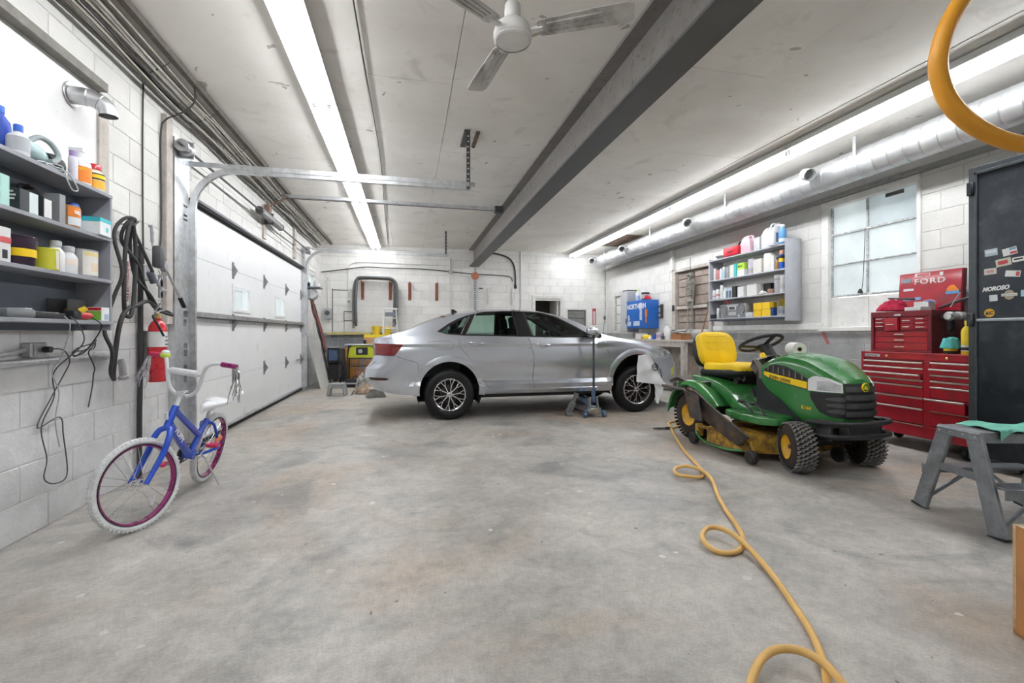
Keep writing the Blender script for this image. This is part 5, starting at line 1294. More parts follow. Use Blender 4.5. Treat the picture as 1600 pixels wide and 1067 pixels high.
# fire extinguisher
t = thing('fire_extinguisher', 'red fire extinguisher with white label hanging on the left wall', 'extinguisher', (XL+.12, 4.14, .74))
MB().lathe([(0,0),(.058,0),(.063,.01),(.063,.40),(.058,.435),(.040,.47),(.024,.485),(.024,.50),(0,.50)], 24).build('cylinder', 'red_gloss', t)
MB().lathe([(.0636,.275),(.0636,.395)], 24, caps=False).build('label', col((.78,.78,.77)), t)
MB().prism([(-.035,0),(0,.02),(.035,0),(0,-.02)], .001, (.064,0,.15), (0,1,0), (0,0,1)).build('diamond_mark', 'print_white', t)
for k in range(3): MB().bx(.0615,.0645,-.018,.018-.006*k,.29+k*.03,.298+k*.03).build('printed_line', 'ink', t)
MB().cyl((0,0,.49),(0,0,.54),.020,n=12).build('valve', 'brass', t)
MB().bar((-.01,-.02,.545),(.01,.10,.575),.018,.008).bar((-.01,-.02,.56),(.0,.05,.625),.018,.006).build('lever_handle', 'steel', t)
MB().tube(smooth_path([(0,-.03,.53),(.02,-.11,.51),(.05,-.11,.45),(.065,-.05,.36)], 6), .008, 8).build('hose', 'black_rubber', t)
MB().bx(-.118,-.060,-.03,.03,.10,.40).build('wall_bracket', 'steel', t)
# cups, small valve by the bike
t = thing('air_coupling', 'grey air line coupling on the end of the wall pipe', 'coupling', (XL+.06, 3.80, .86)); MB().lathe([(0,-.08),(.016,-.08),(.022,-.02),(.022,.04),(.03,.045),(.03,.07),(0,.075)], 12, (0,0,0), (0,.2,-1)).build('body', 'steel', t)
MB().cyl((-.06,-.02,.06),(.0,-.01,.05),.014,n=8).build('elbow', 'steel', t)
# flue elbow
t = thing('flue_elbow', 'dull sheet-metal flue elbow sticking out of the wall above the shelf', 'flue pipe', (XL+.017, 3.40, 2.60))
M('sheet_metal', (.60,.61,.62), .38, .9, .15, 6)
fp = [(.0,-.04,.0),(.06,-.03,.0),(.105,-.015,-.006),(.145,.0,-.025),(.165,.008,-.055),(.17,.01,-.095)]; q = smooth_path(fp, 3)
MB().tube(q, [.052]*5+[.050]*11, 20, caps=False).build('elbow', 'sheet_metal', t)
MB().lathe([(.052,0),(.072,.004),(.075,.0),(.052,-.004)], 24, (.004,-.04,0), (1,0,0), False).build('wall_collar', 'sheet_metal', t)
for a_, b_ in ((4,.055),(8,.053)):
    d_ = (q[a_+1]-q[a_-1]).normalized(); MB().lathe([(b_-.004,-.005),(b_,0),(b_-.004,.005)], 22, q[a_], d_, False).build('seam_ring', 'sheet_metal', t)
# ---- electric cables bundled along the top of the wall
M('cable_cream', (.48,.45,.40), .6, 0, .15); M('cable_dark', (.055,.05,.045), .6, 0, .2)
tr = thing('cable_bundle', 'bundle of cream and dark electric cables stapled along the ceiling edge', 'cables', (XL, 0, ZC-.055))
MB().bx(.24,.285,.9,11.6,0,.05).build('batten', M('batten', (.13,.115,.10), .7, 0, .3), tr)
for k in range(15):
    yy = 1.2; pts = []
    bx_ = .045+.030*(k % 6)+.01*random.random(); bz = -.005-.045*(k//6)-.02*random.random()-(.05*(5-(k % 6))/5)
    ph = random.uniform(0, 6)
    while yy < 11.3:
        pts.append((bx_+.012*math.sin(yy*2.1+ph), yy, bz-.012*abs(math.sin(yy*1.3+ph))-.02*((yy*0.6) % 1))); yy += .55
    MB().tube(smooth_path(pts, 3), .0085 if k % 4 else .011, 5).build('cable', 'cable_dark' if k % 4 == 0 else 'cable_cream', tr)
for k in range(12): MB().tube(smooth_path([(.015,1.5+k*.85,.02),(.04,1.5+k*.85,-.13),(.16,1.5+k*.85,-.08),(.26,1.5+k*.85,-.005)], 4), .004, 5).build('cable_staple', 'dark_steel', tr)
# wires down the wall
cable('wall_wire', 'thin dark wire running down the white wall beside the cable coil', [(XL+.012,4.16,3.12),(XL+.010,4.155,2.6),(XL+.010,4.16,2.0),(XL+.012,4.165,1.67)], .006, 'cable_dark', 'wire', None, 5, 3)
cable('wall_wire', 'black wire looping down from the cable bundle to the door post', [(XL+.262,4.43,3.242),(XL+.262,4.42,3.10),(XL+.16,4.41,2.99),(XL+.05,4.415,2.93),(XL+.012,4.42,2.80),(XL+.012,4.43,2.2),(XL+.012,4.42,1.9),(XL+.02,4.36,1.75)], .007, 'cable_dark', 'wire', None, 5, 5)
# wooden post beside the garage door
tag(MB().bx(XL+.001, XL+.045, 4.45, 4.555, 1.2, 3.0).build('door_post', 'weathered', bevel=.004), 'weathered timber post beside the steel door plate', 'post')
# ================================================================== GARAGE DOOR
M('dark_hinge', (.22,.22,.225), .45, .6, .15)
M('spring_grey', (.30,.30,.30), .5, .5, .2)
M('door_white', (.82,.825,.83), .42, 0, .03, 3, dirt=(.70,.70,.69), dirt_amt=.1, dirt_scale=3)
DY0, DY1, DZ = DOOR
gd = thing('garage_door', 'wide white sectional garage door with two small square windows', 'garage door', (XL+.03, DY0+.004, 0))
W_ = DY1-DY0-.008; hs_ = [.05,.62,1.25,1.88,2.45]
DX = -.035
for k in range(4):
    a, b = hs_[k]+.0025, hs_[k+1]-.0025
    m = MB()
    if k == 2:
        wins = [(1.236,1.816),(3.056,3.606)]; z0_, z1_ = 1.41, 1.69
        m.bx(DX-.04, DX, 0, W_, a, z0_).bx(DX-.04, DX, 0, W_, z1_, b)
        e = [0]+[q for w in wins for q in w]+[W_]
        for i in range(0, 6, 2): m.bx(DX-.04, DX, e[i], e[i+1], z0_, z1_)
    else: m.bx(DX-.04, DX, 0, W_, a, b)
    p = m.build('door_section', 'door_white', gd)
    if k == 2:
        for y0_, y1_ in wins:
            fr = MB().bx(DX-.01, DX+.014, y0_-.03, y0_+.02, z0_-.03, z1_+.03).bx(DX-.01, DX+.014, y1_-.02, y1_+.03, z0_-.03, z1_+.03).bx(DX-.01, DX+.0139, y0_+.0201, y1_-.0201, z0_-.03, z0_+.015).bx(DX-.01, DX+.0139, y0_+.0201, y1_-.0201, z1_-.015, z1_+.03).build('window_frame', 'white_plastic', p, bevel=.004)
            MB().bx(DX-.03, DX-.025, y0_+.02, y1_-.02, z0_+.015, z1_-.015).build('pane', 'frosted_pane', p)
            MB().bx(DX-.032, DX-.02, y0_+.36, y0_+.375, z0_+.015, z1_-.015).build('glazing_bar', 'white_plastic', p)
# hinges on the section joints
for z in hs_[1:4]:
    for y in (.06, 1.24, 2.46, 3.68, W_-.06):
        h = MB().bx(DX, DX+.006, y-.03, y+.03, z-.10, z-.01).bx(DX, DX+.006, y-.03, y+.03, z+.01, z+.10).cyl((DX+.012,y-.035,z),(DX+.012,y+.035,z),.013,n=8)
        h.add([(DX+.006,y-.028,z-.075),(DX+.006,y+.028,z-.075),(DX+.055,y,z),(DX+.006,y-.028,z+.075),(DX+.006,y+.028,z+.075)], [(0,1,2),(3,2,4),(0,2,3),(1,4,2)])
        h.build('hinge', 'dark_hinge', gd)
for z0_, w_, h_ in ((1.275,.05,.08),(2.40,.06,.06)):
    MB().bx(DX+.001, DX+w_, .02, W_-.02, z0_, z0_+.008).bx(DX+w_-.006, DX+w_, .02, W_-.02, z0_, z0_+h_*.6).bx(DX+.001, DX+.006, .02, W_-.02, z0_-h_*.5, z0_+h_*.8).build('strut', 'dark_steel' if z0_ > 2 else 'steel', gd)
MB().bx(DX-.04, DX+.02, -.0, W_, .0, .055).build('bottom_seal', 'black_rubber', gd, bevel=.012, seg=2)
MB().bx(DX-.03, DX+.04, .0, W_, .055, .085).build('bottom_rail', 'galv', gd, bevel=.003)
MB().box((DX+.02,W_-.35,.62),(.03,.20,.025)).build('slide_bolt', 'steel', gd, bevel=.003)
# track, jamb plates, shaft
tk = thing('door_track', 'galvanised tracks, torsion spring and jamb plates of the garage door', 'door track', (XL, DY0-.30, 0))
def D(y): return y-(DY0-.30)
pm_ = MB().bx(.002, .05, D(4.57), D(4.735), 0, 2.86).bx(.002, .05, D(4.805), D(4.84), 0, 2.86); zp = 0.0
for z0_, z1_ in ((.67,.73),(.77,.83),(.91,.97),(.985,1.03),(1.19,1.25),(1.27,1.33),(2.16,2.178),(2.20,2.218),(2.285,2.303)):      # slots punched through the plate
    pm_.bx(.002, .05, D(4.735), D(4.805), zp, z0_); zp = z1_
pm_.bx(.002, .05, D(4.735), D(4.805), zp, 2.86); pm_.build('jamb_plate', 'galv', tk)
MB().bx(.002, .06, D(9.72), D(9.86), 0, 2.86).build('jamb_plate', 'galv', tk, bevel=.004)
def track(yc, zh, xe, r=.38):
    pth = [(.075, yc, .05), (.075, yc, zh-r)]+[(.075+r-r*math.cos(a), yc, zh-r+r*math.sin(a)) for a in [R(q) for q in range(9, 91, 9)]]+[(xe, yc, zh)]
    rings = []
    for i, p in enumerate(pth):
        p = Vector(p); a = Vector(pth[max(0,i-1)]); b = Vector(pth[min(len(pth)-1,i+1)]); t_ = (b-a).normalized(); n_ = Vector((0,1,0)).cross(t_).normalized()
        rings.append([p+n_*u+Vector((0,v,0)) for u, v in ((-.026,-.018),(-.026,.018),(-.023,.018),(-.023,-.015),(.023,-.015),(.023,.018),(.026,.018),(.026,-.018))])
    return MB().loft(rings)
track(D(4.86), 2.68, 2.70).build('track_rail', 'galv', tk, angle=40)
track(D(9.74), 2.78, 2.90).build('track_rail', 'galv', tk, angle=40)
MB().bx(.0, 2.75, D(4.835), D(4.842), 2.69, 2.735).build('track_angle', 'galv', tk)
MB().bx(.0, 2.90, D(9.765), D(9.772), 2.79, 2.825).build('track_angle', 'galv', tk)
def strap(x, y, z0, z1, n_):
    m = MB().bx(x-.018, x+.018, y-.002, y+.002, z0, z1).bx(x-.002+.016, x+.018, y-.03, y+.002, z0, z1)
    o = m.build('hanger_strap', 'dark_steel', tk)
    for k in range(n_): MB().bx(x-.008, x+.006, y-.0035, y-.002, z0+.04+k*(z1-z0-.06)/n_, z0+.055+k*(z1-z0-.06)/n_).build('strap_hole', 'white_paint', o)
strap(2.68, D(4.84), 2.66, ZC-.004, 10); strap(2.84, D(9.75), 2.76, ZC-.004, 7)
MB().bx(2.64, 2.70, D(4.84), D(5.25), ZC-.030, ZC-.004).build('ceiling_angle', 'dark_steel', tk)
# shaft, drums, spring
zsft = 2.78
MB().cyl((.11,D(4.50),zsft),(.11,D(9.90),zsft),.0125,n=10).build('shaft', 'dark_steel', tk)
for y in (4.70, 9.80):
    MB().bx(.002,.16,D(y)-.03,D(y)-.024,zsft-.08,zsft+.07).build('bearing_plate', 'galv', tk)
    MB().lathe([(0,-.05),(.055,-.05),(.058,-.04),(.05,-.03),(.05,.03),(.07,.04),(.07,.05),(0,.05)], 18, (.11,D(y)-.10,zsft), (0,1,0)).build('cable_drum', 'steel', tk)
sp_ = MB(); pts = [Vector((.11+.045*math.cos(t_), D(6.75)+t_/(2*PI)*.029, zsft+.045*math.sin(t_))) for t_ in [i*2*PI/10 for i in range(10*34)]]
MB().tube(pts, .011, 5).build('torsion_spring', 'spring_grey', tk)
for y in (6.73, 7.76): MB().lathe([(0,-.03),(.05,-.03),(.055,0),(.04,.03),(0,.03)], 14, (.11,D(y),zsft), (0,1,0)).build('spring_cone', 'dark_steel', tk)
MB().bx(.002,.03,D(7.20),D(7.32),2.50,2.99).build('centre_pad', 'weathered', tk, bevel=.004)
MB().bx(.03,.15,D(7.22),D(7.226),2.70,2.86).build('centre_bracket', 'dark_steel', tk)
MB().bx(.002,.04,D(9.0),D(9.12),2.50,3.05).build('frame_stud', 'weathered', tk)
MB().cyl((.06,D(4.9),2.70),(.06,D(9.7),2.60),.004,n=5).build('lift_cable', 'dark_steel', tk)
# door opener rail to the beam
op = thing('opener_rail', 'long steel door opener rail from the lintel to the ceiling beam', 'rail', (XL, 7.26, 3.12))
MB().bx(.30, 3.50, -.02, .02, .0, .045).build('rail', 'galv', op, bevel=.003)
MB().bx(.0295,.10,-.06,.06,-.25,-.13).bar((.08,0,-.15),(.34,0,.01),.04,.02).build('header_bracket', M('rusty', (.20,.13,.10), .7, 0, .3), op, bevel=.004)
MB().bx(3.42,3.56,-.06,.06,-.04,.06).build('beam_bracket', 'dark_steel', op, bevel=.006)
MB().bar((3.46,.0,.04),(3.52,.45,.165),.03,.006).build('brace', 'dark_steel', op)
MB().cyl((.32,.0,-.012),(3.45,.0,-.012),.006,n=6).build('drive_chain', 'dark_steel', op)
# ================================================================== BACK WALL
WBY = YB-.002
def bw(x, z, d=.02): return (x, YB-d, z)
M('rust', (.30,.12,.075), .7, 0, .2, 20)
bl = ('beside the grey hose end on the left', 'at the right end of the draped grey hoses', 'bare, next to the draped hoses', 'bare, nearest the ceiling beam')
for x, l in zip((-1.08, -.42, 0.05, .72), bl):
    t = thing('shelf_bracket', 'rust brown wall bracket '+l, 'bracket', (x, WBY, 1.95), 0, 'rust brown brackets on the back wall')
    MB().bx(-.038,.038,-.012,0,0,.45).build('upright', 'rust', t, bevel=.003); MB().bar((0,-.01,.425),(0,-.34,.425),.03,.03).build('arm', 'rust', t, bevel=.003); MB().bar((0,-.01,.06),(0,-.30,.41),.02,.02).build('strut', 'rust', t)
M('hose_grey', (.13,.135,.14), .5, 0, .15, 12)
t = thing('draped_hoses', 'bundle of thick grey hoses draped over two brown wall brackets', 'hose', (-.75, WBY, 1.25))
for k in range(4):
    dx, dy = (-.03, .03, -.01, .045)[k], -.09-.055*k; zz_ = 1.19+.02*(k % 2)
    MB().tube(smooth_path([(-.50+dx,dy,.05*k),(-.51+dx,dy,.6),(-.49+dx,dy,1.05),(-.42,dy,zz_),(-.2,dy,zz_+.025),(.1,dy,zz_+.02),(.36,dy,zz_),(.44+dx,dy,1.05),(.45+dx,dy,.6),(.44+dx,dy,.03+.06*k)], 5), .030, 8).build('hose', 'hose_grey' if k else M('hose_cream', (.45,.38,.32), .6, 0, .2), t, angle=70)
M('conduit_white', (.72,.71,.69), .5, 0, .1)
def pipe(label, pts, r, mat='conduit_white', cat='conduit', name='wall_conduit', n=7, k=6):
    return tag(MB().tube(smooth_path(pts, k), r, n).build(name, mat), label, cat)
pipe('sagging dark cable strung across the white back wall', [bw(-2.03,2.60,.05),bw(-1.5,2.68,.05),bw(-1.0,2.755,.05),bw(-.4,2.745,.05),bw(.3,2.75,.05),bw(.9,2.715,.05),bw(1.03,2.70,.045)], .012, 'cable_dark', 'cable', 'wall_cable')
pipe('white conduit bending down to the light switch on the back wall', [bw(1.032,2.86),bw(.2,2.87),bw(-1.0,2.88),bw(-1.28,2.85),bw(-1.40,2.74),bw(-1.41,2.5),bw(-1.41,2.02)], .014)
pipe('thin black wire squared around the switch down to the grey wall paint', [bw(-1.42,2.18,.012),bw(-1.60,2.18,.012),bw(-1.765,2.18,.012),bw(-1.78,2.165,.012),bw(-1.78,1.6,.012),bw(-1.78,1.02,.012)], .008, 'cable_dark', 'wire', 'wall_cable', 5, 3)
t = thing('light_switch', 'white light switch plate on the back wall beside the hoses', 'switch', (-1.40, WBY, 1.90)); MB().bx(-.05,.05,-.03,0,-.12,.06).build('plate', 'white_plastic', t, bevel=.004); MB().bx(-.012,.012,-.045,-.03,-.02,.02).build('toggle', 'ink', t)
t = thing('electric_meter', 'small grey electric meter box in the back left corner', 'meter', (-1.88, WBY, 1.47)); MB().bx(-.09,.09,-.10,0,0,.26).build('box', 'grey_plastic', t, bevel=.01, seg=2); MB().cyl((0,-.10,.15),(0,-.14,.15),.055,n=16).build('dial', 'dark_steel', t); MB().cyl((0,-.04,.26),(0,-.04,1.0),.014,n=8).build('conduit', 'conduit_white', t)
t = thing('wall_disc', 'round white cover plate high on the back wall', 'cover plate', (-1.90, WBY, 2.53)); MB().lathe([(0,0),(.06,0),(.055,.025),(0,.03)], 18, (0,0,0), (0,-1,0)).build('plate', 'white_plastic', t)
t = thing('wall_frame', 'small black wire frame hanging on the back wall', 'frame', (-1.41, WBY, 1.44)); MB().tube([(-.10,-.01,.0),(.10,-.01,.0),(.10,-.01,.22),(-.10,-.01,.22)], .012, 6, True).build('frame', 'dark_steel', t); MB().tube([(-.10,-.01,.0),(-.10,-.01,-.36),(.10,-.01,-.38)], .006, 5).build('wire', 'dark_steel', t)
# pulley and chain guide
t = thing('chain_hoist', 'copper red pulley wheel with a long perforated steel guide below the beam', 'hoist', (1.69, YB-.12, 1.72))
MB().lathe([(0,-.03),(.09,-.03),(.10,-.015),(.085,0),(.10,.015),(.09,.03),(0,.03)], 22, (0,0,.88), (0,1,0)).build('pulley', M('copper_paint', (.52,.20,.12), .45, .2, .15), t)
MB().tube([(0,0,.9),(0,0,1.09)], .012, 6).build('hook', 'dark_steel', t)
MB().bx(-.055,-.035,-.02,.02,0,.85).bx(.035,.055,-.02,.02,0,.85).bx(-.04,.04,.005,.012,0,.85).build('guide', 'galv', t)
for k in range(14): MB().bx(-.02,.02,-.0,.004,.03+k*.058,.055+k*.058).build('link', 'dark_steel', t)
pipe('white conduit running down the back wall right of the bare brackets', [bw(1.05,3.05),bw(1.06,2.7),bw(1.07,2.2),bw(1.08,1.3)], .016)
t = thing('junction_box', 'small junction box on the conduit at the back wall', 'junction box', (1.07, YB-.03, 2.70)); MB().bx(-.05,.05,-.03,.028,-.05,.05).build('box', 'grey_plastic', t, bevel=.005)
pipe('thick black cable curving down from the ceiling right of the beam', [bw(1.95,3.22,.05),bw(2.3,3.20,.05),bw(2.60,3.10,.05),bw(2.74,2.9,.04),bw(2.78,2.6,.03),bw(2.78,2.42,.03)], .022, 'cable_dark', 'cable', 'wall_cable')
t = thing('cable_end', 'black plug on the end of the thick curved cable', 'plug', (2.78, YB-.03, 2.30)); MB().lathe([(0,0),(.03,.01),(.04,.06),(.025,.12),(0,.121)], 12).build('plug', 'black_rubber', t)
pipe('pair of grey cables running along the wall under the beam end', [bw(1.11,2.70,.04),bw(1.7,2.66),bw(2.2,2.65),bw(2.62,2.62),bw(2.70,2.5)], .012, 'cable_dark', 'cable', 'wall_cable')
pipe('tall pale conduit standing right of the thick black cable', [bw(2.93,3.28),bw(2.93,2.4),bw(2.93,1.2)], .020)
for x, l in ((2.05, 'small white wall bracket over the middle of the car roof'), (2.70, 'tall white wall bracket left of the pale conduit')):
    t = thing('wall_hanger', l, 'bracket', (x, WBY, 1.88)); MB().bx(-.03,.03,-.05,0,0,.42).build('plate', 'conduit_white', t, bevel=.006)
t = thing('pipe_coupler', 'dark brass air fitting on the back wall over the car', 'fitting', (1.85, YB-.06, 2.29)); MB().lathe([(0,-.06),(.012,-.06),(.02,0),(.012,.05),(0,.06)], 10, (0,0,0), (1,0,0)).build('body', 'dark_steel', t)
t = thing('fire_sign', 'narrow red and white fire sign on the back wall right of the doorway', 'sign', (5.02, WBY, 1.36)); MB().bx(-.055,.055,-.004,0,0,.45).build('plate', col((.50,.08,.09)), t); MB().bx(-.03,.03,-.006,-.004,.02,.37).build('white_field', 'print_white', t); text('lettering', 'FIRE EXTINGUISHER', .036, col((.45,.04,.05)), t, (.012,-.0066,.03), (0,0,1), (-1,0,0), off=.0008)
pipe('thin cord with a switch hanging in the back right corner', [(XR-.05,YB-.05,2.846),(XR-.06,YB-.05,2.4),(XR-.055,YB-.05,1.9),(XR-.07,YB-.06,1.62)], .006, 'cable_dark', 'cord', 'corner_flex', 5, 4)
t = thing('pull_switch', 'dark pull switch on the cord in the back right corner', 'switch', (XR-.07, YB-.06, 1.50)); MB().lathe([(0,0),(.035,.01),(.03,.07),(.01,.12),(0,.121)], 12).build('body', 'dark_steel', t); MB().tube([(-.01,-.01,.02),(-.06,-.03,-.40)], .007, 5).build('lever', 'dark_steel', t)
# ---- long bench behind the car
M('osb', (.52,.30,.17), .8, 0, .3, 28); M('yellow_board', (.62,.55,.22), .7, 0, .15, 10)
t = thing('timber_plank', 'pale yellow plank lying along the grey wall ledge', 'plank', (-1.95, YB-.09, 1.12)); MB().bx(.05,1.07,-.03,.06,-.03,.03).build('board', 'yellow_board', t, bevel=.006); MB().bx(.2,.9,-.02,.055,.03,.045).build('lath', 'weathered', t)
t = thing('workbench', 'timber-topped bench along the back wall behind the car', 'bench', (0, YB-.42, 0)); MB().bx(-.85,1.6,-.28,.40,.98,1.02).build('top', 'weathered', t, bevel=.006)
for x in (-.80, .4, 1.55):
    for y in (-.25, .36): MB().bx(x-.035,x+.035,y-.035,y+.035,0,.98).build('leg', 'weathered', t, bevel=.004)
for l, x, w in (('orange chipboard sheet with yellow edge leaning on the bench front', -.98, .62),):
    t = thing('chipboard_sheet', l, 'board', (x, YB-.78, 0)); MB().box((w/2,0,.53),(w,.016,1.02),(R(-5),0,0)).build('sheet', 'osb', t); MB().box((w/2,.043,1.06),(w+.01,.03,.07),(R(-5),0,0)).build('yellow_edge', 'yellow', t)
for l, x, h, m_ in (('yellow plastic bucket standing left of the small white step ladder', -.745, .28, 'yellow'), ('yellow bucket seen through the legs of the small step ladder', -.50, .26, 'yellow')):
    t = thing('bucket', l, 'bucket', (x, YB-.16, 1.02), 0); MB().lathe([(0,0),(.085,0),(.105,h),(.112,h),(.112,h-.02),(.10,h-.02),(.08,.01),(0,.01)], 22).build('pail', m_, t); MB().tube(arc((0,0,h-.02),.115,0,180,12,(1,0,0),(0,-.4,-.6)), .003, 5).build('bail_handle', 'steel', t)
t = thing('step_ladder', 'small white aluminium step ladder standing on the back bench', 'ladder', (-.40, YB-.60, 1.024))
for s in (-1, 1): MB().bar((s*.17,0,0),(s*.13,.05,.68),.03,.02).build('rail', 'white_plastic', t, bevel=.003); MB().bar((s*.16,.28,0),(s*.12,.07,.66),.02,.02).build('rear_leg', 'white_plastic', t)
for z in (.22,.46): MB().bx(-.15,.15,-.03,.05,z-.012,z+.012).build('tread', 'white_plastic', t, bevel=.003)
MB().bx(-.16,.16,.0,.12,.66,.70).build('top_cap', 'white_plastic', t, bevel=.006); MB().bx(-.12,.12,.01,.03,.50,.60).build('label', col((.20,.22,.25)), t)
# ---- left rear corner
t = thing('hose_reel', 'grey retractable hose reel on the left wall past the garage door', 'hose reel', (XL+.14, 10.0, 1.92)); MB().lathe([(0,-.11),(.10,-.11),(.115,-.09),(.115,.09),(.10,.11),(0,.11)], 22, (0,0,0), (0,1,0)).build('drum', 'galv', t); MB().bx(-.138,.18,-.136,.14,.115,.15).build('shelf_plate', col((.12,.13,.17)), t, bevel=.004)
for k, (x, r_, h_) in enumerate(((-.05,.03,.10),(.05,.025,.14),(.12,.02,.09))): tag(MB().lathe([(0,0),(r_,0),(r_,h_*.7),(r_*.4,h_*.85),(r_*.4,h_),(0,h_)], 12).build('oil_bottle', ('black_plastic','grey_plastic','white_plastic')[k], None, (XL+.14+x, 10.0+.05*(k-1), 2.0725)), ('short black','grey','tiny white')[k]+' oil bottle standing on the plate above the hose reel', 'bottle')
t = thing('red_air_hose', 'tangle of dull red air hoses hanging from the hose reel', 'hose', (XL+.13, 9.98, .70)); M('hose_red', (.30,.09,.075), .55, 0, .15)
for k in range(7):
    a = random.uniform(-.05,.05); MB().tube(smooth_path([(.0,(k-3)*.03,1.14),(.07+a,(k-3)*.045+.04*math.sin(k),.85),(.16-a*.4,(k-3)*.05-.05*math.cos(k*2),.5),(.25,(k-3)*.035,.12+.04*(k%3)),(.255,(k-3)*.03+.07,.05+.05*(k%2)),(.19,(k-3)*.05+.03,.45),(.0,(k-3)*.02,1.13)], 5), .009, 6).build('hose', 'hose_red' if k % 3 else 'cord_black', t)
t = thing('metal_sheet', 'pale grey sheet leaning against the left wall by the garage door', 'sheet', (XL+.06, 9.94, 0)); 
MB().add([(.30,-.16,0),(.36,.42,0),(.14,.45,.98),(.02,-.02,1.05),(.28,-.16,0),(.34,.42,0),(.12,.45,.98),(.0,-.02,1.05)], [(0,1,2,3),(7,6,5,4),(0,4,5,1),(1,5,6,2),(2,6,7,3),(3,7,4,0)]).build('sheet', col((.55,.55,.53), .6), t)
for k, (y, l) in enumerate(((10.55,'black pole leaning in the back left corner'),(10.75,'pale pole leaning in the back left corner'))):
    tag(MB().cyl((XL+.10,y-.25,1.75),(XL+.34,y+.45,.0),.013,n=8).build('long_pole', 'dark_steel' if k == 0 else 'weathered'), l, 'pole')
t = thing('welder', 'black and navy welder on wheels in the back left corner', 'welder', (-1.60, 10.66, 0), R(8))
MB().box((0,.02,.63),(.24,.36,.36),(R(-6),0,0)).build('case', 'black_plastic', t, bevel=.03, seg=2); MB().box((0,-.175,.65),(.19,.02,.24),(R(-6),0,0)).build('panel', col((.05,.09,.18), .25), t, bevel=.008); MB().box((0,-.17,.82),(.20,.06,.03)).build('handle', 'steel', t, bevel=.006); MB().bx(-.10,.10,-.10,.18,.12,.46).build('cart', 'black_plastic', t, bevel=.01)
for s in (-1, 1): MB().lathe([(0,-.025),(.07,-.025),(.085,-.015),(.085,.015),(.07,.025),(0,.025)], 18, (s*.15,-.05,.085), (1,0,0)).build('wheel', 'black_rubber', t); MB().bx(s*.14-.012,s*.14+.012,-.04,.12,.08,.14).build('axle_arm', 'dark_steel', t)
for k in range(3): MB().tube(smooth_path([(.10,-.16,.60-.05*k),(.20,-.22,.42),(.16+.03*k,-.20,.25),(.22,-.16,.05)], 4), .010, 6).build('lead', 'cord_black', t)
t = thing('timber_offcuts', 'stack of orange timber boards standing by the welder', 'boards', (-1.28, 11.05, 0)); 
for k in range(4): MB().box((-.07+k*.075,.02*(k%2),.40-.03*k),(.065,.03,.80-.06*k),(R(-5),R(4*(k-1)),0)).build('board', M('orange_pine', (.48,.22,.05), .6, 0, .2, 12), t, bevel=.003)
tag(MB().lathe([(0,0),(.14,0),(.16,.75),(.165,.76),(.15,.76),(.13,.02),(0,.02)], 22).build('waste_bin', col((.10,.105,.10), .6), None, (-1.55, 11.35, 0)), 'dark grey waste bin behind the welder in the corner', 'bin')
t = thing('table_saw', 'lime yellow and black portable table saw on a folding stand', 'table saw', (-.97, 10.45, 0)); M('lime_tool', (.55,.62,.03), .4, 0, .1)
MB().prism([(-.30,0),(.30,0),(.24,.20),(.20,.26),(-.20,.26),(-.24,.20)], .36, (0,.18,.60), (1,0,0), (0,0,1)).build('housing', 'lime_tool', t, bevel=.02, seg=2)
MB().bx(-.34,.36,-.24,.24,.865,.89).build('table', 'galv', t, bevel=.004); MB().bx(-.11,.13,-.20,-.18,.66,.82).build('motor_vent', 'black_plastic', t, bevel=.01); MB().lathe([(0,0),(.045,0),(.045,.03),(0,.035)], 14, (-.02,-.20,.74), (0,-1,0)).build('hand_wheel', 'grey_plastic', t); MB().box((.06,-.05,.93),(.05,.16,.10)).build('blade_guard', 'black_plastic', t, bevel=.01)
for s in (-1, 1):
    for y in (-.17, .17): MB().tube([(s*.26,y,.86),(s*.29,y,.5),(s*.30,y,.0)], .016, 8).build('leg', 'black_plastic', t)
    MB().tube([(s*.29,-.17,.45),(s*.29,.17,.45)], .012, 6).build('brace', 'black_plastic', t)
MB().tube([(-.29,-.17,.42),(.29,-.17,.42)], .012, 6).tube([(-.28,-.17,.58),(.28,-.17,.58)], .014, 6).build('cross_bar', 'black_plastic', t)
for x, z_, w in ((.05,.0,.42),(.06,.17,.40)): tag(MB().bx(-w/2,w/2,-.14,.14,0,.16).build('timber_crate', col((.36,.19,.12), .7, .2), None, (-.97+x, 10.55, z_), bevel=.01), ('upper' if z_ else 'lower')+' brown crate stored under the yellow table saw', 'crate')
t = thing('black_case', 'black tool case with grey trim on the floor before the table saw', 'case', (-1.06, 10.02, 0), R(-14)); MB().bx(-.20,.20,-.10,.10,.01,.17).build('shell', 'black_plastic', t, bevel=.03, seg=2); MB().bx(-.18,.18,-.112,-.10,.07,.10).build('trim', 'grey_plastic', t, bevel=.004); MB().tube(arc((0,0,.16),.07,0,180,8), .011, 6).build('handle', 'black_plastic', t); MB().bx(-.2,.2,-.1,.1,0,.012).build('feet', 'black_rubber', t)
# step stool
t = thing('step_stool', 'small grey plastic step stool on the floor behind the car', 'stool', (-1.24, 8.72, 0)); M('stool_grey', (.30,.315,.31), .55, 0, .08)
MB().bx(-.135,.135,-.10,.10,.195,.225).build('seat', 'stool_grey', t, bevel=.012, seg=2)
for sx in (-1, 1):
    for sy_ in (-1, 1): MB().bar((sx*.115,sy_*.08,.20),(sx*.145,sy_*.105,.0),.05,.04).build('leg', 'stool_grey', t, bevel=.006)
    MB().bar((sx*.128,-.09,.13),(sx*.128,.09,.13),.012,.10).build('side_panel', 'stool_grey', t)
MB().bar((-.12,-.085,.165),(.12,-.085,.165),.012,.06).build('apron', 'stool_grey', t, bevel=.003); MB().bar((-.12,-.092,.05),(.12,-.092,.05),.012,.012).build('rung', 'stool_grey', t)
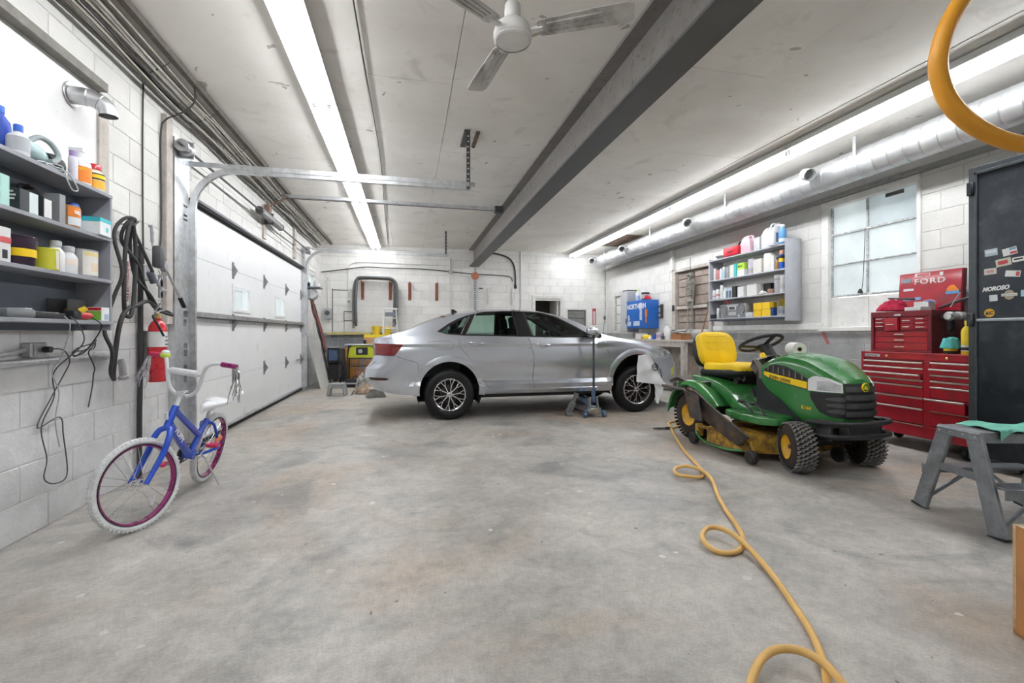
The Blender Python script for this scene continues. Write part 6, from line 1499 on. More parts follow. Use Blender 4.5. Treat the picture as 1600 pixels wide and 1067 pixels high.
# rags and scrap beside the rear bumper
M('rag_grey', (.40,.39,.36), .9, 0, .4, 12, dirt=(.12,.11,.10), dirt_amt=.6, dirt_scale=9)
def heap(name, label, cat, loc, sx, sy_, h, mat, seed, n=20, drop=0.0):
    rnd = random.Random(seed); ph = [(rnd.uniform(3,8), rnd.uniform(0,6), rnd.uniform(-6,6)) for _ in range(6)]
    def f(u, v):
        x, y = (u*2-1), (v*2-1)
        x, y = x*math.sqrt(1-y*y/2), y*math.sqrt(1-x*x/2)       # square to disc
        r_ = math.sqrt(x*x+y*y); q = 0
        for a, b, c in ph: q += (1-abs(math.sin(a*x+c*y+b)))*.22-.09
        e = 1+.10*math.sin(3*math.atan2(y, x)+ph[0][1])+.06*math.sin(7*math.atan2(y, x))
        z = max(0.0, 1-r_**2.4)**.7*h*(.82+q*.55) - drop*max(0.0, (r_-.68)/.32)
        return (x*sx*e, y*sy_*e, z)
    o = MB().grid(f, n*2, n*2, .006).build(name, mat, None, loc, angle=80); return tag(o, label, cat)
heap('canvas_heap', 'striped grey canvas bundle heaped behind the rear bumper', 'canvas', (-.78, 9.55, .011), .24, .30, .40, 'rag_grey', 3, 26)
heap('scrap_heap', 'pile of brown rags and scrap beside the canvas bundle', 'rags', (-.70, 8.93, .011), .24, .20, .20, M('rag_brown', (.34,.25,.18), .9, 0, .5, 14), 5, 22)
t = thing('wheel_chock', 'grey rubber wheel chock on the floor under the rear bumper', 'chock', (-.55, 8.35, 0), R(12)); MB().prism([(-.17,0),(.17,0),(.10,.14),(-.06,.15)], .22, (0,.11,0), (1,0,0), (0,0,1)).build('block', col((.20,.20,.18), .8, .3), t, bevel=.012, seg=2); MB().box((0,-.02,.155),(.22,.20,.02),(0,R(3),0)).build('plate', col((.40,.39,.36), .7, .3), t, bevel=.004)
tag(MB().tube(smooth_path([(-1.0,9.25,.008),(-1.02,9.05,.008),(-.99,8.85,.008),(-1.0,8.68,.008)], 6), .007, 6).build('black_flex', 'cord_black'), 'black cord lying on the floor from the stool to the scrap pile', 'cord')
# ================================================================== RIGHT REAR: BENCH, BLUE CABINET, SKELETON
t = thing('locker', 'pale grey steel locker panel on the right wall behind the blue cabinet', 'locker', (XR-.004, 10.26, 1.15)); MB().bx(-.30,0,-.36,0,0,.98).build('body', 'grey_plastic', t, bevel=.006); MB().bx(-.306,-.30,-.34,-.02,.03,.95).build('door', col((.50,.51,.53), .5), t, bevel=.003); MB().bx(-.32,-.306,-.32,-.30,.2,.32).build('handle', 'ink', t)
tag(MB().bx(-.27,-.02,-.32,-.05,0,.03).build('locker_tray', 'black_plastic', None, (XR-.004, 10.26, 2.131)), 'flat black tray lying on top of the pale grey locker', 'tray')
M('cab_blue', (.015,.13,.50), .35, 0, .12, 6, coat=.3)
cb = thing('blue_cabinet', 'bright blue steel wall cabinet with worn white lettering above the bench', 'cabinet', (XR-.004, 9.02, 1.235))
MB().bx(-.37,0,0,.78,0,.63).build('body', 'cab_blue', cb, bevel=.006)
dr_ = MB().bx(-.376,-.37,.012,.768,.012,.618).build('door', 'cab_blue', cb, bevel=.003)
text('lettering', 'NORTHERN', .155, 'print_white', dr_, (-.3775,.745,.44), (0,-1,0), (0,0,1), off=.004, squash=1.02)
for a, b, z0_, z1_ in ((.55,.72,.06,.16),(.16,.44,.06,.16)): MB().bx(-.3775,-.376,a,b,z0_,z1_).build('worn_label', M('worn_print', (.72,.76,.82), .6, 0, .15, 25, dirt=(.06,.2,.55), dirt_amt=.5, dirt_scale=25), dr_)
MB().bx(-.3775,-.376,.06,.16,.18,.56).build('worn_label', 'worn_print', dr_); MB().bx(-.3775,-.376,.62,.70,.18,.30).build('worn_label', 'worn_print', dr_)
MB().bx(-.34,-.29,-.014,-.002,.26,.42).bx(-.33,-.30,-.012,-.002,.12,.26).build('screwdriver_clip', 'orange', cb, bevel=.004)
zt_ = 1.235+.632
can('black_tin', 'black round tin standing on top of the blue cabinet', (XR-.20, 9.25, zt_), .09, .17, 'black_plastic', (.0906,.03,.13,'grey_plastic'), 'dark_steel')
can('black_tin', 'second smaller black tin at the back on the blue cabinet', (XR-.10, 9.41, zt_), .055, .16, 'dark_steel', None, 'dark_steel')
bottle('spray_bottle', 'white spray bottle with lime green trigger on the blue cabinet', (XR-.22, 9.55, zt_), .05, .26, 'white_plastic', 'lime', (.0506,.03,.12,col((.45,.55,.75))), None, .4)
heap('red_rag', 'red shop rag crumpled on the front edge of the blue cabinet', 'rag', (XR-.25, 9.08, zt_+.011), .09, .055, .09, M('rag_red', (.55,.03,.06), .9, 0, .2), 9, 14)
t = thing('cabinet_hook', 'dark tools hanging on the wall right of the blue cabinet', 'tools', (XR-.004, 8.86, 1.45)); MB().bx(-.05,0,-.02,.02,0,.30).build('rail', 'dark_steel', t); 
for z in (.02,.12,.26): MB().bar((-.05,0,z),(-.14,-.03,z-.02),.02,.035).build('tool', 'dark_steel', t, bevel=.004)
wb = thing('side_bench', 'weathered timber workbench under the blue cabinet', 'workbench', (4.86, 8.40, 0))
MB().bx(0,.478,-1.10,1.10,.955,1.0).build('top', 'weathered', wb, bevel=.006); MB().bx(.01,.03,-1.08,1.08,.87,.955).build('apron', 'weathered', wb)
for x in (.05,.43):
    for y in (-1.02,1.02): MB().bx(x-.045,x+.045,y-.045,y+.045,0,.955).build('leg', 'weathered', wb, bevel=.005)
MB().bx(.445,.465,-.97,.97,.05,.9).build('back_board', 'old_wood', wb)
MB().bx(.05,.445,-.97,.97,.20,.23).build('lower_shelf', 'old_wood', wb)
zb_ = 1.001
bn = 'clutter on the side bench'
carton('drawer_box', 'low orange-brown wooden box on the near end of the side bench', (5.02, 7.66, zb_), (.20,.34,.11), col((.36,.15,.06), .6), 0, bn, flap=False)
tag(MB().box((0,0,.0),(.18,.36,.02),(R(5),0,R(8))).build('wood_offcut', 'old_wood', None, (5.02, 7.66, zb_+.142)), 'thin wood offcut lying on the orange-brown box', 'offcut', bn)
bottle('white_tub', 'white square-shouldered bottle in the middle of the side bench', (5.0, 8.02, zb_), .06, .26, 'white_plastic', 'white_plastic', None, bn, .6)
can('paint_tin', 'pale tin with purple band among the bench clutter', (4.98, 8.32, zb_), .07, .14, col((.62,.60,.66)), (.0706,.03,.1,col((.35,.30,.45))), None, bn)
can('paint_tin', 'shiny grey tin at the back of the side bench', (5.22, 8.25, zb_), .08, .20, 'galv', None, None, bn)
bottle('oil_bottle', 'tall white bottle with grey top behind the shiny tin', (5.25, 8.50, zb_), .06, .32, 'white_plastic', 'grey_plastic', None, bn, .4)
carton('parts_box', 'red and black parts box behind the yellow tub', (5.22, 8.74, zb_), (.14,.16,.12), col((.22,.07,.05)), R(10), bn)
lathe_thing('yellow_tub', 'low bright yellow tub on the side bench edge', 'tub', (4.96, 8.80, zb_), [(0,0),(.09,0),(.10,.06),(.07,.085),(0,.09)], 'yellow', None, None, bn)
carton('parts_box', 'pale grey carton at the far end of the side bench', (5.0, 9.10, zb_), (.16,.24,.12), col((.62,.60,.60)), 0, bn)
carton('battery', 'black battery with handle standing near the wooden box', (5.21, 7.92, zb_), (.14,.12,.17), 'black_plastic', 0, bn, flap=False, cat='battery')
for k, (x, y, r_, h_, c_) in enumerate(((4.95,8.16,.035,.08,'dark_steel'),(4.94,8.48,.03,.10,'blue'),(5.08,8.42,.04,.06,'black_plastic'),(4.93,8.62,.03,.05,'white_plastic'))):
    tag(MB().lathe([(0,0),(r_,0),(r_,h_*.8),(r_*.6,h_),(0,h_)], 12).build('small_jar', c_, None, (x, y, zb_)), ('dark steel','blue','squat black','tiny white')[k]+' jar among the side bench clutter', 'jar', bn)
# timber posts, broom and hanging skeleton
tag(MB().box((0,0,.56),(.10,.10,1.12)).build('timber_post', 'weathered', None, (5.18, 7.08, 0), bevel=.006), 'thick weathered post standing at the near end of the side bench', 'post')
tag(MB().box((0,0,.50),(.05,.09,1.0)).build('timber_post', 'old_wood', None, (5.24, 6.93, 0), bevel=.005), 'thin dark post beside the thick weathered post', 'post')
t = thing('broom', 'broom with long brown wooden handle leaning against the boarded door', 'broom', (4.84, 7.235, 0)); MB().cyl((0,0,.06),(.455,-.03,1.62),.014,n=8).build('handle', M('brown_stick', (.26,.15,.09), .6, 0, .2), t); MB().box((0,-.08,.08),(.06,.26,.05)).build('head', 'old_wood', t, bevel=.008); MB().box((0,-.08,.03),(.05,.25,.058)).build('bristles', 'dark_steel', t)
heap('dark_bag', 'dark bag of rubbish on the floor beside the bench leg', 'bag', (4.60, 6.93, .011), .16, .16, .30, 'black_rubber', 21, 14)
M('bone', (.26,.26,.235), .7, 0, .35, 25)
sk = thing('hanging_skeleton', 'grey plastic skeleton hanging in front of the brown boarded door', 'skeleton', (XR-.075, 7.78, 1.16))
MB().tube([(0,0,1.14),(0,0,1.42)], .005, 5).build('cord', 'cord_black', sk)
MB().ball((0,0,1.07),(.055,.05,.065),14,10).box((-.025,0,1.0),(.05,.06,.04)).build('skull', 'bone', sk, angle=60)
for y in (-.02,.02): MB().ball((-.05,y,1.075),(.014,.014,.016),8,6).build('eye_socket', 'ink', sk)
MB().tube([(.02,0,1.0),(.025,0,.8),(.02,0,.60)], .013, 6).build('spine', 'bone', sk)
for k in range(7): MB().tube([Vector((.0+.055*math.cos(a)*-1, .085*math.sin(a)*(1-.03*abs(k-3)), .95-.040*k-.02*math.cos(a))) for a in [2*PI*i/14 for i in range(14)]], .009, 5, True).build('rib', 'bone', sk)
MB().bar((0,-.12,.965),(0,.12,.965),.02,.02).build('collar_bone', 'bone', sk); MB().ball((.0,0,.58),(.05,.09,.045),12,6).build('pelvis', 'bone', sk)
for s in (-1, 1):
    MB().tube([(0,s*.12,.96),(-.01,s*.125,.76),(-.02,s*.115,.56),(-.02,s*.11,.50)], [.012,.010,.009,.016], 6).build('arm', 'bone', sk); MB().tube([(0,s*.06,.57),(-.01,s*.065,.32),(-.012,s*.065,.30),(0,s*.06,.05),(-.05,s*.065,.01)], [.014,.012,.016,.010,.014], 6).build('leg', 'bone', sk)
# ================================================================== RED TOOL CHEST
M('tool_red', (.42,.012,.028), .35, 0, .14, 7, coat=.25, dirt=(.22,.02,.03), dirt_amt=.35, dirt_scale=4)
M('tool_red_dark', (.20,.012,.022), .5, 0, .15, 8)
M('pull_alu', (.66,.60,.58), .35, .7, .12, 20)
tc_ = thing('tool_chest', 'large red rolling tool chest with many silver-edged drawers', 'tool chest', (4.75, 3.93, 0))
Wt = 1.0     # local: x into the wall, y negative along the front
MB().bx(.012,.47,-Wt,0,.14,.925).build('body', 'tool_red_dark', tc_, bevel=.004)
fr = MB().bx(0,.03,-Wt,0,.865,.928).bx(0,.03,-Wt,0,.13,.245).bx(0,.03,-.035,0,.246,.864).bx(0,.03,-.665,-.605,.246,.864).bx(0,.03,-Wt,-.985,.246,.864)
fr.build('front_frame', 'tool_red', tc_, bevel=.004)
MB().bx(-.002,.47,-Wt,0,.918,.932).build('top', 'tool_red', tc_, bevel=.003)
MB().bx(-.003,.0,-.20,-.045,.88,.908).build('name_plate', 'galv', tc_, bevel=.001)
MB().bx(-.006,.0,-.605,-.035,.238,.246).build('lower_trim', 'pull_alu', tc_)
text('plate_lettering', 'CRAFTSMAN', .022, 'ink', tc_, (-.0036,-.052,.886), (0,-1,0), (0,0,1), squash=1.0)
for y in (-.27,-.80): MB().lathe([(0,0),(.012,0),(.012,.006),(.008,.010),(0,.011)], 12, (0,y,.893), (-1,0,0)).build('key_lock', 'brass', tc_)
def drawers(y0, y1, zs_, zend, out):
    zz = list(zs_)+[zend]
    for k in range(len(zs_)):
        o = -out.get(k, 0); a, b = zz[k+1]+.006, zz[k]
        d = MB().bx(o-.0,o+.02,y1,y0,a,b).build('drawer', 'tool_red', tc_, bevel=.003)
        if o < -.02: MB().bx(o+.02,.02,y1+.012,y0-.012,a+.01,b-.02).build('drawer_box', 'tool_red_dark', d)
        MB().bx(o-.014,o+.001,y1,y0,b-.012,b+.003).build('pull', 'pull_alu', d, bevel=.002)
drawers(-.038, -.602, (.842,.785,.727,.674,.617,.507,.401), .250, {0:.004,2:.045,3:.0})
drawers(-.668, -.982, (.849,.79,.736,.678,.623,.515,.402), .255, {1:.02,5:.075})
for x in (.06,.41):
    for y in (-.08,-.92): MB().lathe([(0,-.02),(.05,-.02),(.055,0),(.05,.02),(0,.02)], 16, (x,y,.056), (0,1,0)).bx(x-.03,x+.03,y-.03,y+.03,.09,.145).build('caster', 'black_rubber', tc_)
# top chest with its lid up
t2 = thing('top_chest', 'red machinist top chest with open lid on the rolling chest', 'tool chest', (4.80, 3.865, .9325))
D2, W2, H2 = .40, .575, .41
MB().bx(.02,D2,-W2,0,.01,H2-.01).build('body', 'tool_red_dark', t2, bevel=.003)
MB().bx(0,.03,-W2,0,H2-.055,H2).bx(0,.03,-.03,0,.019,H2-.056).bx(0,.03,-W2,-W2+.035,.019,H2-.056).bx(0,.03,-W2,0,0,.018).build('front_frame', 'tool_red_dark', t2, bevel=.003)
MB().bx(.0,D2,-W2-.002,-W2,0,H2).build('side_panel', M('tool_maroon', (.13,.015,.02), .5, 0, .2), t2)
MB().bx(-.003,0,-.30,-.24,H2-.045,H2-.028).build('name_plate', 'galv', t2)
def dw(y0, y1, z0, z1, o=0.0, pw=.07):
    d = MB().bx(.010-o,.03,y1,y0,z0,z1).build('drawer', 'tool_red', t2, bevel=.003); ym = (y0+y1)/2
    MB().bx(-.006-o,.010-o,ym-pw/2,ym+pw/2,(z0+z1)/2-.006,(z0+z1)/2+.003).build('pull', 'pull_alu', d, bevel=.002)
for k in range(3): dw(-.035,-.145,.245+k*.038,.280+k*.038, .004*(k == 0)); dw(-.415,-.535,.232+k*.040,.269+k*.040, .004*(k == 2))
dw(-.15,-.275,.215,.345,.02); 
for k in range(2): dw(-.29,-.41,.225+k*.062,.284+k*.062)
for z0_, z1_ in ((.155,.205),(.095,.15),(.022,.09)): dw(-.035,-.535,z0_,z1_,0,.09)
lid = MB().box((D2-.012,-W2/2,H2+.20),(.022,W2,.42),(0,R(4),0)).build('lid', 'tool_red', t2, bevel=.004)
MB().box((D2+.018,-W2/2,H2+.20),(.03,W2+.004,.42),(0,R(4),0)).build('lid_rim', 'tool_maroon', t2)
def onlid(y, z): return Vector((D2-.0258+math.tan(R(4))*(z-.20), -y, H2+z))
LX, LY = (0,-1,0), Vector((math.sin(R(4)),0,math.cos(R(4))))
text('ford_lettering', 'FORD', .075, 'pull_alu', lid, onlid(.155,.29), LX, LY, ext=.003, off=.0012, squash=1.30, space=1.18)
def sticker(y0, y1, z0, z1, mt, d=.0, name='sticker'):
    a, b = onlid(y0, z0), onlid(y1, z1); MB().add([onlid(y0,z0)-Vector((d+.001,0,0)),onlid(y1,z0)-Vector((d+.001,0,0)),onlid(y1,z1)-Vector((d+.001,0,0)),onlid(y0,z1)-Vector((d+.001,0,0)),onlid(y0,z0),onlid(y1,z0),onlid(y1,z1),onlid(y0,z1)], [(0,1,2,3),(0,4,5,1),(1,5,6,2),(2,6,7,3),(3,7,4,0)]).build(name, mt, lid)
sticker(.03,.12,.315,.355,col((.30,.33,.40))); sticker(.155,.30,.365,.40,col((.70,.68,.70))); sticker(.18,.29,.372,.393,'red_gloss',.001); sticker(.385,.415,.36,.395,'print_white')
sticker(.05,.15,.225,.25,col((.72,.74,.78))); sticker(.05,.13,.125,.155,col((.25,.45,.75))); sticker(.16,.225,.125,.155,col((.25,.45,.75)))
cx0 = onlid(.50,.20); MB().prism([(-.05,-.028),(.055,-.028),(.058,.0),(.035,.03),(.015,.055),(-.02,.05),(-.045,.02)], .002, cx0+Vector((-.001,0,0)), (0,-1,0), (0,0,1)).build('sticker', 'orange', lid); MB().prism([(-.055,-.034),(.06,-.034),(.06,-.004),(-.055,-.008)], .002, cx0+Vector((-.003,0,0)), (0,-1,0), (0,0,1)).build('sticker', col((.15,.35,.65)), lid)
ov = onlid(.30,.085); MB().lathe([(0,0),(.05,0),(.05,.002),(0,.002)], 22, (0,0,0), (-1,0,0)).xf(Matrix.Translation(ov) @ Matrix.Diagonal((1,1.35,.75,1))).build('oval_badge', col((.75,.78,.82)), lid); MB().lathe([(0,0),(.042,0),(.042,.004),(0,.004)], 22, (0,0,0), (-1,0,0)).xf(Matrix.Translation(ov) @ Matrix.Diagonal((1,1.35,.75,1))).build('oval_badge', 'blue', lid)
zt2 = .9325+H2
heap('red_rag', 'crumpled crimson rag on top of the open red top chest', 'rag', (4.92, 3.72, zt2+.0125), .12, .14, .13, M('rag_crimson', (.42,.012,.05), .9, 0, .2, 12), 31, 26)
carton('white_box', 'white cardboard box behind the crimson rag on the top chest', (5.005, 3.49, zt2+.002), (.12,.12,.09), col((.76,.75,.74)), R(8))
carton('parts_tray', 'open white parts carton with tools at the front of the top chest', (4.868, 3.46, zt2+.002), (.11,.16,.035), col((.70,.72,.73)), R(-6))
tag(MB().lathe([(0,-.12),(.007,-.12),(.009,.0),(.012,.02),(.012,.10),(0,.105)], 10, (0,0,0), (.25,-1,-.1)).build('ratchet_handle', 'dark_steel', None, (4.87, 3.60, zt2+.128)), 'dark ratchet wrench lying across the crimson rag', 'wrench')
tag(MB().lathe([(0,-.18),(.012,-.18),(.014,.0),(.010,.16),(0,.165)], 10, (0,0,0), (.25,-1,.42)).build('pry_bar', 'dark_steel', None, (5.135, 3.27, zt2+.095)), 'long dark pry bar leaning against the open lid', 'pry bar')
tag(MB().tube([(5.05,3.30,zt2+.03),(5.13,3.27,zt2+.17)], .005, 6).build('tyre_lever', 'steel'), 'thin steel lever leaning at the lid corner', 'lever')
# air tools hanging on the side of the top chest
t = thing('air_tool', 'silver twin-barrel air tool with black grip beside the top chest', 'air tool', (4.93, 3.215, 1.22)); MB().lathe([(0,-.05),(.04,-.05),(.045,.03),(.03,.05),(0,.05)], 14, (0,0,.06), (-1,0,0)).build('motor', 'galv', t); MB().lathe([(0,-.04),(.035,-.04),(.04,.03),(.025,.04),(0,.04)], 14, (.10,-.005,.065), (-1,0,0)).build('motor', 'galv', t); MB().bx(-.03,.02,-.02,.02,-.07,.03).build('grip', 'black_rubber', t, bevel=.008); MB().tube(arc((0,0,-.075),.03,180,360,8), .006, 6).build('hook', 'dark_steel', t); MB().bx(-.02,.16,.03,.073,.04,.09).build('hanger', 'dark_steel', t)
z9 = .9325
lathe_thing('lube_bottle', 'tall yellow bottle beside the black steel cabinet', 'bottle', (4.82, 3.02, z9), [(0,0),(.038,0),(.042,.006),(.042,.20),(.036,.225),(.016,.255),(.016,.272),(0,.272)], 'yellow', (.019,.268,.30,'yellow'), [(.0426,.03,.085,col((.72,.72,.70))),(.043,.04,.065,'ink')])
lathe_thing('grease_jar', 'dark jar with wide yellow band under the teal rag', 'jar', (4.83, 3.155, z9), [(0,0),(.046,0),(.048,.005),(.048,.10),(.045,.105),(0,.105)], col((.05,.045,.05), .3), None, (.0486,.03,.075,'jd_yellow'))
heap('teal_rag', 'teal microfibre rag draped over the dark jar', 'rag', (4.83, 3.155, z9+.114), .070, .070, .045, M('rag_teal', (.10,.45,.45), .9, 0, .15, 15), 44, 18, .06)
tag(MB().tube([Vector((4.92+.02*math.sin(a), 3.06+.045*math.cos(a), z9+.21+.055*math.sin(a))) for a in [2*PI*i/20 for i in range(20)]], .010, 7, True).build('rubber_hose_ring', 'black_rubber'), 'black rubber hose ring behind the yellow bottle', 'hose')
# ================================================================== BLACK STEEL CABINET
M('cab_black', (.028,.034,.043), .35, .4, .25, 4, dirt=(.07,.075,.085), dirt_amt=.35, dirt_scale=3)
M('cab_edge', (.075,.085,.095), .4, .5, .2, 8)
bc = thing('steel_cabinet', 'tall black steel cabinet with magnets and stickers on its door', 'cabinet', (4.62, 2.89, 0))
MB().bx(.02,.73,-1.45,0,.06,2.50).build('carcass', 'cab_black', bc, bevel=.004)
MB().bx(0,.03,-1.45,0,.06,2.51).build('door_frame', 'cab_edge', bc, bevel=.006)
dd_ = MB().bx(-.012,.0,-1.40,-.055,.10,2.46).build('door', 'cab_black', bc, bevel=.004)
MB().bx(-.026,-.010,-.075,-.055,.10,2.46).bx(-.026,-.010,-1.40,-.055,2.435,2.46).build('door_bead', 'cab_edge', dd_, bevel=.004)
MB().bx(-.026,-.010,-1.40,-.07,1.218,1.242).build('cross_bead', M('bead_light', (.30,.32,.34), .35, .6, .1), dd_, bevel=.004)
for z in (2.33,1.235): MB().bx(-.035,.002,-.050,-.008,z-.055,z+.055).cyl((-.038,-.05,z-.05),(-.038,-.05,z+.05),.012,n=8).build('hinge', 'cab_black', bc, bevel=.004)
for x in (.06,.66):
    for y in (-.06,-1.39): MB().bx(x-.03,x+.03,y-.03,y+.03,0,.06).build('foot', 'cab_black', bc)
def mag(y, z, w, h, c, rot=0, inner=None, name='magnet'):
    y -= 2.89; a = R(rot); u = Vector((0,-math.cos(a),math.sin(a))); v = Vector((0,math.sin(a),math.cos(a))); P = [(-w/2,-h/2),(w/2,-h/2),(w/2,h/2),(-w/2,h/2)]
    o = MB().prism(P, .003, Vector((-.0125,y,z)), u, v).build(name, c, bc)
    if inner:
        for (x0,x1,z0_,z1_,cc) in inner: MB().prism([(x0*w,z0_*h),(x1*w,z0_*h),(x1*w,z1_*h),(x0*w,z1_*h)], .0012, Vector((-.0155,y,z)), u, v).build('print', cc, o)
cW, cR, cB = col((.74,.75,.74)), col((.50,.06,.07)), col((.20,.34,.50))
mag(2.726,1.776,.082,.056,col((.45,.58,.66)),3,((-.42,.42,-.1,.3,cW),)); mag(2.609,1.765,.088,.058,cW,10,((.0,.48,.1,.45,cB),(.0,.48,-.4,-.1,cR)))
mag(2.648,1.685,.095,.060,col((.55,.56,.44)),8,((-.35,.30,-.25,.25,cR),)); mag(2.556,1.695,.075,.036,cW,4,((-.35,.35,-.1,.25,'ink'),)); mag(2.731,1.623,.080,.050,col((.62,.57,.55)),2,((-.30,.30,-.2,.2,col((.55,.30,.28))),)); mag(2.590,1.588,.092,.048,cW,-8,((.22,.45,-.35,.35,cR),))
mag(2.711,1.406,.052,.050,col((.66,.68,.72)),3); mag(2.527,1.43,.03,.05,col((.40,.60,.72)))
text('moroso_lettering', 'MOROSO', .046, 'print_white', bc, (-.0128,2.785-2.89,1.462), (0,-1,.06), (0,0,1), off=.0022, shear=.3, squash=.86)
e_ = Vector((-.0125,2.612-2.89,1.425)); sp_ = [(-.05,.012),(-.05,-.012),(-.03,-.012),(-.022,-.030),(0,-.040),(.022,-.030),(.03,-.012),(.05,-.012),(.05,.012),(.03,.012),(.022,.030),(0,.040),(-.022,.030),(-.03,.012)]
MB().prism(sp_, .002, e_, (0,-1,0), (0,0,1)).build('shield_sticker', col((.42,.33,.25)), bc); MB().prism([(-.046,-.009),(.046,-.009),(.046,.009),(-.046,.009)], .003, e_, (0,-1,0), (0,0,1)).build('shield_bar', cW, bc)
text('shield_lettering', 'HARLEY-DAVIDSON', .0105, 'ink', bc, e_+Vector((-.0032,0,-.004)), (0,-1,0), (0,0,1), align='CENTER', squash=.85)
e_ = Vector((-.0125,2.737-2.89,1.287)); MB().lathe([(0,0),(.034,0),(.034,.003),(0,.003)], 24, e_, (-1,0,0)).build('round_sticker', M('kc_yellow', (.75,.42,.03), .4, 0, .05), bc); text('kc_lettering', 'KC', .036, 'ink', bc, e_+Vector((-.0034,0,-.013)), (0,-1,.12), (0,-.12,1), align='CENTER', off=.0015, squash=.95)
# ================================================================== RIGHT WALL SHELF
M('shelf_pale', (.44,.455,.50), .45, 0, .08, 6)
RY0, RY1, RX = 5.31, 6.93, 5.10
RZ = (2.375,2.03,1.70,1.375)
rs = thing('wall_shelf', 'pale grey four-tier wall shelf with rounded end panel right of the boarded door', 'shelf', (XR-.004, RY0, 1.33))
for z in RZ: MB().bx(RX-XR+.004,0,.0,RY1-RY0,z-1.33-.02,z-1.33).build('shelf_board', 'shelf_pale', rs, bevel=.002)
MB().bx(RX-XR+.004,0,RY1-RY0,RY1-RY0+.018,.0,RZ[0]-1.33+.02).build('end_panel', 'shelf_pale', rs)
MB().grid(lambda u, v: (RX-XR+.002+(XR-RX-.004)*u, -.004-.075*math.sin(PI*(u*.8+.1))+.022, -.03+1.14*v), 14, 1, .012).build('rounded_end', 'shelf_pale', rs, angle=60)
MB().bx(RX-XR+.03,0,0,RY1-RY0,.0,.022).build('bottom_rail', 'shelf_back', rs)
SXX = 5.19
def P_(y, k, x=SXX): return (x, y, RZ[k]+.0005)
q1, q2, q3, q4 = 'jugs on the top board of the pale shelf', 'cans on the second board of the pale shelf', 'cans and boxes on the third board of the pale shelf', 'boxes on the bottom board of the pale shelf'
tag(MB().lathe([(0,0),(.07,0),(.11,.05),(.105,.05),(.065,.006),(0,.006)], 22).build('drip_tray', 'grey_plastic', None, P_(6.71,0)), 'grey drip tray at the far end of the top board', 'tray', q1)
t = thing('red_case', 'red plastic tool case on the top board of the pale shelf', 'case', P_(6.40,0), 0, q1); MB().bx(-.10,.08,-.17,.17,0,.15).build('shell', M('case_red', (.60,.02,.04), .4, 0, .1), t, bevel=.02, seg=2); MB().bx(-.105,-.10,-.06,.06,.06,.075).build('latch', 'black_plastic', t); MB().tube(arc((.04,-.10,.15),.07,0,180,10,(0,1,0),(0,0,1)), .016, 8).build('handle', 'black_rubber', t)
jug('translucent pink antifreeze jug on the top board', P_(6.10,0), (.20,.13,.27), col((.72,.50,.56), .3), 'white_plastic', R(90), q1)
carton('grey_canister', 'grey white canister between the pink jug and white jugs', P_(5.87,0), (.12,.12,.19), col((.55,.56,.58)), 0, q1, flap=False, cat='canister')
jug('white oil jug with grey label in the middle of the top board', P_(5.685,0), (.20,.11,.30), col((.66,.67,.69), .4), 'grey_plastic', R(90), q1)
jug('white oil jug with navy label near the rounded end', P_(5.515,0,5.17), (.22,.11,.33), col((.66,.67,.70), .4), 'grey_plastic', R(0), q1, col((.16,.18,.26)))
bottle('washer_bottle', 'blue and white bottle at the rounded end of the top board', P_(5.40,0,5.15), .05, .28, col((.12,.32,.62)), 'white_plastic', (.0506,.03,.08,col((.70,.74,.80))), q1, .5)
cy_ = [(6.84,.028,.20,'white','white'),(6.76,.030,.21,'red','black'),(6.69,.026,.18,'white','white'),(6.62,.026,.20,'pale blue','white'),(6.52,.038,.19,'grey','grey')]
cm = {'white':col((.74,.75,.76)),'red':col((.55,.20,.20)),'pale blue':col((.50,.62,.70)),'grey':col((.30,.31,.33)),'black':'black_plastic'}
pos_ = ('at the far end of','second from the far end of','third from the far end of','fourth from the far end of','fifth from the far end of')
for (y, r_, h_, a, b), pz in zip(cy_, pos_): spray('%s spray can %s the second board' % (a, pz), P_(y,1,5.15), r_, h_, cm[a], cm[b], q2)
carton('white_box', 'plain white box left of the teal bottle on the second board', P_(6.405,1), (.13,.10,.20), col((.72,.71,.66)), 0, q2)
carton('teal_bottle', 'narrow teal box on the second board', P_(6.315,1,5.17), (.10,.05,.21), 'teal', 0, q2, flap=False)
carton('white_box', 'low white box under the lime green box', P_(6.19,1), (.15,.15,.10), col((.74,.74,.72)), 0, q2)
t = carton('lime_box', 'lime green box lettered in black on the second board', (SXX,6.19,RZ[1]+.1012), (.14,.15,.10), M('lime_box', (.42,.66,.06), .45, 0, .05), 0, q2); text('box_lettering', 'MAX', .045, 'ink', t, (-.0725,.06,.035), (0,-1,0), (0,0,1), off=.001)
can('wax_tin', 'white and violet tin right of the lime green box', P_(6.03,1), .055, .24, col((.66,.62,.72)), (.0556,.02,.10,col((.45,.44,.48))), None, q2)
carton('manual_box', 'worn pale carton with dark stains on the second board', P_(5.86,1), (.12,.16,.21), col((.66,.64,.60)), 0, q2)
lathe_thing('white_canister', 'tall white round canister on the second board', 'canister', P_(5.68,1), [(0,0),(.075,0),(.078,.01),(.078,.24),(.065,.265),(0,.27)], col((.76,.75,.72)), None, None, q2)
carton('narrow_box', 'narrow white box beside the brown bottle', P_(5.575,1), (.10,.05,.22), col((.70,.72,.72)), 0, q2)
bottle('brown_bottle', 'small amber brown bottle on the second board', P_(5.50,1,5.16), .03, .18, col((.36,.18,.06), .3), 'black_plastic', None, q2)
spray('blue and yellow spray can with red cap at the rounded end', P_(5.415,1,5.15), .036, .26, 'blue', col((.55,.22,.14)), q2, [(.0366,.10,.15,'jd_yellow'),(.0366,.15,.19,'ink')])
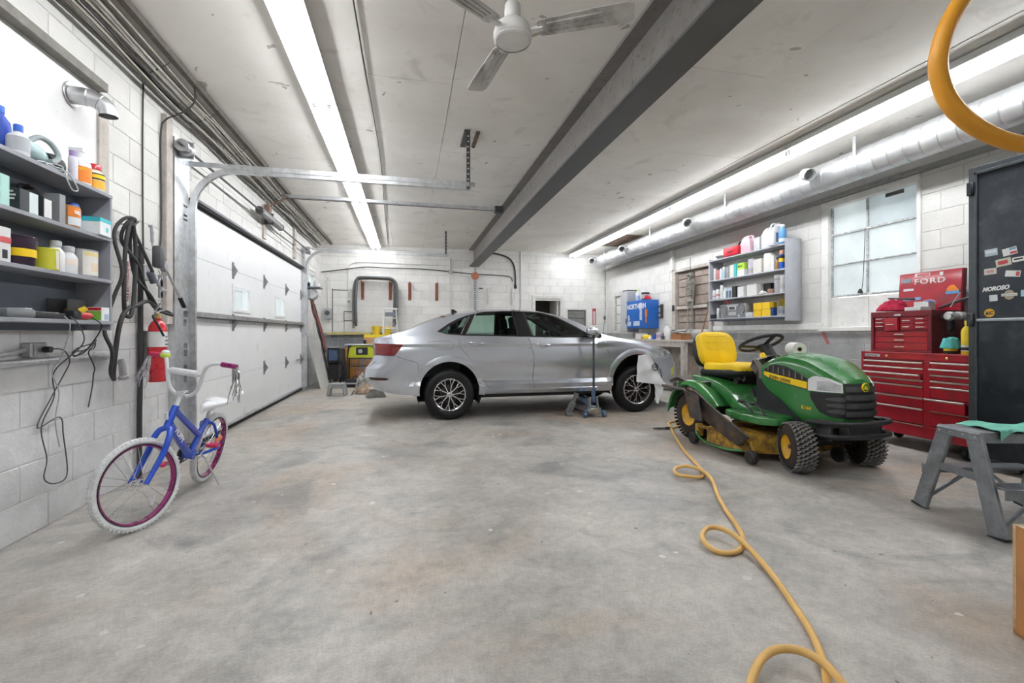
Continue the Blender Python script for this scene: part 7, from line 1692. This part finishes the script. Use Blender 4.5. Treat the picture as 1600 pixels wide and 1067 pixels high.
spray('white spray can with red spots at the far end of the third board', P_(6.86,2,5.15), .033, .16, col((.62,.62,.64)), col((.72,.70,.70)), q3, (.0336,.05,.07,col((.55,.25,.22)))); spray('second white spray can from the far end of the third board', P_(6.77,2,5.15), .033, .17, col((.66,.64,.64)), 'white_plastic', q3, (.0336,.06,.09,col((.5,.22,.2))))
spray('tall white spray can beside the short pair on the third board', P_(6.67,2,5.15), .030, .23, col((.70,.71,.70)), 'white_plastic', q3)
bottle('white_bottle', 'white bottle left of the blue box on the third board', P_(6.595,2,5.15), .03, .19, 'white_plastic', 'white_plastic', None, q3)
carton('blue_box', 'pale blue carton with dark bottles printed on the third board', P_(6.48,2), (.12,.15,.17), col((.46,.56,.64)), 0, q3, (('-x',.08,.45,.05,.7,col((.12,.15,.2))),('-x',.55,.9,.05,.7,col((.14,.18,.24)))))
carton('black_case', 'black case in the middle of the third board', P_(6.345,2), (.14,.09,.18), 'black_plastic', 0, q3, flap=False)
carton('white_box', 'white box right of the black case on the third board', P_(6.205,2), (.13,.13,.16), col((.74,.74,.74)), 0, q3)
carton('white_box', 'wide white box with loose papers on the third board', P_(5.96,2), (.14,.20,.17), col((.73,.72,.69)), 0, q3)
carton('black_case', 'small black box behind the papers on the third board', P_(5.76,2,5.27), (.10,.13,.17), 'black_plastic', 0, q3, flap=False)
heap('paper_scraps', 'loose white papers and parts on the third board', 'papers', (5.16,5.775,RZ[2]+.011), .05,.06,.05, col((.68,.66,.64), .8, .3), 51, 12)
lathe_thing('tape_roll', 'brown tape roll near the grey tins on the third board', 'tape', P_(5.625,2,5.17), [(0,0),(.045,0),(.048,.02),(.048,.06),(.04,.07),(0,.07)], col((.30,.16,.12)), None, None, q3)
can('paint_tin', 'lower grey tin of the pair near the rounded end', P_(5.505,2), .062, .16, col((.48,.47,.50)), None, None, q3); can('paint_tin', 'upper grey tin stacked on the other near the rounded end', (SXX,5.505,RZ[2]+.1615), .062, .10, col((.55,.55,.57)), (.0626,.02,.05,col((.30,.30,.32))), None, q3)
can('paint_tin', 'white patterned tin at the rounded end of the third board', P_(5.395,2,5.16), .045, .24, col((.66,.66,.66)), (.0456,.05,.12,col((.45,.45,.46))), None, q3)
carton('black_case', 'small black block at the far end of the bottom board', P_(6.83,3,5.14), (.10,.12,.07), 'black_plastic', 0, q4, flap=False)
spray('silver spray can left of the grey radio on the bottom board', P_(6.73,3,5.13), .030, .17, 'galv', 'white_plastic', q4)
bx_ = thing('radio', 'grey portable stereo with two round speakers on the bottom board', 'radio', P_(6.38,3), 0, q4); M('radio_grey', (.30,.31,.32), .45, .2, .1)
MB().bx(-.07,.07,-.30,.30,0,.22).build('case', 'radio_grey', bx_, bevel=.02, seg=2)
for y in (-.20,.20): MB().lathe([(0,0),(.085,0),(.090,.012),(.080,.014),(.070,.004),(0,.006)], 26, (-.07,y,.125), (-1,0,0)).xf(Matrix.Translation((0,y,0)) @ Matrix.Diagonal((1,.9,1.05,1)) @ Matrix.Translation((0,-y,0))).build('speaker', col((.20,.20,.205), .7), bx_); MB().lathe([(0,0),(.028,0),(.024,.01),(0,.01)], 14, (-.07,y+.04,.031), (-1,0,0)).build('control_dial', 'galv', bx_)
MB().bx(-.080,-.07,-.09,.09,.12,.19).bx(-.078,-.07,-.085,.085,.04,.09).build('tape_deck', 'galv', bx_, bevel=.006); MB().bx(-.083,-.079,-.06,.06,.135,.175).build('display', 'dark_steel', bx_)
tag(MB().box((0,0,.02),(.03,.09,.04)).box((0,.03,-.0),(.02,.02,.06)).build('red_clamp', 'red_gloss', None, (SXX,6.60,RZ[3]+.2505), bevel=.006), 'red clamp lying on top of the grey stereo', 'clamp', q4)
carton('parts_tray', 'flat pale parts tray right of the stereo', P_(5.995,3,5.16), (.12,.14,.07), col((.55,.56,.60)), 0, q4, flap=False, cat='tray'); carton('cardboard_box', 'brown box above the flat parts tray', P_(6.0,3,5.29), (.10,.14,.15), 'cardboard', 0, q4)
yb = M('yellow_box', (.80,.52,.02), .5, 0, .06)
for y, zk, l in ((5.83,0,'lower far yellow box'),(5.66,0,'lower near yellow box'),(5.83,1,'upper far yellow box'),(5.66,1,'upper near yellow box')):
    carton('yellow_box', l+' of the four stacked on the bottom board', (5.17,y,RZ[3]+.0005+zk*.1022), (.12,.155,.10), 'yellow_box', R((-3,2,4,-5)[zk*2+(y < 5.7)]), q4)
carton('yellow_box', 'dull yellow box at the back corner of the bottom board', (5.30,5.47,RZ[3]+.0005), (.11,.20,.24), M('yellow_dull', (.50,.34,.03), .6), 0, q4)
carton('blue_book', 'narrow navy blue box beside the yellow boxes', P_(5.535,3,5.14), (.09,.05,.12), col((.03,.07,.25)), 0, q4, flap=False); can('oil_tin', 'grey round tin at the rounded end of the bottom board', P_(5.425,3,5.16), .058, .13, col((.42,.42,.40)), (.0586,.03,.08,col((.25,.28,.36))), None, q4)
# red tag hanging on the wall under the shelf
t = thing('red_tag', 'faded red paper tag stuck crooked on the wall under the window', 'tag', (XR-.004, 4.93, 1.062)); MB().box((-.003,0,0),(.003,.045,.17),(R(-28),0,0)).build('paper', col((.40,.12,.13), .7), t)
# ================================================================== SPIRAL DUCT
def duct_mat():
    m, nt, b = newmat('duct_metal')
    tc = nd(nt, 'ShaderNodeTexCoord').outputs['Object']; f = noise(nt, tc, 4, 5)
    nt.links.new(ramp(nt, [(.3, (.52,.53,.54)), (.7, (.68,.69,.70))], f), b.inputs['Base Color']); b.inputs['Metallic'].default_value = .75
    nt.links.new(ramp(nt, [(.3, .42), (.7, .55)], f), b.inputs['Roughness'])
duct_mat()
DCX, DCZ, DR_ = 4.97, 3.03, .165
du = thing('air_duct', 'long spiral galvanised air duct hung along the right wall near the ceiling', 'duct', (DCX, 0, DCZ))
MB().cyl((0,-1.6,0),(0,11.30,0),DR_,n=36).build('pipe', 'duct_metal', du, angle=60)
hx = []
n_ = 20; turns = 84
for i in range(n_*turns): a = 2*PI*i/n_; hx.append((DR_*1.002*math.cos(a), -1.55+12.8*i/(n_*turns), DR_*1.002*math.sin(a)))
MB().tube(hx, .006, 4).build('spiral_seam', 'galv', du, angle=70)
for y in (1.4,7.0,10.2): MB().lathe([(DR_,-.03),(DR_+.006,-.025),(DR_+.006,.025),(DR_,.03)], 30, (0,y,0), (0,1,0), False).build('joint_band', 'duct_metal', du)
def outlet(y):
    q = [Vector((-DR_*.8, y, .02)), Vector((-DR_-.05, y-.005, .03)), Vector((-DR_-.095, y-.03, .025)), Vector((-DR_-.12, y-.075, .0)), Vector((-DR_-.135, y-.13, -.02))]
    pts = smooth_path(q, 4); d = (pts[-1]-pts[-2]).normalized()
    MB().tube(pts, .066, 20, caps=False).build('outlet', 'duct_metal', du, angle=60)
    MB().lathe([(.064,-.02),(.073,-.015),(.075,.0),(.066,.004)], 22, pts[-1], d, False).build('outlet_collar', 'duct_metal', du)
    MB().lathe([(.066,-.008),(.074,0),(.066,.008)], 22, pts[5], (pts[6]-pts[4]).normalized(), False).build('outlet_collar', 'duct_metal', du)
for y in (4.62, 7.05, 9.5, 11.2): outlet(y)
for y in (2.45, 4.05, 6.15, 8.4, 10.6): MB().tube([(DR_*.9*math.cos(a)-.0,y,(DR_+.003)*math.sin(a)) for a in []]+[Vector((-(DR_+.003)*math.cos(R(q)),y,-(DR_+.003)*math.sin(R(q)))) for q in range(-90,181,15)], .006, 4).bx(-DR_-.006,-DR_+.004,y-.018,y+.018,-.02,ZC-DCZ-.004).build('hanger_strap', 'galv', du)
tag(MB().bx(4.47,5.1,9.2,10.5,-.008,0).build('ceiling_patch', M('burnt', (.16,.11,.08), .85, 0, .5, 4), None, (0,0,ZC-.0045)), 'brown burnt board patch on the ceiling beside the air duct', 'board')
# ================================================================== CEILING FAN
M('fan_white', (.78,.77,.75), .45, 0, .06, 6); M('fan_blade', (.60,.58,.56), .55, 0, .18, 9, dirt=(.25,.23,.22), dirt_amt=.35, dirt_scale=7)
fn = thing('ceiling_fan', 'white three-blade ceiling fan with dusty blades hanging near the beam', 'fan', (.60, 2.60, 2.83))
MB().cyl((0,0,.2),(0,0,ZC-2.83-.004),.013,n=10).build('down_rod', 'fan_white', fn)
MB().lathe([(0,.12),(.042,.12),(.048,.16),(.046,.21),(.03,.235),(0,.24)], 20).build('canopy', 'fan_white', fn)
MB().lathe([(.0,-.012),(.06,-.010),(.098,.0),(.112,.018),(.112,.05),(.10,.085),(.06,.12),(0,.122)], 32).build('motor', 'fan_white', fn, angle=30)
MB().lathe([(.100,-.005),(.110,.002),(.106,.012),(.098,.004)], 32, caps=False).build('trim_ring', 'fan_white', fn)
for k, a in enumerate((-28, 100, 213)):
    u = Vector((math.cos(R(a)), math.sin(R(a)), 0)); v = Vector((-u.y, u.x, 0)); tl = R(-9)
    v2 = v*math.cos(tl)+Vector((0,0,1))*math.sin(tl)
    pr = [(.15,-.045),(.17,-.058),(.55,-.072),(.66,-.070),(.69,-.05),(.69,.05),(.66,.07),(.55,.072),(.17,.058),(.15,.045)]
    bl_ = MB().prism(pr, .006, Vector((0,0,.05)), u, v2).build('blade', 'fan_blade', fn, bevel=.002)
    MB().bar(u*.09+Vector((0,0,.05)), u*.18+Vector((0,0,.05)), .03, .014).build('blade_arm', 'fan_white', fn)
    for s in (-.030, 0, .030): MB().bar(u*.21+v2*s+Vector((0,0,.0475)), u*.52+v2*s*1.2+Vector((0,0,.0475)), .010, .010).build('stiffening_rib', 'fan_blade', bl_)
# ceiling conduit and fixings
tag(MB().tube(smooth_path([(-.35,-1.0,ZC-.012),(-.345,3.2,ZC-.012),(-.33,5.9,ZC-.012),(-.40,8.5,ZC-.012),(-.46,11.4,ZC-.012)], 8), .0055, 6).build('ceiling_wire', 'cable_dark'), 'dark wire clipped along the ceiling right of the light row', 'wire')
t = thing('ceiling_bracket', 'short rusty bracket bolted to the ceiling beside the fan', 'bracket', (.74, 5.05, ZC-.004)); MB().bx(-.02,.02,-.20,.20,-.02,0).build('bar', 'rusty', t)
for y in (-.18,.18): MB().cyl((0,y,-.02),(0,y,-.03),.012,n=8).build('bolt', 'dark_steel', t)
# ================================================================== AIR HOSES
M('hose_yellow', (.74,.46,.15), .5, 0, .08, 10); M('hose_orange', (.80,.36,.03), .4, 0, .06)
HZ = .0145
hp_ = [(3.008,4.761),(3.204,4.90),(3.35,5.05),(3.27,5.12),(3.112,5.008),(2.949,4.667),(2.584,3.915),(2.408,3.462),(2.301,3.208),(2.209,3.095),(2.08,3.077),(2.026,3.153),(2.091,3.256),(2.217,3.279),(2.254,3.15),(2.217,2.984),(2.058,2.704),(1.928,2.45),(1.844,2.257),(1.754,2.103),(1.663,2.013),(1.581,1.99),(1.525,2.023),(1.517,2.104),(1.558,2.172),(1.627,2.213),(1.687,2.174),(1.695,2.056),(1.674,1.915),(1.614,1.731),(1.533,1.551),(1.461,1.404),(1.376,1.276),(1.295,1.181),(1.18,1.07),(1.04,1.02),(.97,1.08),(1.0,1.168),(1.06,1.232),(1.15,1.292),(1.228,1.309),(1.292,1.281),(1.319,1.221),(1.31,1.156),(1.283,1.05),(1.25,.9),(1.2,.6)]
up_ = {10:.018,11:.02,12:.03,13:.03,14:.028,15:.014, 23:.012,24:.02,25:.03,26:.032,27:.028,28:.01, 38:.012,39:.022,40:.03,41:.034,42:.034,43:.03,44:.015}
ah = thing('air_hose', 'tan yellow air hose looping across the floor beside the lawn tractor', 'hose', (3.008, 4.761, 0))
MB().tube(smooth_path([(x-3.008,y-4.761,HZ+up_.get(i,0)) for i,(x,y) in enumerate(hp_)], 7), .0135, 10).build('hose', 'hose_yellow', ah, angle=70)
d_ = Vector((2.79-3.008,4.812-4.761,0)); MB().tube([Vector((0,0,HZ)),Vector((0,0,HZ))+d_*.35], .016, 10).build('hose_sleeve', 'black_rubber', ah); MB().tube([Vector((0,0,HZ))+d_*.35,Vector((0,0,HZ))+d_*.7,Vector((0,0,HZ))+d_], [.012,.013,.008], 8).build('coupling', 'dark_steel', ah)
hh = thing('hanging_hose', 'bright orange-yellow air hose looping down from an overhead reel', 'hose', (1.10, .58, 1.44))
hg = [(1.02,.57,2.6),(1.01,.57,2.2),(.985,.575,1.90),(.966,.579,1.757),(.926,.588,1.692),(.899,.594,1.642),(.886,.597,1.587),(.893,.596,1.543),(.912,.591,1.507),(.944,.584,1.478),(.987,.574,1.455),(1.03,.564,1.444),(1.083,.552,1.441),(1.16,.54,1.46),(1.22,.53,1.55),(1.24,.53,1.8),(1.22,.54,2.2),(1.18,.55,2.6)]
MB().tube(smooth_path([(x-1.10,y-.58,z-1.44) for x,y,z in hg], 7), .0135, 12).build('hose', 'hose_orange', hh, angle=70)
MB().lathe([(0,-.07),(.17,-.07),(.18,-.05),(.18,.05),(.17,.07),(0,.07)], 28, (0,-.03,1.30), (0,1,0)).build('reel_drum', 'cab_black', hh); MB().bx(-.05,.05,-.10,.04,1.45,ZC-1.44-.004).build('reel_bracket', 'dark_steel', hh)
# ================================================================== FLOOR JACK UNDER THE CAR
M('jack_blue', (.10,.16,.26), .35, .4, .2, 14)
jk = thing('floor_jack', 'steel trolley jack with upright handle lifting the car front', 'jack', (2.42, 5.68, 0))
for s in (-1, 1):
    MB().bx(s*.085-.008,s*.085+.008,-.03,.55,.06,.13).build('side_plate', 'steel', jk, bevel=.003)
    MB().lathe([(0,-.02),(.038,-.02),(.042,0),(.038,.02),(0,.02)], 16, (s*.135,-.03,.044), (1,0,0)).build('rear_caster', 'jack_blue', jk); MB().bx(s*.09,s*.15,-.06,.0,.065,.10).build('caster_fork', 'jack_blue', jk, bevel=.004)
    MB().lathe([(0,-.02),(.045,-.02),(.045,.02),(0,.02)], 16, (s*.11,.55,.046), (1,0,0)).build('front_wheel', 'dark_steel', jk)
    MB().bar((s*.06,.0,.10),(s*.045,.03,.27),.014,.07,(0,1,0)).build('handle_yoke', 'steel', jk, bevel=.003)
MB().bx(-.085,.085,-.02,.05,.06,.12).bx(-.06,.06,.05,.30,.07,.14).build('pump_body', 'steel', jk, bevel=.008); MB().cyl((0,-.03,.10),(0,-.05,.10),.018,n=10).build('release_valve', 'brass', jk)
MB().bar((0,.10,.13),(0,.52,.245),.09,.03).build('lift_arm', 'jack_blue', jk, bevel=.006); MB().lathe([(0,0),(.05,0),(.06,.02),(.06,.035),(0,.03)], 18, (0,.53,.254)).build('saddle', 'dark_steel', jk)
MB().cyl((0,.02,.20),(0,-.005,.40),.026,n=12).build('handle_socket', 'jack_blue', jk); MB().cyl((0,-.005,.38),(-.01,-.02,1.09),.016,n=12).build('handle', col((.055,.07,.085), .35), jk); MB().cyl((-.01,-.02,1.05),(-.01,-.021,1.10),.019,n=12).build('handle_cap', 'black_rubber', jk)
M('stand_grey', (.22,.225,.23), .5, .6, .2)
js = thing('jack_stand', 'grey steel axle stand tilted on the floor beside the trolley jack', 'jack stand', (2.16, 5.86, 0)); MB().box((0,0,.11),(.09,.05,.17),(0,R(24),0)).build('base', 'stand_grey', js, bevel=.006); MB().box((.055,0,.23),(.035,.035,.12),(0,R(24),0)).build('post', 'stand_grey', js); MB().box((.085,.0,.295),(.07,.03,.025),(0,R(24),0)).build('cradle', 'stand_grey', js, bevel=.004); MB().bx(-.07,.03,-.05,.05,0,.05).build('foot', 'stand_grey', js, bevel=.006)
# white cover hung over the front wheel
M('bag_white', (.80,.81,.83), .45, 0, .05, 6)
cv = thing('wheel_cover_bag', 'white plastic steering wheel cover bag hung in the front wheel arch', 'bag', (3.30, 5.865, .40))
def sheet(c, n1, n2, wav=.012, ph=0):
    (a, b, d, e) = [Vector(q) for q in c]
    def f(u, v):
        p = (a*(1-u)+b*u)*(1-v)+(d*(1-u)+e*u)*v; return p+Vector((0,-.016+wav*(math.sin(7*u+3*v+ph)+.6*math.sin(13*v-4*u+ph)),0))
    return MB().grid(f, n1, n2, .002)
sheet([(-.16,-.0,.04),(.29,.0,-.02),(-.13,.01,.41),(.05,.015,.43)], 22, 18).build('bag', 'bag_white', cv, angle=60)
sheet([(.14,-.004,-.26),(.17,-.004,-.28),(.11,.0,.02),(.285,.0,.02)], 10, 14, .01, 2).build('bag_tail', 'bag_white', cv, angle=60)
MB().lathe([(.040,0),(.052,.002),(.040,.004)], 20, (.115,-.036,.245), (0,-1,0), False).build('printed_ring', 'ink', cv)
text('printed_mark', 'VW', .045, 'ink', cv, (.115,-.040,.228), (1,0,0), (0,0,1), align='CENTER', off=.001)
# ================================================================== ALUMINIUM STEP PLATFORM, RAG, BOX
M('alu_worn', (.27,.29,.315), .42, .75, .25, 9, dirt=(.20,.20,.20), dirt_amt=.4, dirt_scale=10)
sp = thing('step_platform', 'worn aluminium double step platform in front of the black cabinet', 'step platform', (3.21, 2.05, 0), R(-14))
LN, TZ = .62, .555
for x in (0, LN):
    for s in (-1, 1):
        a0, a1 = Vector((x-.02 if x == 0 else x+.02, s*.245, 0)), Vector((x, s*.085, TZ-.01))
        MB().bar(a0, a1, .024, .095, (0,1,0)).build('leg', 'alu_worn', sp, bevel=.004)
        MB().bar(a0+Vector((.0,0,0)), a0+Vector((0,-s*.002,.012)), .03, .105, (0,1,0)).build('foot', 'black_rubber', sp)
    MB().bar((x-.012 if x == 0 else x+.012,-.185,.30),(x-.012 if x == 0 else x+.012,.185,.30),.012,.045).build('end_brace', 'alu_worn', sp, bevel=.004)
    MB().bx(x-.018,x+.018,-.135,.135,TZ-.055,TZ-.005).build('corner_cap', 'alu_worn', sp, bevel=.006)
    for y in (-.11,-.04,.04,.11): MB().lathe([(0,0),(.008,0),(.006,.004),(0,.005)], 8, (x-.018 if x == 0 else x+.018,y,TZ-.03), (-1 if x == 0 else 1,0,0)).build('rivet', 'steel', sp)
MB().bx(-.01,LN+.01,-.13,.13,TZ-.012,TZ).bx(-.01,LN+.01,-.13,-.118,TZ-.06,TZ).bx(-.01,LN+.01,.118,.13,TZ-.06,TZ).build('top_deck', 'alu_worn', sp, bevel=.003)
for s in (-1, 1): MB().bx(0,LN,s*.20-.055,s*.20+.055,.265,.277).bx(0,LN,s*.255-.006,s*.255+.006,.215,.277).build('tread', 'alu_worn', sp, bevel=.003); MB().bar((.30,s*.20,.27),(.02,s*.23,.07),.012,.02).build('strut', 'alu_worn', sp); MB().bar((LN-.30,s*.20,.27),(LN-.02,s*.23,.07),.012,.02).build('strut', 'alu_worn', sp)
rg = thing('green_rag', 'mint green cloth draped over the aluminium step platform', 'rag', (3.40, 2.0, TZ), R(-14)); M('rag_mint', (.16,.46,.36), .9, 0, .15, 14)
def ragf(u, v):
    x = -.10+.42*u; y = -.17+.30*v+.03*math.sin(6*u); z = .010+.008*math.sin(9*u+5*v)+.006*math.cos(11*v)
    if y < -.135: z -= (-.135-y)*1.8; y = -.140
    return (x, y, max(z, .006) if y > -.13 else z)
MB().grid(ragf, 26, 20, .004).build('cloth', 'rag_mint', rg, angle=70)
cbx = thing('cardboard_box', 'open brown cardboard box standing on the floor past the step platform', 'box', (2.215, 1.245, 0), R(-24)); M('carton_brown', (.46,.21,.07), .6, 0, .12, 7)
w_, d_, h_ = .46, .34, .405
MB().bx(0,.006,-d_,0,0,h_).bx(w_-.006,w_,-d_,0,0,h_).bx(0,w_,-d_,-d_+.006,0,h_).bx(0,w_,-.006,0,0,h_).bx(0,w_,-d_,0,0,.006).build('shell', 'carton_brown', cbx)
MB().bx(0.0,w_,-.16,-.002,h_-.004,h_+.002).build('flap', M('carton_tan', (.56,.42,.28), .7, 0, .1), cbx); MB().bx(0.0,w_,-d_+.002,-.17,h_-.004,h_+.002).build('flap', 'carton_tan', cbx)
MB().bx(-.001,.0,-.014,-.0,.02,h_).build('tape', M('clear_tape', (.55,.36,.20), .15, 0, .2, 30, coat=.8), cbx)
text('box_number', '2', .06, 'ink', cbx, (-.0016,-.105,.20), (0,0,1), (0,1,0), off=.001)
tag(MB().box((0,0,.002),(.10,.06,.003)).build('paper_scrap', col((.62,.25,.25), .7), None, (3.22, 3.08, .001), (0,0,R(20))), 'faded red paper scrap on the floor beside the tractor front tyre', 'paper')
